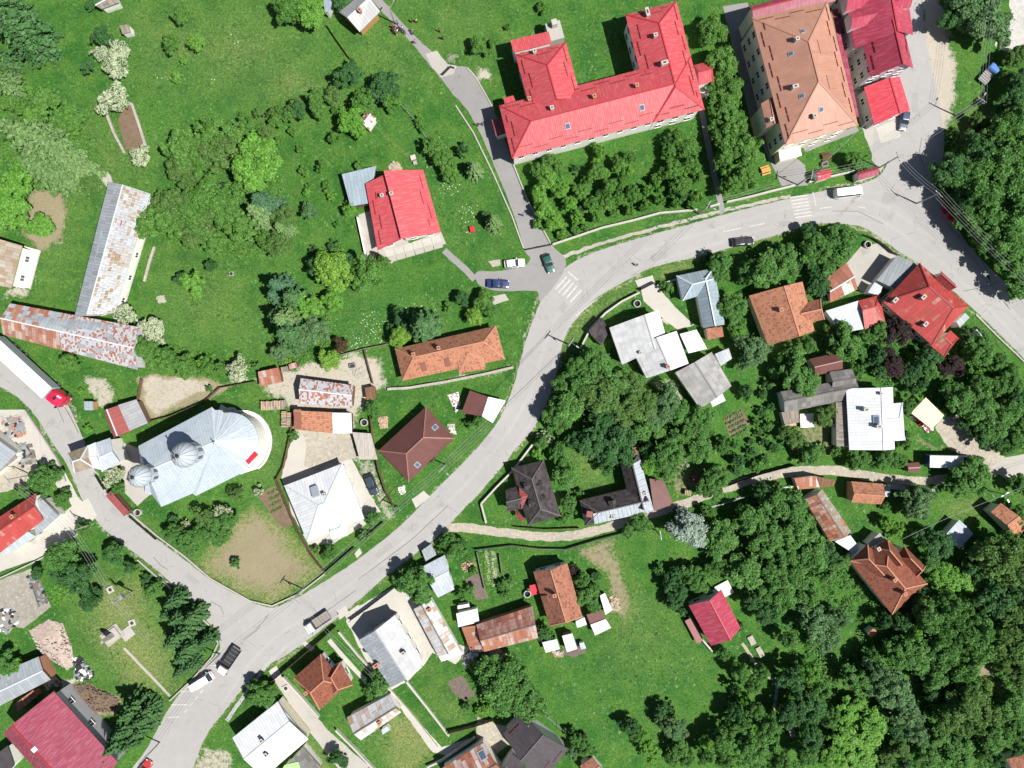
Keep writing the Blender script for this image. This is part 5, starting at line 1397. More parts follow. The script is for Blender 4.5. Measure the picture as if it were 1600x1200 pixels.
def broad_mesh(name, mat, seed, n=5200, clumps=46, leaf=.060, loose=.0, flat=1.0, droop=0.0):
    """crown of unit radius, z 0..~1.7*flat, made of leaf clumps on limbs with gaps between"""
    rg = np.random.RandomState(seed); Cs, Rs = [], []
    lob = rg.rand(5) * 6.283; la = rg.uniform(.06, .20, 5)
    for i in range(clumps):
        d = rg.randn(3); d /= np.linalg.norm(d); d[2] = abs(d[2]) * 1.0 - .25 if rg.rand() < .8 else d[2]
        az = math.atan2(d[1], d[0]); lobe = 1 + sum(la[k] * math.sin((k + 2) * az + lob[k]) for k in range(4)) * .8
        rr = rg.uniform(.55, .86) if rg.rand() < .8 else rg.uniform(.1, .5)
        Cs.append(np.array([d[0] * rr * lobe, d[1] * rr * lobe, (.85 + d[2] * rr * .82) * flat - droop * rr * rr * .3])); Rs.append(rg.uniform(.11, .27) * (1 - loose * .3))
    Cs = np.array(Cs); Rs = np.array(Rs); w = Rs ** 2; w /= w.sum()
    k = rg.choice(len(Cs), n, p=w); d = rg.randn(n, 3); d /= np.linalg.norm(d, axis=1)[:, None]
    d[:, 2] = np.where(d[:, 2] < -.3, -d[:, 2], d[:, 2])
    rad = Rs[k] * (rg.uniform(.72, 1.08, n)); C = Cs[k] + d * rad[:, None] * np.array([1, 1, .85])
    stray = rg.rand(n) < .07; C[stray] += rg.randn(stray.sum(), 3) * .10
    Nn = d * .8 + rg.randn(n, 3) * .42; Nn[:, 2] += .75; Nn /= np.linalg.norm(Nn, axis=1)[:, None]
    C[:, 2] = np.maximum(C[:, 2], 0.0)
    S = leaf * .88 * rg.uniform(.6, 1.45, n)
    return leaf_mesh(name, C, Nn, S, rg, mat)

def spruce_mesh(name, mat, seed, tiers=15, sparse=1.0):
    rg = np.random.RandomState(seed); C, N, S = [], [], []
    for t in range(tiers):
        f = t / (tiers - 1); z = .12 + f * 2.55; L = (1 - f) ** .82 * rg.uniform(.92, 1.08) + .05; nb = int(6 + 6 * (1 - f))
        a0 = rg.rand() * 6.283
        for b in range(nb):
            a = a0 + 6.283 * b / nb + rg.uniform(-.22, .22); l = L * rg.uniform(.72, 1.1); m = max(4, int(l * 30 * sparse))
            for i in range(m):
                s = (i + .5) / m; w = .20 * l * (1 - s) ** .5 * s ** .35 + .02
                for side in (-1, 1, 0):
                    off = side * rg.uniform(.3, 1) * w
                    x = s * l; px = math.cos(a) * x - math.sin(a) * off; py = math.sin(a) * x + math.cos(a) * off
                    C.append((px, py, z - .30 * x * x - .08 * x + .02 * rg.randn() - abs(off) * .25)); N.append((math.cos(a) * .25 + rg.randn() * .25, math.sin(a) * .25 + rg.randn() * .25, 1.1)); S.append(.050 * rg.uniform(.6, 1.5))
    C = np.array(C); N = np.array(N); N /= np.linalg.norm(N, axis=1)[:, None]
    return leaf_mesh(name, C, N, np.array(S), rg, mat)

LEAF = {
    'broad': m_leaf('leaf_mid_green', (.120, .245, .055), (.175, .310, .078)),
    'dark': m_leaf('leaf_dark_green', (.072, .165, .052), (.105, .210, .068)),
    'mid': m_leaf('leaf_fresh_green', (.140, .275, .052), (.205, .350, .075), .5),
    'light': m_leaf('leaf_bright_green', (.190, .385, .055), (.260, .430, .080)),
    'yellow': m_leaf('leaf_yellow_green', (.26, .40, .062), (.32, .46, .08)),
    'olive': m_leaf('leaf_olive_green', (.140, .225, .055), (.190, .275, .075)),
    'grey': m_leaf('leaf_grey_green', (.150, .245, .098), (.205, .295, .125)),
    'silver': m_leaf('leaf_silver', (.36, .36, .31), (.46, .45, .40), .3),
    'purple': m_leaf('leaf_purple', (.055, .028, .032), (.085, .042, .046), .3),
    'spruce': m_leaf('needle_green', (.072, .150, .050), (.105, .185, .064), .25),
    'spruceblue': m_leaf('needle_blue_green', (.085, .162, .082), (.115, .195, .102), .25),
    'sprucelight': m_leaf('needle_pale_green', (.175, .245, .085), (.22, .285, .11), .25),
    'blossom': m_leaf('leaf_and_blossom', (.075, .16, .035), (.11, .19, .045), .4, blossom=(.56, .62, .42), bthr=.58),
    'red': m_leaf('leaf_reddish', (.12, .06, .035), (.15, .075, .04), .35),
}
CROWN = {}
for k in ('broad', 'mid', 'dark', 'light', 'olive', 'grey'):
    CROWN[k] = [broad_mesh(k + '_crown', LEAF[k], 10 + i * 7 + len(k), n=(10500, 8400, 9200, 7600)[i], clumps=(105, 70, 90, 60)[i], leaf=(.052, .060, .055, .058)[i], loose=(.2, .0, .5, .7)[i]) for i in range(4)]
for k in ('yellow', 'purple', 'silver', 'red'):
    CROWN[k] = [broad_mesh(k + '_crown', LEAF[k], 50 + i + len(k), n=9000, clumps=90, leaf=.05, loose=.3) for i in range(2)]
CROWN['blossom'] = [broad_mesh('blossom_crown', LEAF['blossom'], 90 + i, n=8000, clumps=70, leaf=.055, loose=.3, flat=.8) for i in range(3)]
for k in ('spruce', 'spruceblue', 'sprucelight'):
    CROWN[k] = [spruce_mesh(k + '_crown', LEAF[k], 70 + i + len(k)) for i in range(2)]
# bushes: fewer, larger leaves
BUSH = {}
for k in ('broad', 'mid', 'dark', 'light', 'olive', 'grey', 'yellow', 'red', 'purple', 'blossom'):
    BUSH[k] = [broad_mesh(k + '_bush', LEAF[k], 130 + i * 3 + len(k), n=2600, clumps=26, leaf=.10, loose=.2, flat=.75) for i in range(2)]

def trunk_mesh(seed, conifer=False):
    rg = random.Random(seed); m = MB(); pts = [Vector((0, 0, -.05))]
    for i in range(4): pts.append(Vector((rg.uniform(-.04, .04) * i, rg.uniform(-.04, .04) * i, .25 * (i + 1))))
    for i in range(4): m.tube(pts[i], pts[i + 1], .085 * (1 - i * .22), .085 * (1 - (i + 1) * .22), 7)
    if not conifer:
        for i in range(7):
            a = i * 2.4 + rg.random(); p = pts[2].lerp(pts[3], rg.random()); q = p + Vector((math.cos(a) * .5, math.sin(a) * .5, rg.uniform(.18, .42)))
            m.tube(p, q, .034, .010, 5)
    me = mesh('trunk', m.v, m.f, smooth=True); me.materials.append(MT['bark']); return me
TRUNK = [trunk_mesh(i) for i in range(3)]; TRUNKC = trunk_mesh(9, True)

TREES = []   # filled first, labelled afterwards
KIND = {'broad': 'green', 'mid': 'fresh green', 'dark': 'dark green', 'light': 'bright green', 'yellow': 'yellow green', 'olive': 'olive green', 'grey': 'grey green', 'silver': 'silvery', 'purple': 'purple leaved',
        'blossom': 'white flowering', 'spruce': 'green', 'spruceblue': 'bluish', 'sprucelight': 'pale green', 'red': 'reddish'}
def tree(x, y, r, kind, h=None, forest=None):
    con = kind.startswith('spruce'); rm = r * SC
    if h is None: h = rm * 3.0 if con else (rm * 1.75 + 1.2 if rm > 1.3 else rm * 1.6 + .3)
    bush = (not con) and rm < 1.5
    k = .45 if con else .62
    gx, gy = unproj(x, y, h * k)
    root = bpy.data.objects.new('spruce_tree' if con else ('shrub' if bush else ('flowering_tree' if kind == 'blossom' else 'small_tree' if (r <= 17 and not forest) else 'tree')), None); COL.objects.link(root)  # smaller trees outside the woods are named by crown size alone
    root.location = P(gx, gy); root.empty_display_size = .5
    cm = rnd.choice((BUSH if bush else CROWN)[kind if not bush or kind in BUSH else 'broad'])
    c = bpy.data.objects.new('crown', cm); COL.objects.link(c); c.parent = root
    if con: c.scale = (rm, rm, h / 2.72); c.location = (0, 0, 0)
    elif bush:
        zs = h / 1.25; c.scale = (rm * 1.05, rm * 1.05, zs); c.location = (0, 0, .02)
    else:
        z0 = h * .18; c.scale = (rm * .98, rm * .98, (h - z0) / 1.62); c.location = (0, 0, z0)
        c.scale.x *= rnd.uniform(.93, 1.08); c.scale.y *= rnd.uniform(.93, 1.08)
    c.rotation_euler = (0, 0, rnd.uniform(0, 6.28))
    if not bush:
        t = bpy.data.objects.new('trunk', TRUNKC if con else rnd.choice(TRUNK)); COL.objects.link(t); t.parent = root
        t.scale = (max(1.2, rm * .8),) * 2 + (h * (.96 if con else .62),); t.rotation_euler = (0, 0, rnd.uniform(0, 6.28))
    TREES.append(dict(o=root, x=x, y=y, r=r, kind=kind, noun=('spruce' if con else 'bush' if bush else 'tree'), forest=forest))
    return root

SPEC = []
def many(kind, s, forest=None, hk=None):
    v = [float(t) for t in s.replace('\n', ' ').replace(',', ' ').split()]
    for i in range(0, len(v), 3):
        h = None
        if hk: h = v[i + 2] * SC * hk + 1.5
        x, y, r = v[i:i + 3]
        if forest: r *= .98
        elif 820 < x < 1110 and 200 < y < 375: r *= .72      # young orchard in rows
        elif 850 < x < 1110 and 540 < y < 770 or (x > 1230 and y < 720): r *= .90
        elif kind == 'spruce' and y > 900: r *= .86
        elif kind in ('mid', 'light', 'olive') and x < 600: r *= .93
        SPEC.append([x, y, r, kind, h, forest])

# upper left meadow
many('spruce', '-8 8 42  28 48 44  -6 92 26')
many('sprucelight', '8 130 26  58 222 52')
many('olive', '-5 105 22  140 286 20 20 205 24')
many('sprucelight', '96 238 36  120 262 30  70 266 38')
many('light', '22 288 34  14 332 34  40 262 22 52 178 16 110 205 16')
many('mid', '66 158 28  104 188 26  128 224 22  36 168 18 14 160 16 150 246 14')
many('dark', '160 58 18  137 103 13  282 209 9')
many('blossom', '154 82 13  184 78 17  178 102 21  174 154 25  217 243 17')
many('mid', '268 68 16  282 22 15  452 14 26 286 12 10')
many('light', '306 66 15  286 95 7  486 20 26 276 120 10')
many('dark', '532 6 14  140 8 9')
many('mid', '288 232 34  332 212 34  318 250 26  372 208 22')
many('olive', '344 238 38  282 262 24  300 285 22')
many('light', '400 256 42  410 232 24  392 290 24')
many('dark', '544 116 24  600 134 24  466 172 14')
many('mid', '608 150 16  568 156 22  494 154 18  498 172 15  451 180 15  432 188 13  436 172 11 392 198 18 380 180 8')
many('olive', '520 148 18  460 162 12  428 176 12  404 176 10 414 206 16 426 240 14')
many('light', '621 152 11  549 190 24  560 205 14  534 176 10')
many('mid', '520 214 11  470 234 9  502 260 11  474 268 10  456 206 9  436 218 9 560 258 10 512 290 10 485 292 8 610 170 9 524 172 8')
many('mid', '676 228 18  690 244 16  700 258 14  706 276 13  654 192 8  660 202 7')
many('light', '684 238 13  702 266 12 656 184 6')
many('sprucelight', '740 264 18')
many('dark', '724 234 11  732 262 10')
many('mid', '748 70 14  770 66 9  795 42 7  762 82 8')
many('mid', '848 10 10')
# middle left thickets
many('mid', '232 350 28  214 362 16  322 312 36  352 330 30  378 352 32  334 380 22  300 335 34  264 340 30  372 300 26  396 300 18')
many('olive', '278 322 34  302 366 24  252 318 22  386 322 22 326 345 26')
many('grey', '316 350 22  345 306 18')
many('spruceblue', '412 318 30  412 330 24')
many('sprucelight', '406 334 30  440 356 18  446 500 30')
many('olive', '434 380 22  442 340 22  428 392 14')
many('grey', '484 330 15  492 515 24  470 530 22 440 548 18')
many('light', '482 478 26  520 470 18  546 328 13  300 442 24  480 300 8  518 308 8')
many('dark', '284 438 14  546 318 8  500 420 22  542 410 16  490 392 9  520 384 9  330 415 11')  # dark crown left of the yellow tree stands in for its shadow
many('yellow', '520 424 34')
many('mid', '574 430 30  600 410 12  558 418 18  412 372 16  420 300 16 528 352 7 530 382 8')
many('purple', '587 402 9')
many('spruceblue', '436 446 26  430 462 20')
many('spruce', '458 466 28  434 494 24  452 522 34')
many('yellow', '514 562 18  450 566 6')
many('red', '532 540 13  438 545 9')
many('spruce', '660 508 34')
many('dark', '632 500 18  722 466 12  612 512 10')
many('yellow', '624 526 19  741 494 14')
many('mid', '756 468 15  766 486 12  700 480 9  748 480 11')
many('sprucelight', '770 346 17')
many('dark', '762 338 10')
many('blossom', '194 492 19  236 514 20  242 526 14  370 577 20')
many('mid', '226 544 20  258 560 20  290 572 20  322 576 17  346 576 13  236 556 16  215 540 12 400 572 9 108 566 16')
many('light', '286 580 13  66 352 20  46 356 12 316 568 12')
many('olive', '62 340 12  2 426 20  14 440 14')
# church, lanes and lower left
many('broad', '72 746 20  56 756 18  34 770 14  96 780 13  104 770 9  88 742 12 80 730 10')
many('dark', '120 902 28  92 888 18  112 880 16  58 895 11  140 940 15  152 925 10')
many('broad', '104 866 22  88 878 20  120 884 14  178 860 15  128 826 12')
many('dark', '176 866 16  204 886 12  226 906 10  232 916 8')
many('light', '135 822 10  25 1042 14')
many('broad', '10 1038 18  -6 1050 16  235 924 13  248 912 9')
many('spruce', '272 938 24  264 956 22  280 964 26  302 962 24  290 985 28  272 1000 26  300 1006 26  322 1000 20  286 1024 24  298 1040 18  280 1050 16')
many('spruce', '206 1108 30  224 1120 26  196 1136 28  222 1138 24  184 1160 30  234 1104 18  204 1160 20 176 1178 20')
many('olive', '370 772 14  318 806 18  280 830 12')
many('dark', '362 766 9  306 796 10  270 812 9')
many('broad', '268 832 15  290 846 18  300 858 14  338 820 16  356 812 16  330 836 18  308 834 16  350 836 13')
many('blossom', '345 802 14  352 800 10  178 742 13  170 752 10  176 730 8  290 818 8  404 768 9')
many('broad', '368 880 9  184 764 11')
many('light', '136 670 8  126 612 6')
# inside the bend of the road
many('broad', '886 632 32  872 652 28  908 604 28  930 568 30  956 602 32  902 576 22  880 600 20')
many('light', '896 640 22  942 630 24')
many('olive', '936 622 36  986 606 28  976 640 36  1006 634 30')
many('dark', '964 690 32  930 692 26  950 712 26  914 690 22  944 656 28 976 700 22')
many('grey', '1042 632 28  1022 652 24')
many('broad', '1010 670 28  1056 642 24  1070 680 24  1090 700 26  1036 700 20  1086 660 22  1104 652 20  1040 726 26  1056 710 20')
many('blossom', '974 666 11  988 656 10  986 674 12  996 664 10  1064 724 12  1068 714 8  849 678 8  858 686 9')
many('light', '1014 726 20')
many('broad', '846 690 12  868 712 14  884 742 24  880 724 16  894 748 16  870 700 12  1030 730 18')
many('light', '888 736 18  838 708 9')
many('dark', '872 698 12  962 640 18  1016 704 16')
many('broad', '888 786 14  894 798 10  906 770 8  880 810 9  838 740 9')
many('broad', '1116 752 26  1102 762 18  1000 816 18  984 828 14  1128 742 14 1108 800 12')
many('silver', '1076 826 31')
many('dark', '1056 806 12')
many('dark', '1172 706 9  1154 720 11  1196 690 8  1184 676 7  1166 612 12  1200 602 9  1146 694 8  1190 644 9  1206 636 8  1174 690 6  1210 700 9 1150 736 8 1192 616 8')
many('broad', '1128 700 12  1180 728 10  1196 720 8  1142 712 8  1182 660 8  1200 664 10 1130 690 10')
# school orchard and tree row
many('mid', '1114 46 22  1126 84 20  1106 60 14  1130 108 20  1144 138 20  1128 160 22  1136 178 20  1148 196 22  1140 220 24  1122 190 16  1160 226 24  1134 246 22  1156 262 24  1170 244 18  1148 288 22  1172 282 18  1138 268 16 1120 130 14')
many('light', '1128 122 13  1142 154 14  1136 206 15  1152 238 15  1160 272 14  1132 294 12')
many('mid', '936 236 16  926 226 12  860 252 20  846 268 22  872 262 18  932 268 20  918 280 16  966 258 18  984 246 17  952 292 20  972 282 17  1058 214 20  1072 232 22  1046 236 18  1078 258 24  1052 262 22  1090 278 16  1038 270 16  1064 290 22  1088 304 16  1024 282 14')
many('light', '936 236 14 966 258 16 1058 214 17 1078 258 18 948 316 16 1012 296 14 878 366 12 924 318 15  856 282 24  842 304 22  876 296 20  850 328 22  866 346 22  890 318 18  842 350 13  900 340 16  1066 270 14  946 268 12 984 268 13 930 250 11')
many('mid', '906 300 18  924 318 20  948 316 20  968 310 18  990 302 20  1012 296 16  1008 320 14  984 328 15  930 340 14  960 334 13  1032 312 14  1056 316 14  1078 320 12  898 360 12  878 366 13  914 355 10 1030 295 12')
many('dark', '1040 222 14  1054 300 15  898 264 10  938 302 13  972 298 12  906 324 12  1000 312 10 1070 306 12')
many('mid', '1334 250 15  1346 262 10  1324 258 9')
# north east wood and stream
many('grey', '1530 22 40  1556 40 32  1508 10 30  1540 -8 30  1548 56 20')
many('dark', '1488 14 24  1504 36 22')
F1 = 'broadleaf trees in the wood beside the road at the right'
many('dark', '1494 258 28  1526 240 30  1484 284 20  1506 310 24', F1, 2.2)
many('broad', '1560 214 26  1584 186 24  1512 276 32  1548 262 34  1586 238 34  1532 310 34  1574 292 36  1514 332 24  1548 340 32  1590 330 36  1540 370 26  1572 376 30  1604 372 30  1588 408 28  1566 414 20  1610 290 30  1604 440 26  1596 470 18  1478 262 15  1525 345 22', F1, 2.1)
many('light', '1560 340 24  1536 282 20  1580 318 20  1600 400 20  1556 290 18  1522 322 16', F1, 2.2)
many('olive', '1582 94 18  1594 82 16  1574 122 13  1488 208 12 1526 186 14 1540 196 14')
many('dark', '1592 132 24  1574 156 22  1594 164 20  1566 172 12 1484 222 9')
many('red', '1528 200 10')
# houses of the right half
many('broad', '1126 412 21  1122 426 17  1187 413 23  1166 425 19  1190 432 22  1224 404 26  1236 418 18  1206 420 18  1148 470 20  1142 494 18  1154 508 14')
many('light', '1154 520 13  1296 372 14')
many('broad', '1272 376 24  1300 374 24  1280 398 24  1308 396 24  1326 376 20  1268 404 16  1290 418 18  1318 362 14  1262 384 14')
many('dark', '1262 360 14  1276 424 14  1284 446 18  1272 450 16  1106 400 10  1212 390 13  1246 414 12 1278 480 12 1288 466 10')
many('broad', '1045 450 10  1037 446 8')
many('grey', '1178 546 24  1162 530 12  1170 562 16')
many('broad', '1250 582 30  1232 592 20  1268 590 20  1256 604 20  1242 548 16  1264 540 13  1226 560 14  1214 580 13')
many('olive', '1300 518 16  1232 540 11  1248 535 9')
many('dark', '1316 532 20  1302 528 14  1294 538 10')
many('broad', '1334 530 24  1318 546 20  1342 548 18  1372 516 18  1382 510 12  1352 524 14  1340 580 14  1350 570 10')
many('purple', '1404 516 24  1390 522 17  1416 520 16  1394 566 20  1400 580 15  1388 552 14  1490 568 18  1476 576 15  1500 580 12')
many('light', '1424 560 10  1514 552 14  1528 580 12')
many('dark', '1372 556 16  1376 580 15  1450 560 20  1436 574 18  1516 524 18')
many('broad', '1450 580 18  1524 540 22  1542 556 20  1536 530 16  1560 566 18  1506 520 14  1578 580 18  1470 548 12')
many('dark', '1420 588 14  1424 608 12  1440 598 12')
many('broad', '1420 634 14  1438 608 10  1484 610 18  1498 634 22  1506 612 20  1522 642 24  1542 628 22  1556 648 24  1542 674 24  1566 668 20  1580 640 22  1586 600 20  1590 684 22  1574 698 18  1600 660 20  1532 600 20 1560 604 18')
many('dark', '1506 662 13  1534 684 18  1522 676 13  1556 690 14  1494 606 12  1590 622 16  1548 694 10')
many('olive', '1286 652 18  1296 640 13  1306 660 11  1242 684 18  1228 676 14  1250 694 12')
many('broad', '1268 708 20  1256 716 12  1344 716 20  1334 722 14  1386 712 20  1376 720 16  1404 720 14  1362 716 11  1306 706 11  1414 694 12  1418 680 9  1282 702 11')
many('red', '1308 700 6')
many('broad', '1512 744 26  1530 736 18  1498 760 20  1488 748 14  1530 760 14')
many('grey', '1430 780 24  1446 788 18  1414 784 18  1424 798 14  1440 770 16')
many('broad', '1596 760 18  1584 752 13  1460 770 9  1384 790 8')
many('light', '1386 818 12  1402 826 13  1420 834 10  1394 832 9')
many('broad', '1594 806 18  1606 830 20')
# lower middle
many('dark', '636 902 18')
many('broad', '650 912 24  640 918 20  662 904 18  654 928 16  626 912 14')
many('broad', '712 858 18  700 846 15  726 868 13  690 858 10')
many('dark', '718 850 11  692 868 9')
many('broad', '720 928 10  734 920 9  784 914 9  790 928 9  796 906 7  740 892 7  700 894 7')
many('purple', '896 892 9  886 900 7')
many('broad', '910 908 13  918 930 18  926 946 13  904 920 10  926 920 12')
many('dark', '932 900 9  846 990 12')
many('broad', '852 988 12  860 998 10')
many('light', '790 1092 20')
many('broad', '784 1068 32  804 1078 32  820 1094 28  770 1052 22  800 1050 24  780 1090 22  830 1110 18')
many('dark', '762 1044 20  790 1040 18  758 1068 12')
many('light', '742 1042 10  756 1092 8  760 1106 9  748 1110 8')
many('dark', '728 1104 8')
many('broad', '592 1070 18  580 1080 13  586 1058 12')
many('dark', '576 1060 9  524 1182 12  536 1190 10')
many('broad', '408 1082 20  418 1092 16  396 1090 14  398 1072 12  582 816 8  578 814 7')
many('broad', '582 808 13  568 836 11  516 862 12  508 868 8 493 858 7')
many('broad', '900 1156 13  912 1170 14  890 1144 9  922 1176 10')
many('grey', '894 1176 12')
many('red', '910 1150 7  460 682 6')
many('broad', '581 638 12  584 650 8  745 658 11  734 662 9  458 682 9')
many('broad', '326 607 6')
# meadow edge, small house garden and the big lower right wood
many('dark', '1046 912 16  1060 926 17  1052 940 13  1068 954 9  1056 896 12')
many('broad', '1092 910 18  1080 898 16  1104 892 15  1030 890 10')
many('broad', '1132 1022 12  1156 980 8')
many('dark', '1032 1110 12  984 1134 14  1046 1108 10')
many('grey', '1048 1136 18  1038 1126 12  1060 1142 15')
many('light', '1012 1168 15  1004 1150 12  1020 1182 14')
many('broad', '994 1146 13  1060 1168 16  1074 1184 15  1050 1186 13')
F2 = 'broadleaf trees in the big wood at the lower right'
many('broad', '1110 838 20  1130 822 18  1142 850 22  1122 862 16  1164 826 18  1180 800 20  1214 776 22  1240 778 22  1226 800 24  1204 826 24  1236 836 26  1262 820 22  1196 858 24  1226 866 26  1256 858 24  1274 876 24  1160 880 20  1180 892 22  1212 898 26  1240 902 24  1166 910 18  1146 890 15  1290 900 20  1200 926 22  1230 936 24  1262 930 22  1120 890 14  1154 800 14  1200 792 16  1300 876 16 1240 812 18', F2, 2.0)
many('light', '1216 890 18  1226 920 18  1250 880 16  1232 900 16  1296 896 18  1310 902 14  1130 880 12', F2, 2.0)
many('dark', '1290 864 18  1310 880 14  1190 768 16  1188 842 14  1146 872 12  1176 940 15  1186 960 13  1206 960 14', F2, 2.0)
many('grey', '1270 960 24  1290 972 20  1258 982 20  1300 992 18  1312 966 16  1280 1000 16', F2, 2.0)
many('broad', '1230 1000 14  1160 1056 14  1176 1070 15  1152 1040 12  1190 1050 14  1180 1110 16  1196 1130 18  1210 1150 16  1176 1150 18  1156 1130 18  1136 1160 18  1160 1170 18  1190 1180 20  1120 1150 14  1130 1186 15  1102 1180 15  1220 1190 18', F2, 2.3)
many('light', '1232 1046 14  1264 1052 18  1242 1088 16  1230 1110 16  1106 1160 14  1162 1096 11', F2, 2.2)
many('dark', '1244 1058 20  1252 1100 20  1236 1124 18  1262 1122 18  1270 1086 18  1256 1150 18  1280 1150 16  1276 1110 16  1148 1110 13  1220 1068 13  1150 1076 10', F2, 2.4)
many('broad', '1264 1072 18  1286 1090 20  1248 1170 16  1272 1180 18  1296 1120 18  1338 1052 18  1350 1066 18  1328 1066 14', F2, 2.2)
many('grey', '1372 1050 22  1390 1066 24  1404 1082 24  1380 1086 22  1412 1104 22  1424 1122 20  1436 1138 18  1420 1150 16', F2, 2.2)
many('broad', '1416 1000 22  1434 1012 22  1424 1030 20  1404 1018 16  1440 1030 18  1402 1040 18  1452 1060 16  1362 1024 14', F2, 2.3)
many('light', '1428 990 16  1440 1022 14  1382 1018 10  1420 1016 12', F2, 2.3)
many('broad', '1462 960 26  1484 950 28  1500 966 28  1520 984 28  1476 984 26  1500 1002 28  1522 1016 26  1480 1014 24  1500 1036 24  1468 1036 18  1512 1046 18  1458 1004 18', F2, 2.5)
many('dark', '1440 956 18  1452 980 14  1440 1044 14  1466 1056 16  1380 970 14  1402 976 13  1396 962 11  1420 970 14  1436 928 14', F2, 2.2)
many('yellow', '1540 1070 13', F2)
many('olive', '1508 1076 22  1530 1086 24  1546 1100 22  1512 1104 24  1492 1096 20  1494 1124 22  1518 1130 22  1538 1120 18  1476 1112 18', F2, 2.3)
many('olive', '1572 960 26  1590 984 28  1560 992 24  1584 1014 28  1600 950 24  1560 1030 20  1590 1044 20  1604 1010 24', F2, 2.3)
many('dark', '1548 950 22  1566 930 22  1544 924 18  1590 922 22  1540 980 16  1600 1060 18', F2, 2.5)
many('olive', '1560 862 28  1586 868 28  1600 890 24  1556 884 24  1580 900 24  1540 872 18  1600 850 18', F2, 2.6)
many('dark', '1540 850 16  1530 890 16  1516 880 14  1480 872 12  1462 836 18  1450 850 16  1474 850 14  1440 838 13  1466 866 12', F2, 2.2)
many('light', '1474 890 18  1496 888 18  1510 902 18  1486 912 20  1466 908 14  1526 916 18  1504 926 18', F2, 1.5)
many('broad', '1444 872 14  1458 884 13  1528 934 14  1538 906 14', F2, 1.8)
many('light', '1336 1100 20  1352 1126 22  1322 1120 20  1340 1150 24  1360 1160 22  1316 1150 22  1330 1180 24  1306 1176 20  1372 1136 18  1356 1190 22  1300 1196 18', F2, 1.2)
many('olive', '1380 1190 18  1400 1170 16  1386 1116 14', F2, 1.5)
many('dark', '1398 1148 14  1408 1130 14  1420 1190 16  1440 1170 13  1462 1090 12  1452 1076 12 1400 1200 13', F2, 2.0)
many('broad', '1456 1150 18  1474 1146 18  1486 1160 18  1456 1180 18  1480 1184 18  1500 1170 16  1440 1196 16  1506 1192 14  1520 1160 16  1416 1170 13', F2, 1.9)
many('broad', '1564 1110 18  1582 1126 20  1560 1140 18  1544 1152 18  1600 1100 20  1600 1140 18  1580 1152 18  1536 1180 15  1560 1166 14  1576 1090 14', F2, 2.2)
many('dark', '1580 1104 16  1548 1130 14  1592 1168 16  1556 1186 14', F2, 2.2)

def plant():
    """crowns that grow into each other far enough to read as one tree become one tree"""
    L = [s for s in SPEC if not s[3].startswith('spruce') and s[3] != 'blossom' and (s[2] > 17 or (s[5] and s[2] * SC >= 1.5))]
    rest = [s for s in SPEC if not any(s is q for q in L)]
    while len(L) > 300:
        A = np.array([[s[0], s[1], s[2]] for s in L]); D = np.hypot(A[:, None, 0] - A[None, :, 0], A[:, None, 1] - A[None, :, 1])
        Q = D / (A[:, None, 2] + A[None, :, 2]) + np.maximum(0, np.sqrt(A[:, None, 2] ** 2 + A[None, :, 2] ** 2) * .9 - 27) * .06
        K = np.array([hash_kind(s[3]) for s in L]); Q += (K[:, None] != K[None, :]) * .25
        Fz = np.array([bool(s[5]) for s in L]); Q += (~(Fz[:, None] & Fz[None, :])) * .16
        Q[np.arange(len(L)), np.arange(len(L))] = 99; i, j = divmod(int(Q.argmin()), len(L)); a, b = L[i], L[j]
        wa, wb = a[2] ** 2, b[2] ** 2; big = a if wa >= wb else b
        n = [(a[0] * wa + b[0] * wb) / (wa + wb), (a[1] * wa + b[1] * wb) / (wa + wb), math.sqrt(wa + wb) * .90, big[3], max(a[4], b[4]) if a[4] and b[4] else None, big[5]]
        L = [s for k, s in enumerate(L) if k not in (i, j)] + [n]
    for s in L + rest: tree(*s)
def hash_kind(k): return sorted(KIND).index(k)
plant()

def undergrowth(name, label, polys, n, mat, lo=.3, hi=1.2, seed=1, per=34):
    """low tangled growth nobody could count, one object"""
    rg = np.random.RandomState(seed); Cs, Ns, Ss = [], [], []
    for pts, share in polys:
        px = [p[0] for p in pts]; py = [p[1] for p in pts]; x = rg.uniform(min(px), max(px), n * 4); y = rg.uniform(min(py), max(py), n * 4)
        k = pip(x, y, pts) & (vnoise(x, y, 16, seed + 3) > .38)
        for pol in OCC:
            if max(q[0] for q in pol) < min(px) or min(q[0] for q in pol) > max(px): continue
            k &= ~pip(x, y, pol)
        x, y = x[k][:int(n * share)], y[k][:int(n * share)]; m = len(x)
        r = rg.uniform(.35, 1.0, m); h = rg.uniform(lo, hi, m)
        d = rg.randn(m, per, 3); d /= np.linalg.norm(d, axis=2)[..., None]; d[..., 2] = np.abs(d[..., 2])
        q = d * np.stack([r, r, h], -1)[:, None] * rg.uniform(.6, 1.1, (m, per, 1)); q[..., 0] += ((x - 800) * SC)[:, None]; q[..., 1] += ((600 - y) * SC)[:, None]
        Cs.append(q.reshape(-1, 3)); nn = d * .7 + rg.randn(m, per, 3) * .4; nn[..., 2] += .8; Ns.append(nn.reshape(-1, 3)); Ss.append(rg.uniform(.10, .24, m * per))
    C = np.concatenate(Cs); N = np.concatenate(Ns); N /= np.linalg.norm(N, axis=1)[:, None]; S = np.concatenate(Ss)
    o = link(name, leaf_mesh(name, C, N, S, rg, LEAF[mat]), None, LEAF[mat], 'stuff'); o['label'] = label; o['category'] = 'undergrowth'
    print(name, len(C) * 2)
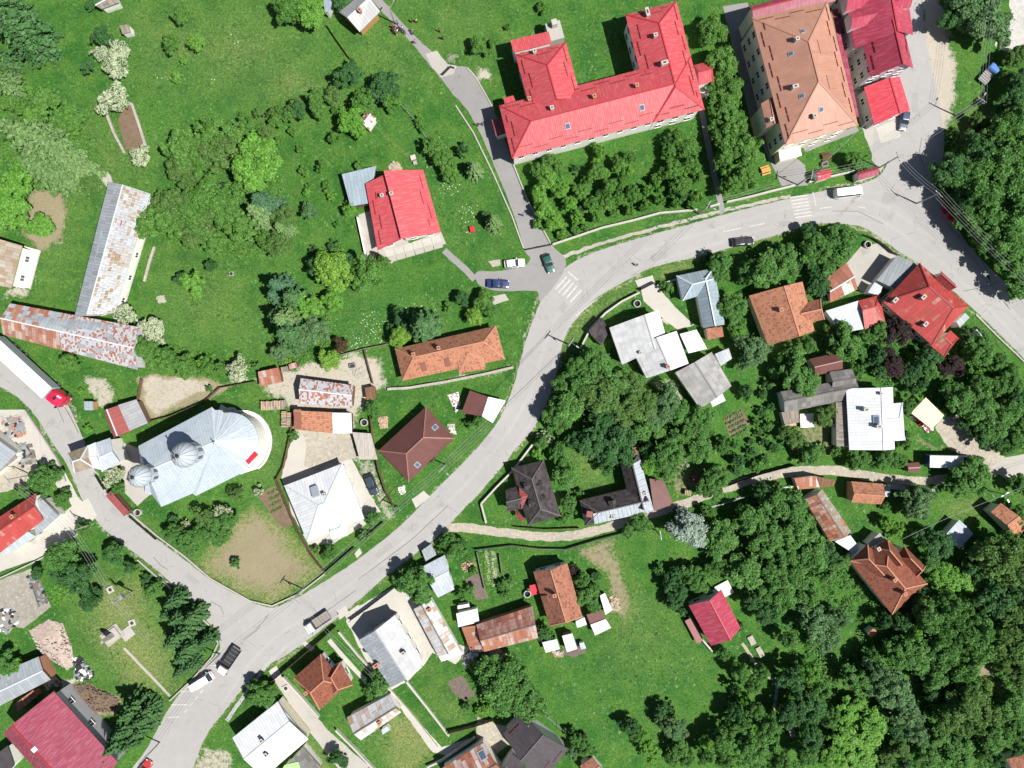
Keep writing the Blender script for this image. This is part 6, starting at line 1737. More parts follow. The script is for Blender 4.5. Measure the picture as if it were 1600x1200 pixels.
undergrowth('undergrowth', 'dense low undergrowth on the floor of the big wood', [([(1090, 850), (1180, 770), (1250, 765), (1300, 850), (1330, 890), (1400, 965), (1460, 910), (1540, 850), (1620, 840), (1620, 1220), (1110, 1220), (1160, 1110), (1230, 1090), (1240, 1000), (1180, 950), (1120, 900)], 1)], 2600, 'broad', .3, 1.3, 3, 26)
undergrowth('undergrowth', 'tangled low scrub between the trees of the upper meadow', [([(255, 220), (380, 185), (430, 240), (450, 330), (440, 400), (330, 400), (250, 370), (235, 320), (300, 300)], .5), ([(-20, 140), (100, 150), (160, 250), (150, 300), (40, 300), (-20, 360)], .3), ([(420, 430), (500, 470), (540, 560), (440, 570), (420, 500)], .2), ([(220, 530), (400, 570), (395, 582), (215, 575)], .1)], 1500, 'mid', .25, .9, 5, 26)
undergrowth('undergrowth', 'low garden growth among the trees inside the road bend', [([(880, 560), (940, 545), (1050, 610), (1120, 680), (1100, 740), (1040, 760), (960, 720), (870, 690), (840, 690)], .5), ([(1210, 540), (1300, 500), (1460, 530), (1620, 560), (1620, 700), (1500, 680), (1420, 600), (1230, 600)], .5)], 1100, 'broad', .25, .9, 8, 26)
# ------------------------------------------------------------------ vehicles
_paint = {}
def paint(name, col):
    if name not in _paint:
        g = G(name + '_car_paint'); n = g.noise(g.objc(), 3.0, 4)
        _paint[name] = g.done(g.val(col, g.math('MULTIPLY_ADD', n, .16, .92)), .28, .5); _set(g.b, 'Coat Weight', .6); _set(g.b, 'Coat Roughness', .08)
    return _paint[name]

def loft(st, n=10):
    """closed body from stations (x, half width, z low, z high); rounded rectangle sections"""
    m = MB()
    for x, w, z0, z1 in st:
        cz, hz = (z0 + z1) / 2, (z1 - z0) / 2
        for i in range(n * 2):
            t = 2 * math.pi * (i + .5) / (n * 2); c, s = math.cos(t), math.sin(t)
            e = .42
            m.v.append((x, w * math.copysign(abs(c) ** e, c), cz + hz * math.copysign(abs(s) ** e, s)))
    k = n * 2
    for a in range(len(st) - 1):
        for i in range(k):
            j = (i + 1) % k; m.f.append((a * k + i, a * k + j, (a + 1) * k + j, (a + 1) * k + i))
    m.f.append(tuple(range(k))[::-1]); m.f.append(tuple((len(st) - 1) * k + i for i in range(k)))
    return m

def wheel(root, x, y, r=.32, w=.22):
    o = MB().tube((x, y - w / 2, r), (x, y + w / 2, r), r, r, 18).build('wheel', MT['tyre'], root)
    s = 1 if y > 0 else -1
    MB().tube((x, y + s * (w / 2 - .01), r), (x, y + s * (w / 2 + .02), r), r * .62, r * .58, 12).build('rim', MT['rim'], o)

def heading(dx, dy): return math.atan2(-dy, dx)

def car(x, y, dx, dy, pname, pcol, label, L=4.3, W=1.76, H=1.46, style='hatch', cat='car', name='parked_car', group='cars parked by the road', roofmat=None):
    gx, gy = unproj(x, y, H * .7); root = thing(name, label, cat, P(gx, gy) + Vector((0, 0, .03)), heading(dx, dy), group)
    h = L / 2; w = W / 2; pm = paint(pname, pcol); bz = .92 if style != 'van' else 1.05
    body = loft([(-h, w * .80, .42, bz * .82), (-h + .12, w * .92, .28, bz * .95), (-h + .7, w, .22, bz), (0, w, .22, bz), (h - 1.25, w * .99, .22, bz * .97), (h - .55, w * .95, .24, bz * .86), (h - .14, w * .86, .3, bz * .74), (h, w * .70, .4, bz * .62)])
    body.build('body', pm, root, smooth=False)
    if style == 'hatch': b0, b1, t0, t1 = -h + .18, h - 1.30, -h + .62, h - 2.05
    elif style == 'sedan': b0, b1, t0, t1 = -h + .75, h - 1.30, -h + 1.35, h - 2.0
    else: b0, b1, t0, t1 = -h + .08, h - .42, -h + .2, h - .95
    m = MB(); z0, z1 = bz - .06, H - .06; wb, wt = w * .93, w * .74
    m.v = [(b0, -wb, z0), (b1, -wb, z0), (b1, wb, z0), (b0, wb, z0), (t0, -wt, z1), (t1, -wt, z1), (t1, wt, z1), (t0, wt, z1)]
    m.f = [(0, 1, 5, 4), (2, 3, 7, 6)]
    m.build('side_windows', MT['glass'], root)
    a = MB(); a.v = m.v; a.f = [(1, 2, 6, 5)]; a.build('windshield', MT['glass'], root)
    a = MB(); a.v = m.v; a.f = [(3, 0, 4, 7)]; a.build('rear_window', MT['glass'] if style != 'van' else pm, root)
    loft([(t0 - .08, wt * .90, H - .10, H - .03), (t0 + .1, wt * 1.02, H - .12, H), ((t0 + t1) / 2, wt * 1.06, H - .12, H + .03), (t1 - .08, wt * 1.02, H - .12, H), (t1 + .08, wt * .9, H - .10, H - .04)], 6).build('roof_panel', roofmat or pm, root)
    pl = MB()
    for s in (-1, 1):
        for q0, q1 in (((b1, wb), (t1, wt)), ((b0, wb), (t0, wt)), (((b0 + b1) / 2, wb), ((t0 + t1) / 2, wt))):
            pl.bar((q0[0], s * q0[1], z0), (q1[0], s * q1[1], z1), .07, .05)
    pl.build('window_pillars', pm, root)
    for sx in (-1, 1):
        for sy in (-1, 1): wheel(root, sx * (h - .82), sy * (w - .10))
    for s in (-1, 1):
        MB().box((h - .10, s * w * .62, bz * .66), (.16, .32, .13)).build('headlight', MT['lampglass'], root)
        MB().box((-h + .06, s * w * .70, bz * .78), (.10, .24, .16)).build('tail_light', MT['taillight'], root)
        MB().box((b1 - .35, s * (w + .09), bz + .05), (.14, .2, .13)).build('wing_mirror', pm, root)
    MB().box((h - .02, 0, .42), (.06, .5, .11)).build('number_plate', MT['frame'], root)
    return root

car(804, 411, 1, -.1, 'white', (.75, .75, .74), 'white estate car parked on the dark lane junction', style='hatch', L=4.2)
car(857, 411, .33, 1, 'green', (.018, .09, .065), 'dark green hatchback leaving the lane towards the crossing', style='hatch', L=3.9, W=1.66)
car(778, 443, 1, .03, 'navy', (.018, .035, .12), 'dark navy blue saloon car on the lane junction', style='sedan', L=4.5)
car(1161, 377, 1, -.12, 'blackblue', (.02, .022, .028), 'black estate car parked on the verge by hedge trees', style='hatch', L=4.5)
car(1414, 188, -.18, 1, 'bluesilver', (.06, .08, .13), 'dark blue grey car parked beside the red garage', style='hatch', L=4.0)
car(580, 758, .38, 1, 'slate', (.035, .05, .07), 'dark blue grey estate car in the yard of the white house', style='hatch', L=4.5, W=1.85, H=1.62)
car(224, 1204, .6, -1, 'redcar', (.40, .03, .03), 'dark red car cut off by the bottom edge', style='hatch', L=4.2)
car(1328, 299, 1, -.12, 'white', (.78, .78, .77), 'white passenger minibus driving on the main road', L=5.9, W=2.0, H=2.25, style='van', cat='minibus', name='minibus', group=None)
car(314, 1066, 1, -.62, 'white', (.78, .78, .77), 'white panel van parked along the monument park fence', L=5.0, W=1.95, H=2.0, style='van', cat='van', name='van', group=None)

def flatbed(x, y, dx, dy, label, bedmat, L=5.6, cab='white'):
    gx, gy = unproj(x, y, 1.2); root = thing('flatbed_truck', label, 'truck', P(gx, gy) + Vector((0, 0, .03)), heading(dx, dy), 'flatbed trucks parked along the road')
    h = L / 2; pm = paint(cab, (.76, .76, .75))
    loft([(h - 1.75, .90, .45, 1.95), (h - 1.6, .96, .42, 2.05), (h - .9, .96, .40, 2.0), (h - .55, .95, .40, 1.35), (h - .12, .9, .40, 1.2), (h, .82, .45, 1.0)]).build('cab', pm, root)
    m = MB().quad((h - .88, -.82, 1.98), (h - .50, -.88, 1.36), (h - .50, .88, 1.36), (h - .88, .82, 1.98)); m.v = [(a + .02, b, c + .02) for a, b, c in m.v]; m.build('windshield', MT['glass'], root)
    bl = L - 1.9
    MB().box((-h + bl / 2, 0, .86), (bl, 1.95, .10)).build('load_bed', MT[bedmat], root)
    for s in (-1, 1): MB().box((-h + bl / 2, s * .97, 1.08), (bl, .06, .38)).build('side_board', MT['steel'] if bedmat != 'dark' else MT['dark'], root)
    MB().box((-h + .03, 0, 1.08), (.06, 1.9, .38)).build('tail_board', MT['steel'], root); MB().box((-h + bl, 0, 1.25), (.08, 1.9, .8)).build('head_board', MT['dark'], root)
    for i in range(1, 5): MB().box((-h + bl * i / 5, 0, .93), (.05, 1.88, .04)).build('bed_slat', MT['wood' if bedmat != 'dark' else 'steel'], root)
    MB().box((0, 0, .55), (L - .4, .8, .2)).build('chassis', MT['dark'], root)
    for sx in (-h + 1.0, h - .95):
        for sy in (-.85, .85): wheel(root, sx, sy, .36, .24)
    for s in (-1, 1): MB().box((h - .9, s * 1.12, 1.55), (.1, .25, .3)).build('wing_mirror', MT['dark'], root); MB().box((h - .02, s * .62, .85), (.08, .3, .16)).build('headlight', MT['lampglass'], root)
    return root
flatbed(496, 973, -1, .68, 'white flatbed truck with empty wooden bed on the verge', 'woodpale')
flatbed(357, 1033, -.68, 1, 'pale cab flatbed truck with long dark empty bed', 'dark', 6.2, 'cream')

def box_truck():
    gx, gy = unproj(1490, 721, 2.0); root = thing('box_truck', 'blue cab lorry with white box body beside the gravel drive', 'truck', P(gx, gy), heading(1, .02))
    bp = paint('truckblue', (.02, .04, .16)); L = 10.5
    MB().box((-1.9, 0, 2.0), (6.6, 2.4, 2.3)).build('cargo_box', MT['white'], root)
    MB().box((-5.3, 0, 2.0), (.14, 2.42, 2.32)).build('rear_frame', bp, root)
    MB().box((-3.2, .1, 3.18), (.5, .7, .08)).build('roof_vent', MT['steel'], root)
    loft([(1.55, 1.1, .6, 2.8), (1.7, 1.15, .55, 2.9), (3.0, 1.15, .55, 2.8), (3.45, 1.12, .55, 1.7), (4.2, 1.08, .55, 1.45), (4.7, .95, .6, 1.2), (4.85, .8, .65, 1.0)]).build('cab', bp, root)
    MB().quad((3.04, -1.0, 2.78), (3.50, -1.04, 1.72), (3.50, 1.04, 1.72), (3.04, 1.0, 2.78)).build('windshield', MT['glass'], root)
    MB().box((0, 0, .7), (9, .9, .25)).build('chassis', MT['dark'], root)
    for sx in (-3.6, 3.6):
        for sy in (-1, 1): wheel(root, sx, sy * 1.0, .46, .3)
    for s in (-1, 1): MB().box((3.3, s * 1.3, 2.0), (.12, .3, .45)).build('wing_mirror', MT['dark'], root); MB().box((4.78, s * .6, .95), (.1, .3, .18)).build('headlight', MT['lampglass'], root)
box_truck()

def semi():
    gx, gy = unproj(76, 614, 3.9); a = Vector((.737, -.676, 0)); root = thing('articulated_lorry', 'long white trailer lorry with bright red cab on the church lane', 'lorry', P(gx, gy), heading(.737, .676)); root.scale = (1.12, 1.12, 1.12)
    # origin at the front end of the trailer, x forward
    rp = paint('lorryred', (.62, .012, .06))
    MB().box((-6.8, 0, 2.65), (13.6, 2.5, 2.7)).build('trailer_box', m_plain('trailer_side', (.42, .44, .47), .5, var=.08), root)
    MB().box((-6.8, 0, 4.03), (13.62, 2.54, .08)).build('trailer_roof', m_plain('trailer_roof_white', (.80, .80, .80), .45, var=.05), root)
    MB().box((-6.8, 0, 1.1), (13.0, 1.0, .3)).build('trailer_chassis', MT['dark'], root)
    loft([(.35, 1.18, .7, 3.6), (.5, 1.24, .6, 3.75), (1.5, 1.24, .5, 3.7), (2.2, 1.23, .5, 3.35), (2.5, 1.2, .5, 3.0), (2.62, 1.1, .5, 2.2)]).build('cab', rp, root)
    MB().box((.75, 0, 3.85), (.7, 2.1, .35), 0, .85).build('wind_deflector', rp, root)
    MB().box((1.45, .1, 3.74), (.55, .75, .08)).build('roof_hatch', MT['glass'], root)
    MB().quad((2.30, -1.05, 3.2), (2.66, -1.1, 2.2), (2.66, 1.1, 2.2), (2.30, 1.05, 3.2)).build('windshield', MT['glass'], root)
    for s in (-1, 1): MB().box((2.2, s * 1.45, 2.5), (.2, .3, .6)).build('wing_mirror', MT['dark'], root); MB().box((2.6, s * .85, .9), (.1, .4, .22)).build('headlight', MT['lampglass'], root)
    for sx in (-11.6, -10.3, -9.0, -1.0, 1.7):
        for sy in (-1, 1): wheel(root, sx, sy * 1.08, .5, .32)
semi()

def cart():
    root = thing('trailer_cart', 'small farm trailer with blue cover and slatted grey bed', 'trailer', P(*unproj(1546, 115, 1.2)), heading(.65, -.76))
    MB().box((-.7, 0, .8), (2.6, 2.0, .12)).build('bed', MT['steel'], root)
    for i in range(5): MB().box((-1.7 + i * .5, 0, .92), (.22, 1.9, .08)).build('slat', MT['woodpale'], root)
    m = loft([(.6, 1.0, .7, 1.5), (.8, 1.05, .6, 1.8), (1.9, 1.05, .6, 1.75), (2.3, .95, .6, 1.2)]); m.build('cover', paint('tarpblue', (.10, .22, .55)), root)
    for sx in (-1.2, 1.4):
        for sy in (-1, 1): wheel(root, sx, sy * .95, .34, .2)
cart()

# ------------------------------------------------------------------ people
def person_mesh():
    me = bpy.data.meshes.new('body'); ob = bpy.data.objects.new('tmp_person', me); COL.objects.link(ob)
    V = [(0, 0, .95), (0, 0, 1.15), (0, 0, 1.38), (0, 0, 1.52), (.02, 0, 1.66), (.02, 0, 1.76),
         (0, .10, .90), (.10, .11, .48), (.02, .11, .07), (.15, .12, .04), (0, -.10, .90), (-.06, -.11, .48), (-.16, -.11, .08), (-.03, -.12, .04),
         (0, .19, 1.38), (.03, .25, 1.12), (.12, .24, .90), (0, -.19, 1.38), (-.04, -.25, 1.12), (.06, -.25, .90)]
    E = [(0, 1), (1, 2), (2, 3), (3, 4), (4, 5), (0, 6), (6, 7), (7, 8), (8, 9), (0, 10), (10, 11), (11, 12), (12, 13), (2, 14), (14, 15), (15, 16), (2, 17), (17, 18), (18, 19)]
    r = [.14, .145, .155, .065, .10, .07, .10, .075, .05, .045, .10, .075, .05, .045, .075, .055, .04, .075, .055, .04]
    me.from_pydata(V, E, []); me.update(); md = ob.modifiers.new('s', 'SKIN')
    for i, q in enumerate(r): me.skin_vertices[0].data[i].radius = (q, q)
    me.skin_vertices[0].data[0].use_root = True
    ob.modifiers.new('u', 'SUBSURF').levels = 1
    dg = bpy.context.evaluated_depsgraph_get(); out = bpy.data.meshes.new_from_object(ob.evaluated_get(dg))
    bpy.data.objects.remove(ob); out.name = 'body'
    out.materials.clear()
    for k in ('skin', 'shirt', 'trousers'): out.materials.append(None)
    for p in out.polygons:
        z, y = p.center.z, abs(p.center.y)
        p.material_index = 2 if (z < .93 and y < .22) else (0 if z > 1.48 or (y > .2 and z < 1.12) else 1)
        p.use_smooth = True
    return out
PM = person_mesh()
HAIRM = MB(); HAIRM.lathe((0, 0, 0), [(.095, 1.66), (.108, 1.72), (.095, 1.79), (.05, 1.83), (.01, 1.84)], 12); HAIR = mesh('hair', HAIRM.v, HAIRM.f, smooth=True)
SKIN = m_plain('skin', (.42, .25, .17), .6, var=.08)
CL = {k: m_plain(k + '_cloth', c, .85, var=.15, scale=9) for k, c in dict(red=(.45, .03, .04), pink=(.55, .2, .28), white=(.7, .7, .68), black=(.025, .025, .03), navy=(.03, .04, .12), grey=(.2, .2, .21), yellow=(.6, .4, .06), jeans=(.06, .09, .17), blue=(.08, .16, .4)).items()}
HAIRC = m_plain('dark_hair', (.035, .022, .015), .6); HAIRB = m_plain('brown_hair', (.10, .055, .03), .6)
def person(x, y, shirt, legs, label, rz=0.0, group=None, s=1.0):
    root = thing('person', label, 'person', P(*unproj(x, y, 1.5)), rz, group); root.scale = (s, s, s)
    b = bpy.data.objects.new('body', PM); COL.objects.link(b); b.parent = root
    for i, m in enumerate((SKIN, CL[shirt], CL[legs])):
        b.material_slots[i].link = 'OBJECT'; b.material_slots[i].material = m
    h = bpy.data.objects.new('hair', HAIR.copy()); COL.objects.link(h); h.parent = root; h.data.materials.append(HAIRB if rnd.random() < .4 else HAIRC)
GP = 'people gathered on the footpath'
for i, (x, y, a, b, lb) in enumerate([
    (613, 39, 'red', 'black', 'person in red top and black trousers in the crowd'), (617, 42, 'pink', 'white', 'person in pink top and white trousers in the crowd'), (620, 46, 'white', 'navy', 'person in white top and navy trousers in the crowd'), (616, 47, 'pink', 'jeans', 'person in pink top and jeans in the crowd'),
    (622, 40, 'navy', 'black', 'person in navy top and black trousers in the crowd'), (620, 33, 'grey', 'jeans', 'person in grey top behind the crowd by the lamp'), (625, 44, 'black', 'grey', 'person in black top and grey trousers in the crowd'), (628, 41, 'white', 'black', 'person in white top and black trousers in the crowd'),
    (629, 45, 'blue', 'grey', 'person in blue top and grey trousers in the crowd'), (632, 48, 'black', 'jeans', 'person in black top and jeans at the crowd edge'), (618, 50, 'red', 'white', 'person in red top and white trousers in the crowd'), (614, 44, 'navy', 'grey', 'person in navy top and grey trousers in the crowd'),
    (643, 45, 'grey', 'white', 'person in grey top and white trousers leaving the crowd'), (645, 49, 'black', 'navy', 'person in black top and navy trousers leaving the crowd')]):
    person(x, y, a, b, lb, rnd.uniform(0, 6.28), GP, rnd.uniform(.9, 1.03))
person(648, 63, 'pink', 'grey', 'person in pink top walking alone on the footpath', -.7)
person(643, 30, 'black', 'grey', 'person in black sitting on the lawn beside the yellow one', .5); person(650, 30, 'yellow', 'black', 'person in yellow top on the lawn', 2.5)
person(686, 45, 'red', 'navy', 'person in dark red top near the bare path edge', 1.0); person(691, 57, 'navy', 'black', 'person in navy on the grass near the bare path', 2.0)
person(746, 193, 'black', 'black', 'person all in black walking on the lane', 1.4); person(753, 192, 'navy', 'black', 'person in navy and black walking on the lane', 1.4)
person(817, 335, 'blue', 'jeans', 'person in blue top and jeans on the shaded lane', 1.8)
person(996, 413, 'grey', 'black', 'person in grey top crossing the wide road bend', .3)

# ------------------------------------------------------------------ poles, lamps and wires
POLES = {}
def pole(key, x, y, label, h=8.0, arms=1, rz=0.0, lamp=False, mat='polewood', group='power poles along the roads'):
    root = thing('power_pole', label, 'pole', P(x, y), rz, group)
    MB().tube((0, 0, -.1), (0, 0, h), .17, .10, 8).build('post', MT[mat], root)
    for i in range(arms):
        z = h - .25 - i * .7
        a = MB().box((0, 0, z), (.12, 1.9, .12)).build('crossarm', MT['steel'], root)
        for yy in (-.85, -.3, .3, .85): MB().lathe((0, yy, z + .06), [(.03, 0), (.07, .05), (.07, .13), (.04, .17)], 8).build('insulator', MT['chimw'], a)
    if lamp:
        MB().tube((0, 0, h - .9), (1.3, 0, h - .5), .035, .03, 6).build('lamp_arm', MT['steel'], root)
        MB().box((1.5, 0, h - .5), (.6, .22, .12)).build('lamp_head', MT['steel'], root)
    POLES[key] = (Vector(P(x, y)), h, rz)
    return root
pole('a', 888, 538, 'concrete power pole on the bend by the dark bitumen hut', 8, 1, R(-35), True)
pole('b', 1092, 334, 'concrete power pole in the orchard front wall', 8, 1, R(-30), True)
pole('c', 1246, 289, 'concrete power pole at the school entrance drive', 8, 1, R(-10), True)
pole('d', 1374, 262, 'concrete power pole beside the bus shelter', 8, 1, R(20), True)
pole('e', 1494, 181, 'strong double concrete pole on the grass by the wood', 9, 2, R(60), True)
pole('f', 696, 726, 'power pole on the lawn in front of the brown hip roof', 8, 1, R(-45), True)
pole('g', 474, 920, 'power pole at the corner of the brown dry lawn', 8, 1, R(-35), True)
pole('h', 622, 792, 'low pole at the fence corner of the car yard', 6, 1, R(-40))
pole('i', 344, 1022, 'power pole at the rounded park corner', 8, 1, R(-50), True)
pole('j', 208, 924, 'pole with small transformer in the monument park', 8, 2, R(40))
pole('k', 146, 818, 'power pole beside the concrete alley mouth', 8, 1, R(40))
pole('l', 50, 742, 'power pole in the left edge yard', 8, 1, R(40))
pole('m', 1024, 828, 'leaning grey pole beside the silver tree', 6, 1, R(10))
pole('n', 1533, 764, 'pole beside the dirt lane at the right', 8, 1, R(-60), True)
pole('o', 1574, 452, 'power pole at the edge of the roadside wood', 8, 1, R(40), True)
pole('p', 1494, 524, 'thick pole beside the big flaking red roof', 8, 1, R(40))
pole('q', 617, 36, 'tall lamp pole beside the gathered people', 7, 0, R(60), True)
pole('r', 1432, 318, 'power pole at the wood edge by the road bend', 8.5, 1, R(45))
pole('s', 250, 1160, 'power pole at the lower spruce clump by the road', 8, 1, R(-45))
pole('t', 1512, 24, 'power pole under the grey green tree by the stream', 9, 1, R(0))
tr = None
MB_ = MB().box((0, 0, 0), (.7, .9, 1.1)); t_ = MB_.build('transformer_box', MT['steel'], None)
jr = [o for o in COL.objects if o.get('label') == 'pole with small transformer in the monument park'][0]; t_.parent = jr; t_.location = (.4, 0, 5.2)

def wires(k0, k1, n=4, label='', sag=.7, mat='wire', dz=0.0, r=.018):
    a, ha, ra = POLES[k0]; b, hb, rb = POLES[k1] if isinstance(k1, str) else k1
    d = (b - a); d.z = 0; s = Vector((-d.y, d.x, 0)).normalized()
    root = thing('overhead_wires', label, 'wires', a, group='bundles of overhead wires')
    for i in range(n):
        o = (i - (n - 1) / 2) * .52; m = MB(); p0 = None
        for j in range(9):
            t = j / 8; p = a.lerp(b, t) + s * o; p.z = (ha - .1 + dz) * (1 - t) + (hb - .1 + dz) * t - sag * 4 * t * (1 - t)
            if p0 is not None: m.tube(p0 - a, p - a, r, r, 5, False)
            p0 = p
        m.build('wire', MT[mat], root)
def far(x, y, h=8): return (Vector(P(x, y)), h, 0)
wires('g', 'f', 4, 'wire bundle from dry lawn corner to the brown roof lawn'); wires('f', far(786, 640), 4, 'wire bundle from brown roof lawn to the small garage'); wires('f', 'a', 2, 'two wires crossing the road towards the bend', mat='wiredark')
wires('a', 'b', 3, 'wires across the bend to the orchard wall', mat='wiredark'); wires('b', 'c', 3, 'wires along the orchard front wall'); wires('c', 'd', 3, 'wires along the red shelters'); wires('d', 'e', 3, 'wires from bus shelter to the double pole')
wires('e', 't', 4, 'wires from double pole up the stream'); wires('d', 'r', 3, 'wires over the road junction'); wires('r', 'o', 5, 'bright wire bundle over the roadside wood edge'); wires('o', far(1680, 540), 5, 'wire bundle leaving at the right edge')
wires('g', 'i', 3, 'wires over the side street junction', mat='wiredark'); wires('i', 's', 3, 'wires along the park fence', mat='wiredark'); wires('s', far(170, 1260), 3, 'wires leaving at the bottom edge')
wires('j', 'k', 4, 'wire bundle over the left garden'); wires('k', 'l', 4, 'wire bundle over the red and grey roof'); wires('j', far(262, 985), 4, 'wire bundle into the park spruces'); wires('n', far(1380, 830), 1, 'single wire over the clearing', r=.03); wires('n', far(1680, 720), 2, 'two wires leaving right by the dirt lane')
wires('h', 'a', 1, 'single dark cable along the road', mat='wiredark', r=.03); wires('c', far(1340, 200, 7), 1, 'house cable to the terracotta roof', r=.03); wires('g', far(600, 1060, 4), 2, 'two house cables over the flatbed truck')

# ------------------------------------------------------------------ fences and walls
_fm = {}
def fence(label, pts, kind='board', h=1.5, seg=2.4, name=None, cat=None):
    W3 = [P(*p) for p in pts]; name = name or ('garden_wall' if kind in ('wall', 'stone', 'kerbwall') else 'fence'); cat = cat or ('wall' if 'wall' in name else 'fence')
    root = thing(name, label, cat, W3[0]); posts = MB()
    mats = dict(board='woodwall', wall='plaster', stone='stone', mesh='steel', iron='dark', grey='woodpale', kerbwall='concrete2')
    mt = MT[mats[kind]]
    for a, b in zip(W3[:-1], W3[1:]):
        L = (b - a).length; n = max(1, round(L / seg)); d = (b - a) / n; rz = math.atan2(d.y, d.x)
        for i in range(n):
            p = a + d * i; q = p + d; c = (p + q) / 2 - root.location; l = d.length
            if kind in ('wall', 'stone', 'kerbwall'):
                th = .26 if kind != 'stone' else .5; hh = h * (1 if kind != 'stone' else rnd.uniform(.7, 1.1))
                o = MB().box((c.x, c.y, hh / 2), (l - .01, th, hh), rz).build('wall_section', mt, root)
                if kind == 'wall': MB().box((c.x, c.y, hh + .04), (l - .01, th + .1, .08), rz).build('coping', MT['concrete'], o)
            elif kind == 'mesh':
                m = MB()
                for zz in (.15, h * .5, h - .05): m.bar((p.x - root.location.x, p.y - root.location.y, zz), (q.x - root.location.x, q.y - root.location.y, zz), .03, .03)
                for k in range(8):
                    x = (p + d * (k + .5) / 8) - root.location; m.box((x.x, x.y, h / 2), (.015, .015, h))
                m.build('mesh_panel', mt, root)
            else:
                m = MB()
                for k in range(10):
                    x = (p + d * (k + .5) / 10) - root.location; hh = h + rnd.uniform(-.06, .06)
                    m.box((x.x, x.y, hh / 2), (l / 10 * .86, .04, hh), rz)
                m.box((c.x, c.y, h * .3), (l, .07, .09), rz).box((c.x, c.y, h * .78), (l, .07, .09), rz)
                m.build('board_panel', mt, root)
            if kind not in ('wall', 'stone', 'kerbwall'): posts.box((p.x - root.location.x, p.y - root.location.y, (h + .1) / 2), (.12, .12, h + .1))
    if posts.v: posts.build('posts', mt, root, 'stuff')
    return root
fence('low white wall along the orchard front', [(863, 383), (905, 369), (940, 357), (990, 345), (1030, 334), (1088, 329)], 'wall', .9)
fence('white wall section in front of the tree row', [(1108, 324), (1123, 320)], 'wall', .9); fence('white wall with rail right of the narrow path', [(1134, 317), (1165, 310), (1200, 301), (1240, 291)], 'wall', .9)
fence('white wall between school drive and bus shelter', [(1262, 286), (1285, 280), (1310, 274), (1338, 268)], 'wall', .9)
fence('low stone curb wall beside the church and dry lawn', [(206, 802), (246, 836), (288, 867), (330, 903), (392, 938), (426, 946), (468, 927), (508, 896)], 'kerbwall', .55)
fence('dark board fence between dry lawn and white roofed house', [(433, 748), (450, 790), (468, 832), (486, 864), (508, 892)], 'board', 1.5)
fence('dark curved fence between church lawn and gravel yard', [(434, 748), (444, 730), (452, 695), (458, 662), (460, 642)], 'board', 1.3)
fence('dark picket fence in front of the white roofed house', [(509, 893), (546, 862), (555, 855)], 'iron', 1.3); fence('dark picket fence by the white house gate', [(566, 845), (600, 815)], 'iron', 1.3)
fence('dark board fence beside the driveway and brown hip roof', [(580, 650), (584, 690), (593, 735), (604, 768), (618, 792)], 'board', 1.5)
fence('old stone wall below the long clay tiled house', [(606, 608), (640, 606), (700, 596), (760, 584), (802, 574)], 'stone', .9)
fence('board fence between two small garden plots by the yard', [(570, 546), (576, 570), (584, 600)], 'board', 1.2)
fence('grey rail fence above the gravel yard', [(528, 556), (570, 545), (606, 538)], 'grey', 1.1)
fence('white bent wall at the corner of the black roofed garden', [(760, 816), (752, 786), (776, 760), (800, 736), (832, 694)], 'wall', 1.0)
fence('dark hedge fence along the dirt lane by the black roof', [(802, 822), (850, 826), (905, 824)], 'board', 1.0)
fence('grey fence south of the dirt lane', [(742, 858), (800, 851), (842, 856), (884, 857), (930, 843), (972, 832)], 'grey', 1.2)
fence('dark fence north of the dirt lane by the gardens', [(1130, 760), (1180, 742), (1240, 726)], 'iron', 1.4)
fence('wire fence along the wood and dirt lane', [(1110, 792), (1160, 776), (1200, 764), (1250, 758)], 'mesh', 1.2)
fence('white wall with dark rail along the bend', [(906, 545), (922, 514), (945, 490), (970, 472), (998, 458)], 'wall', 1.1); fence('white wall by the bluish L roofed house', [(1026, 447), (1056, 437)], 'wall', 1.0)
fence('dark iron gate across the concrete driveway', [(1000, 454), (1024, 442)], 'iron', 1.6, name='gate', cat='gate')
fence('rusty fence round the small tub garden at the corner', [(1345, 368), (1362, 374), (1378, 384), (1392, 396), (1402, 400)], 'iron', 1.3)
fence('low white curb fence round the monument park', [(266, 1094), (300, 1062), (332, 1026), (342, 1004), (330, 978), (306, 955), (262, 914), (216, 874)], 'kerbwall', .5)
fence('tall dark board fence in front of the two gabled clay house', [(424, 1064), (460, 1034), (500, 1000), (526, 977)], 'board', 1.8)
fence('white fence along the grey alley, upper part', [(444, 1056), (470, 1084), (500, 1118)], 'wall', 1.0); fence('white fence along the grey alley, lower part', [(526, 1138), (560, 1172), (592, 1206)], 'wall', 1.0)
fence('long thin white wall between lawn strip and concrete yard', [(530, 986), (560, 1022), (606, 1072), (640, 1110), (684, 1166)], 'wall', .7)
fence('thin white wall right of the concrete yard', [(636, 1064), (668, 1104), (702, 1148)], 'wall', .7)
fence('white wall between dry grass plot and the bottom roof', [(668, 1196), (690, 1186), (742, 1150)], 'wall', .9)
fence('iron gate fence in front of the grey and white slope house', [(548, 968), (576, 948), (618, 916)], 'iron', 1.3)
fence('white stone edging beside the lorry lane and flower garden', [(100, 634), (112, 655), (123, 677)], 'kerbwall', .5, seg=.9); fence('white stone edging between gatehouse and narrow red shelter', [(150, 744), (159, 757), (168, 769)], 'kerbwall', .5, seg=.9)
fence('fallen stone wall left of the foundation, upper left', [(166, 174), (178, 205), (196, 240)], 'stone', .6)
fence('low stone rim of the old foundation', [(193, 166), (207, 163), (218, 195), (230, 234)], 'stone', .5)
fence('rough stone edge in the meadow right of the long barn', [(242, 386), (234, 410), (226, 440)], 'stone', .35)
fence('broken fence line in the upper middle meadow', [(512, 42), (528, 66), (545, 90), (562, 110)], 'board', 1.0)
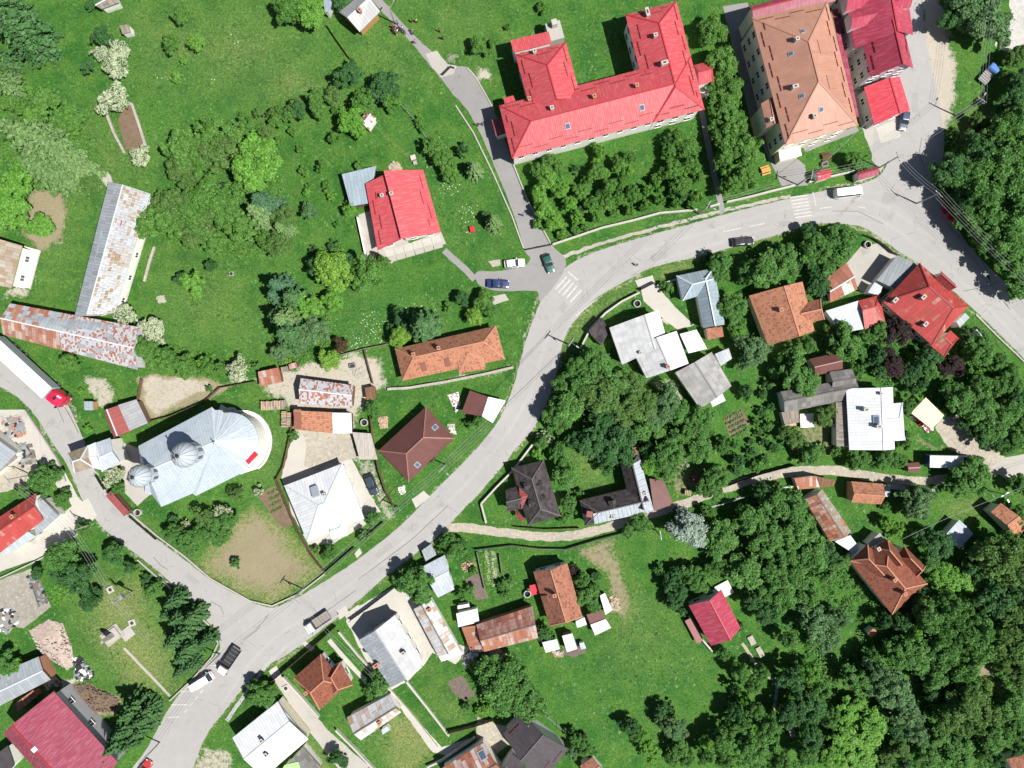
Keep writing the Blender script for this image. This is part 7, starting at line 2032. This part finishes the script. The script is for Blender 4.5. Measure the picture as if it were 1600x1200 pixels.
fence('wire fence between orchard and lane, upper meadow', [(625, 162), (645, 185), (660, 208), (680, 232)], 'mesh', 1.1)
fence('white kerb wall on the left side of the dark lane', [(712, 165), (740, 208), (770, 270), (800, 338), (818, 388)], 'kerbwall', .25, seg=4)
fence('white kerb wall on the right side of the dark lane', [(800, 252), (824, 312), (846, 354), (862, 384)], 'kerbwall', .35, seg=4)
fence('thin kerb on the right edge of the upper lane', [(730, 106), (744, 122), (760, 150), (772, 172)], 'kerbwall', .2, seg=4)
fence('dark fence round the gravel yard and rust shed', [(222, 656), (216, 634), (224, 592)], 'board', 1.2)
fence('dark fence between brown yard and church', [(236, 658), (268, 650), (322, 627), (345, 606), (400, 596)], 'board', 1.2)
fence('dark fence along the top of the lower middle plot', [(700, 1142), (740, 1132), (770, 1122)], 'board', 1.5)
fence('dark hedge fence along the road meadow at the right', [(1524, 492), (1560, 528), (1600, 566)], 'kerbwall', .3)
fence('low wall round the left edge concrete yard', [(40, 640), (64, 676), (90, 716), (104, 752)], 'kerbwall', .6)
fence('low white wall below the concrete alley', [(-10, 908), (50, 880), (118, 846)], 'kerbwall', .6)
fence('dark low fence beside the narrow red shelter', [(152, 742), (166, 764)], 'iron', 1.2); fence('dark picket fence beside the flower bed of the church', [(204, 806), (246, 842)], 'iron', 1.0)
fence('grey boundary fence beside the ditch meadow', [(840, 1105), (870, 1130), (905, 1160), (940, 1195)], 'mesh', 1.2)
fence('white garden edge wall beside the small crimson house', [(1076, 962), (1098, 1000), (1112, 1016)], 'wall', .9)
fence('red brown barrier across the lane mouth', [(822, 391), (862, 383)], 'iron', .9, name='barrier', cat='barrier')
fence('rust red swing barrier at the end of the footpath', [(692, 118), (704, 106), (710, 108)], 'iron', 1.0, name='barrier', cat='barrier')
fence('fence of the garden strip beside the lower plots', [(745, 862), (752, 895), (758, 920)], 'grey', 1.0); fence('second fence of the garden strip beside the lower plots', [(780, 866), (784, 895), (800, 915)], 'grey', 1.0)

# ------------------------------------------------------------------ road markings (parts of the road)
def mark(pts, name):
    o = link(name, mesh(name, [P(*p) + Vector((0, 0, .034)) for p in pts], [range(len(pts))]), road, MT['marking'])
    if o.data.polygons[0].normal.z < 0: o.data.flip_normals()
def bar(x0, y0, x1, y1, w, name):
    d = Vector((x1 - x0, y1 - y0)).normalized(); a = (-d.y * w / 2, d.x * w / 2)
    mark([(x0 + a[0], y0 + a[1]), (x1 + a[0], y1 + a[1]), (x1 - a[0], y1 - a[1]), (x0 - a[0], y0 - a[1])], name)
for x0, y0, x1, y1 in ((868, 452, 885, 433), (873, 457, 891, 437), (879, 462, 896, 442), (885, 466, 901, 447), (891, 472, 908, 454)): bar(x0, y0, x1, y1, 2.8, 'zebra_stripe')
bar(888, 425, 903, 438, 2.2, 'stop_line'); bar(900, 494, 930, 469, 1.6, 'edge_line')
for i in range(7): bar(1234 + i * 1.3, 309 + i * 5.2, 1261 + i * 1.3, 305 + i * 5.2, 2.4, 'zebra_stripe')
bar(1270, 300, 1275, 322, 1.6, 'stop_line')
for x0, y0, x1, y1 in ((1130, 362, 1160, 356), (1170, 354, 1195, 349), (1280, 326, 1300, 323), (1340, 323, 1352, 325), (289, 1113, 293, 1108), (297, 1103, 301, 1098), (305, 1093, 309, 1088), (313, 1083, 317, 1078)): bar(x0, y0, x1, y1, 1.5, 'centre_dash')
for x0, y0, x1, y1 in ((268, 1101, 292, 1101), (262, 1121, 280, 1120), (283, 1080, 302, 1080), (330, 1040, 345, 1038)): bar(x0, y0, x1, y1, 1.5, 'parking_line')

# ------------------------------------------------------------------ smaller things
def pile(name, label, cat, pts, mats, n, s=(.25, .7), h=.8, piece='stone', seed=1):
    """a heap of separate pieces lying inside a polygon"""
    rg = random.Random(seed); x0, x1 = min(p[0] for p in pts), max(p[0] for p in pts); y0, y1 = min(p[1] for p in pts), max(p[1] for p in pts)
    c = (sum(p[0] for p in pts) / len(pts), sum(p[1] for p in pts) / len(pts)); root = thing(name, label, cat, P(*c)); mbs = [MB() for _ in mats]
    R0 = max(x1 - x0, y1 - y0) / 2; k = 0
    X, Y = np.array([0.0]), np.array([0.0])
    while k < n:
        x, y = rg.uniform(x0, x1), rg.uniform(y0, y1)
        if not pip(np.array([x]), np.array([y]), pts)[0]: continue
        k += 1; f = 1 - min(1, math.hypot(x - c[0], y - c[1]) / R0); p = P(x, y) - root.location
        mbs[rg.randrange(len(mats))].box((p.x, p.y, h * f * rg.random() + .08), (rg.uniform(*s), rg.uniform(*s) * .7, rg.uniform(.1, .3)), rg.uniform(0, 3.1), rg.uniform(.6, 1))
    for m, t in zip(mbs, mats):
        if m.v: m.build(piece, MT[t], root, 'stuff')
    hm = MB(); b = [P(*p) - root.location for p in pts]; top = [q * .45 + Vector((0, 0, h * .6)) for q in b]
    hm.v = [tuple(q) for q in b] + [tuple(q) for q in top]; m = len(b)
    hm.f = [(i, (i + 1) % m, m + (i + 1) % m, m + i) for i in range(m)] + [tuple(range(m, 2 * m))]
    me = mesh('heap', hm.v, hm.f); link('heap', me, root, MT[mats[0]])
    return root
pile('rubble_heap', 'large heap of pale brick rubble beside the monument park', 'rubble', [(46, 985), (76, 968), (98, 974), (112, 1010), (116, 1040), (104, 1046), (84, 1030), (60, 1012)], ['rubble', 'rubble', 'chimw', 'stone'], 700, (.2, .55), 1.5, 'broken_brick', 2)
pile('soil_heap', 'brown heap of dug soil beside the magenta hall', 'soil heap', [(102, 1070), (140, 1068), (188, 1092), (180, 1112), (150, 1112), (120, 1096)], ['soil', 'till'], 420, (.2, .5), 1.1, 'clod', 3)
pile('junk_heap', 'heap of black plastic scrap with white pieces by the rubble', 'junk', [(114, 1030), (126, 1028), (146, 1052), (140, 1064), (120, 1058)], ['dark', 'tarp', 'silver2', 'dark'], 90, (.4, 1.2), 1.2, 'scrap', 4)
pile('log_heap', 'loose heap of split logs behind the red house', 'logs', [(606, 263), (616, 252), (626, 258), (628, 265), (614, 268)], ['log', 'stone'], 60, (.3, .7), .5, 'log', 5)
pile('stone_heap', 'scattered pale stones in the gravel yard', 'stones', [(550, 578), (566, 574), (572, 588), (556, 592)], ['stone', 'chimw'], 50, (.2, .5), .25, 'stone', 6)
pile('stone_heap', 'small pile of stones alone in the left meadow', 'stones', [(244, 464), (256, 461), (260, 472), (248, 474)], ['stone', 'chimw'], 40, (.2, .45), .35, 'stone', 7)
pile('stone_heap', 'pale broken stones above the long rusty barn', 'stones', [(158, 280), (168, 268), (176, 284), (166, 292)], ['chimw', 'stone'], 50, (.25, .6), .3, 'stone', 8)
pile('debris', 'white and red bits scattered left of the brown garage', 'debris', [(700, 618), (716, 612), (720, 634), (712, 646)], ['tarp', 'stone', 'dark'], 50, (.2, .6), .3, 'scrap', 9)
pile('debris', 'pale sacks heaped beside the brown hip roof', 'debris', [(700, 664), (710, 662), (712, 678), (704, 676)], ['tarp', 'chimw'], 30, (.3, .7), .5, 'sack', 10)
pile('debris', 'white scraps on the lawn below the brown hip roof', 'debris', [(622, 762), (632, 758), (634, 770), (626, 774)], ['tarp', 'stone'], 22, (.2, .5), .15, 'scrap', 11)
pile('hay_heap', 'small reddish brown hay heap in the brown roof garden', 'hay', [(590, 652), (606, 650), (606, 668), (594, 670)], ['log', 'brickpile'], 70, (.2, .5), .5, 'hay', 12)
pile('branch_heap', 'grey stick pile beside the bare path end', 'branches', [(954, 934), (966, 938), (966, 954), (956, 950)], ['woodpale', 'log'], 50, (.3, 1.4), .5, 'branch', 13)
pile('debris', 'bricks and boards piled by the hut below the two white huts', 'debris', [(862, 1016), (880, 1018), (880, 1026), (866, 1026)], ['chimw', 'brick'], 30, (.2, .5), .3, 'brick', 14)
pile('debris', 'red and white clutter beside the pale yellow canopy', 'debris', [(1420, 650), (1428, 648), (1458, 672), (1450, 676)], ['dark', 'tarp', 'redtarp', 'steel'], 70, (.2, .8), .5, 'scrap', 15)
pile('debris', 'white crates and junk at the left edge gravel yard', 'debris', [(-4, 955), (18, 950), (30, 968), (14, 990), (-4, 985)], ['woodpale', 'blue', 'dark', 'tarp', 'steel'], 60, (.3, 1.1), .7, 'crate', 16)
pile('debris', 'boxes beside the rust spotted long shed', 'debris', [(722, 1024), (744, 1020), (744, 1034), (728, 1046)], ['tarp', 'woodpale', 'steel'], 40, (.4, 1.2), .6, 'box', 17)
pile('debris', 'clutter at the end of the white roofed house', 'debris', [(484, 852), (492, 850), (500, 862), (492, 866)], ['redtarp', 'wood', 'stone'], 24, (.2, .7), .4, 'scrap', 18)
pile('soil_heap', 'brown dug heap beside the clearing house garden', 'soil heap', [(718, 880), (736, 874), (742, 886), (726, 894)], ['soil', 'log'], 90, (.2, .5), .5, 'clod', 19)

pile('building_materials', 'grey beams and boards heaped in the left edge yard', 'boards', [(24, 700), (40, 694), (52, 716), (34, 728)], ['wood', 'woodpale', 'steel', 'dark'], 70, (.4, 2.6), .5, 'board', 20)
pile('debris', 'rusty and grey scrap in the upper left edge yard', 'debris', [(2, 652), (34, 648), (44, 676), (10, 690)], ['steel', 'brick', 'dark', 'chimw'], 60, (.3, 1.2), .4, 'scrap', 21)
pile('debris', 'boxes and barrels along the lower left yard wall', 'debris', [(44, 900), (58, 896), (76, 940), (60, 950)], ['wood', 'dark', 'steel', 'blue'], 40, (.4, 1.1), .5, 'scrap', 22)
pile('debris', 'grey rubble beside the patched grey shed', 'debris', [(60, 1058), (84, 1052), (96, 1068), (76, 1078)], ['stone', 'chimw', 'wood'], 60, (.3, .9), .5, 'stone', 23)
def woodstack(label, x0, y0, x1, y1, w=1.0, h=1.3):
    a, b = P(x0, y0), P(x1, y1); root = thing('firewood_stack', label, 'firewood', a, group='firewood stacks'); d = b - a; L = d.length; u = d / L; s = Vector((-u.y, u.x, 0))
    n = int(L / .33)
    for i in range(n):
        m = MB()
        for k in range(4):
            c = u * (i * .33 + .16); z = .15 + k * .32 + rnd.uniform(-.02, .02); m.tube(c - s * w / 2 * rnd.uniform(.85, 1.1) + Vector((0, 0, z)), c + s * w / 2 * rnd.uniform(.85, 1.1) + Vector((0, 0, z)), .15, .15, 6)
        m.build('log_row', MT['log' if rnd.random() < .7 else 'woodpale'], root)
woodstack('longer horizontal firewood stack above the church lawn', 410, 632, 450, 630, 1.3); woodstack('second firewood stack row below the longer one', 410, 638, 448, 636, .8)
woodstack('upright firewood stack beside the orange tiled shed', 446, 642, 446, 668, 1.0); woodstack('thin upright firewood stack against the fence', 454, 644, 453, 668, .8)
woodstack('log pile under the pale cover beside the roadside wood', 1518, 208, 1532, 200, 1.6)
woodstack('red brown log stack by the dirt lane', 1068, 768, 1080, 770, 1.0, .8)

def monument():
    root = thing('monument', 'grey stone monument obelisk on a stepped base in the park', 'monument', P(176, 992), R(38))
    MB().box((0, 0, .12), (4.2, 3.0, .24)).build('base_step', MT['stone'], root); MB().box((0, 0, .4), (3.0, 2.2, .36)).build('plinth', MT['concrete2'], root)
    MB().box((0, 0, 2.4), (1.1, 1.1, 3.8), 0, .55).build('obelisk', MT['stone'], root); MB().box((0, 0, 4.5), (.62, .62, .5), 0, .05).build('tip', MT['stone'], root)
    MB().box((2.6, -1.6, .10), (2.6, 2.2, .2)).build('slab', MT['concrete2'], root)
monument()
def lid(x, y, label, rz, s=1.3):
    root = thing('manhole', label, 'manhole', P(x, y), rz, 'concrete manhole covers'); MB().box((0, 0, .12), (s, s, .24)).build('frame', MT['concrete'], root); MB().tube((0, 0, .24), (0, 0, .28), .36, .36, 14).build('cover', MT['dark'], root)
lid(173, 921, 'square manhole cover high in the park', .5); lid(207, 973, 'square manhole cover right of the monument', .3); lid(362, 428, 'small square stone cover in the meadow', .1, .8); lid(447, 1075, 'dark grated cover on the grey alley', .5, 1.2)
def well(x, y, label):
    root = thing('well', label, 'well', P(x, y)); MB().lathe((0, 0, 0), [(.75, 0), (.75, .8), (.6, .8), (.6, .1)], 20, False).build('ring', MT['concrete'], root); MB().box((0, 0, .05), (1.1, 1.1, .06)).build('water', MT['glass'], root)
well(1354, 383, 'round white tub on the corner terrace'); well(995, 475, 'round lidded tub beside the driveway'); well(824, 927, 'round concrete ring in front of the farmhouse'); well(570, 660, 'dark round tub in the gravel yard'); well(217, 800, 'ring of white stones on the church lawn')
def table_set(x, y, label, rz, mt='orangewood'):
    root = thing('picnic_table', label, 'picnic table', P(x, y), rz)
    for k in range(4): MB().box((0, -.33 + k * .22, .75), (1.8, .2, .05)).build('table_board', MT[mt], root)
    for s in (-1, 1):
        MB().box((0, s * .75, .45), (1.8, .28, .05)).build('bench_board', MT[mt], root); MB().box((s * .7, 0, .37), (.08, 1.5, .08)).build('cross_beam', MT[mt], root)
        for t in (-1, 1): MB().bar((s * .7, t * .25, .74), (s * .7, t * .65, 0), .08, .06).build('leg', MT[mt], root)
table_set(1290, 246, 'brown wooden picnic table on the lawn of the terracotta building', .2, 'woodbrown')
table_set(1195, 267, 'bright orange wooden bench table on the tree row lawn', .3)
def grill(x, y, label):
    root = thing('garden_grill', label, 'grill', P(x, y), .2); MB().box((0, 0, .4), (1.2, .9, .8)).build('base', MT['concrete2'], root); MB().box((0, 0, .83), (1.0, .7, .06)).build('grate', MT['dark'], root)
grill(1287, 258, 'grey masonry grill beside the picnic table'); grill(552, 572, 'square stone oven base in the gravel yard')
def redrails():
    root = thing('wayside_frame', 'red painted metal frame with posts at the wood edge', 'frame', P(1481, 340), R(-50))
    for i in range(5): MB().box((-2.4 + i * 1.2, 0, .7), (.12, .12, 1.4)).build('post', MT['redtarp'], root)
    for z in (.5, .95, 1.35): MB().box((0, 0, z), (5.0, .10, .12)).build('rail', MT['redtarp'], root)
    for i in range(3): MB().box((-1.6 + i * 1.6, -.5, 1.45), (.9, .9, .08), .3 * i).build('panel', MT['redtarp'], root)
redrails()
def box(name, x, y, d, mat, label, cat, rz=0.0, lidmat=None):
    root = thing(name, label, cat, P(x, y), rz); MB().box((0, 0, d[2] / 2), d).build('body', MT[mat], root); MB().box((0, 0, d[2] + .03), (d[0] + .08, d[1] + .08, .06)).build('lid', MT[lidmat or mat], root)
box('crate', 738, 359, (.8, 1.0, .8), 'redtarp', 'small red box in the meadow beside the lane', 'box', .2)
box('trough', 646, 247, (1.0, .9, .5), 'concrete', 'pale square trough behind the red house', 'trough', .3); box('trough', 649, 255, (.7, .7, .4), 'stone', 'little stone block beside the pale trough', 'block', .2)
box('sign_board', 315, 980, (1.3, .8, 1.6), 'steel', 'grey notice box at the park corner', 'sign', .6, 'white'); box('bin', 1213, 1068, (.9, 1.1, 1.0), 'steel', 'white and grey bin on the wood path', 'bin', .4, 'white')
box('beehive', 605, 1080, (.6, .6, .7), 'tarp', 'small white box in the narrow garden', 'box', .5); box('cold_frame', 1174, 1000, (1.1, 1.8, .3), 'stone', 'left raised bed frame beside the crimson house garden', 'garden frame', .5); box('cold_frame', 1187, 1018, (1.0, 2.0, .3), 'stone', 'right raised bed frame beside the crimson house garden', 'garden frame', .5)
def cloth(x, y, w, l, rz, label, mat='tarp', z=.9):
    root = thing('cloth_cover', label, 'cloth', P(*unproj(x, y, z)), rz)
    n = 8; V = [((i / n - .5) * w, (j / n - .5) * l, z + rnd.uniform(-.08, .08)) for j in range(n + 1) for i in range(n + 1)]; F = [(j * (n + 1) + i, j * (n + 1) + i + 1, (j + 1) * (n + 1) + i + 1, (j + 1) * (n + 1) + i) for j in range(n) for i in range(n)]
    link('sheet', mesh('sheet', V, F, smooth=True), root, MT[mat])
    for sx in (-1, 1):
        for sy in (-1, 1): MB().box((sx * w * .45, sy * l * .45, z / 2 - .06), (.08, .08, z - .12)).build('leg', MT['wood'], root)
cloth(1261, 657, 2.7, 2.8, .05, 'white patterned cloth spread beside the olive hutch')
cloth(1234, 662, 2.6, .9, .05, 'red and white spotted cloth below the olive hutch', 'brickpile', .7)
# garden rows of plants
def rows(label, x0, y0, x1, y1, dx, dy, n, mat, gap=.45, size=.28, name='vegetable_row'):
    for i in range(n):
        a, b = P(x0 + dx * i, y0 + dy * i), P(x1 + dx * i, y1 + dy * i); L = (b - a).length; rg = np.random.RandomState(i + int(x0)); k = int(L / gap) * 14
        t = rg.rand(k); C = np.array([[a.x, a.y, 0]]) + np.outer(t, np.array(b - a)); C += rg.randn(k, 3) * np.array([size * .5, size * .5, .05]); C[:, 2] = np.abs(rg.randn(k)) * .12 + .08
        N = rg.randn(k, 3) * .5 + np.array([0, 0, 1.0]); N /= np.linalg.norm(N, axis=1)[:, None]; C -= np.array([[a.x, a.y, 0]])
        me = leaf_mesh(name, C, N, np.full(k, size * .55), rg, LEAF[mat]); o = link(name, me, None, LEAF[mat]); o.location = a
        tag(o, (['topmost', 'second', 'third', 'fourth', 'fifth', 'sixth'][i] if dy > 0 else ['left', 'right'][i]) + ' of the ' + label, 'vegetable row', label)
rows('green vegetable rows in the bed beside the white roofed house', 418, 772, 434, 764, 2.5, 9.0, 4, 'broad')
rows('leafy rows in the dark garden bed under the fruit trees', 1133, 655, 1158, 642, 2.6, 7.0, 5, 'grey')
rows('potato rows beside the tilled bed in the lower plot', 728, 1058, 742, 1052, 5.5, 9.5, 6, 'broad')
rows('garden rows in the long strip right of the lawn house', 756, 860, 760, 915, 10, 0, 2, 'light')
rows('green rows beside the gravel yard at the lower left', 72, 928, 100, 906, 4, 6, 4, 'light')
rows('rows of low plants at the upper right garden', 1556, 618, 1580, 604, 5, 8, 3, 'olive')
# ------------------------------------------------------------------ labels of trees: by look, then by the nearest landmark
def ordinal(i): return ('nearest', 'second nearest', 'third nearest', 'fourth nearest', 'fifth nearest', 'sixth nearest', 'seventh nearest', 'eighth nearest', 'ninth nearest', 'tenth nearest')[i] if i < 10 else None
LM += [(1480, 1010, 'the middle of the big wood'), (1340, 1140, 'the grassy gap of the big wood'), (1236, 1140, 'the dark hut in the wood'), (1598, 1190, 'the lower right corner roof'), (1560, 1060, 'the bare patch in the wood'), (1240, 860, 'the upper part of the big wood'), (1550, 330, 'the middle of the roadside wood'), (1482, 338, 'the red frame'), (745, 250, 'the dark lane'), (950, 300, 'the orchard middle'), (1140, 180, 'the tree row middle'), (1076, 826, 'the silver tree'), (400, 870, 'the brown dry lawn'), (176, 992, 'the monument'), (206, 200, 'the old foundation'), (1480, 250, 'the double pole'), (1540, 115, 'the blue covered trailer')]
buckets = {}
for t in TREES:
    col = KIND[t['kind']]
    size = 'small' if t['r'] < 13 else 'large' if t['r'] >= 26 else 'mid sized'
    best = min(LM, key=lambda l: math.hypot(l[0] - t['x'], l[1] - t['y']))
    dx, dy = t['x'] - best[0], t['y'] - best[1]
    side = ('right of' if dx > 0 else 'left of') if abs(dx) > abs(dy) else ('below' if dy > 0 else 'above')
    t['size'] = size; t['d'] = math.hypot(dx, dy)
    if best[2] == 'the silver tree' and t['kind'] == 'silver': best = (0, 0, 'the dirt lane'); side = 'below'
    buckets.setdefault((size, col, t['noun'], side, best[2]), []).append(t)
for (size, col, noun, side, lm), L in buckets.items():
    L.sort(key=lambda t: t['d'])
    for i, t in enumerate(L):
        base = f'{size} {col} {noun} {side} {lm}'
        lab = base if len(L) == 1 else (f'{ordinal(i)} {base}' if i < 6 else f'{base}, farther out')
        t['o']['label'] = lab; t['o']['category'] = 'bush' if noun == 'bush' else 'tree'
        t['o']['group'] = 'trees and bushes ' + lm if not (len(L) > 6 and i >= 6) else f'{base} group'
X, Y, A, GM = build_ground()
build_tufts(X, Y, A)
print('objects', len(bpy.data.objects), 'trees', len(TREES), 'tris', sum(sum(len(p.vertices) - 2 for p in m.polygons) for m in bpy.data.meshes if len(m.polygons) < 400000))
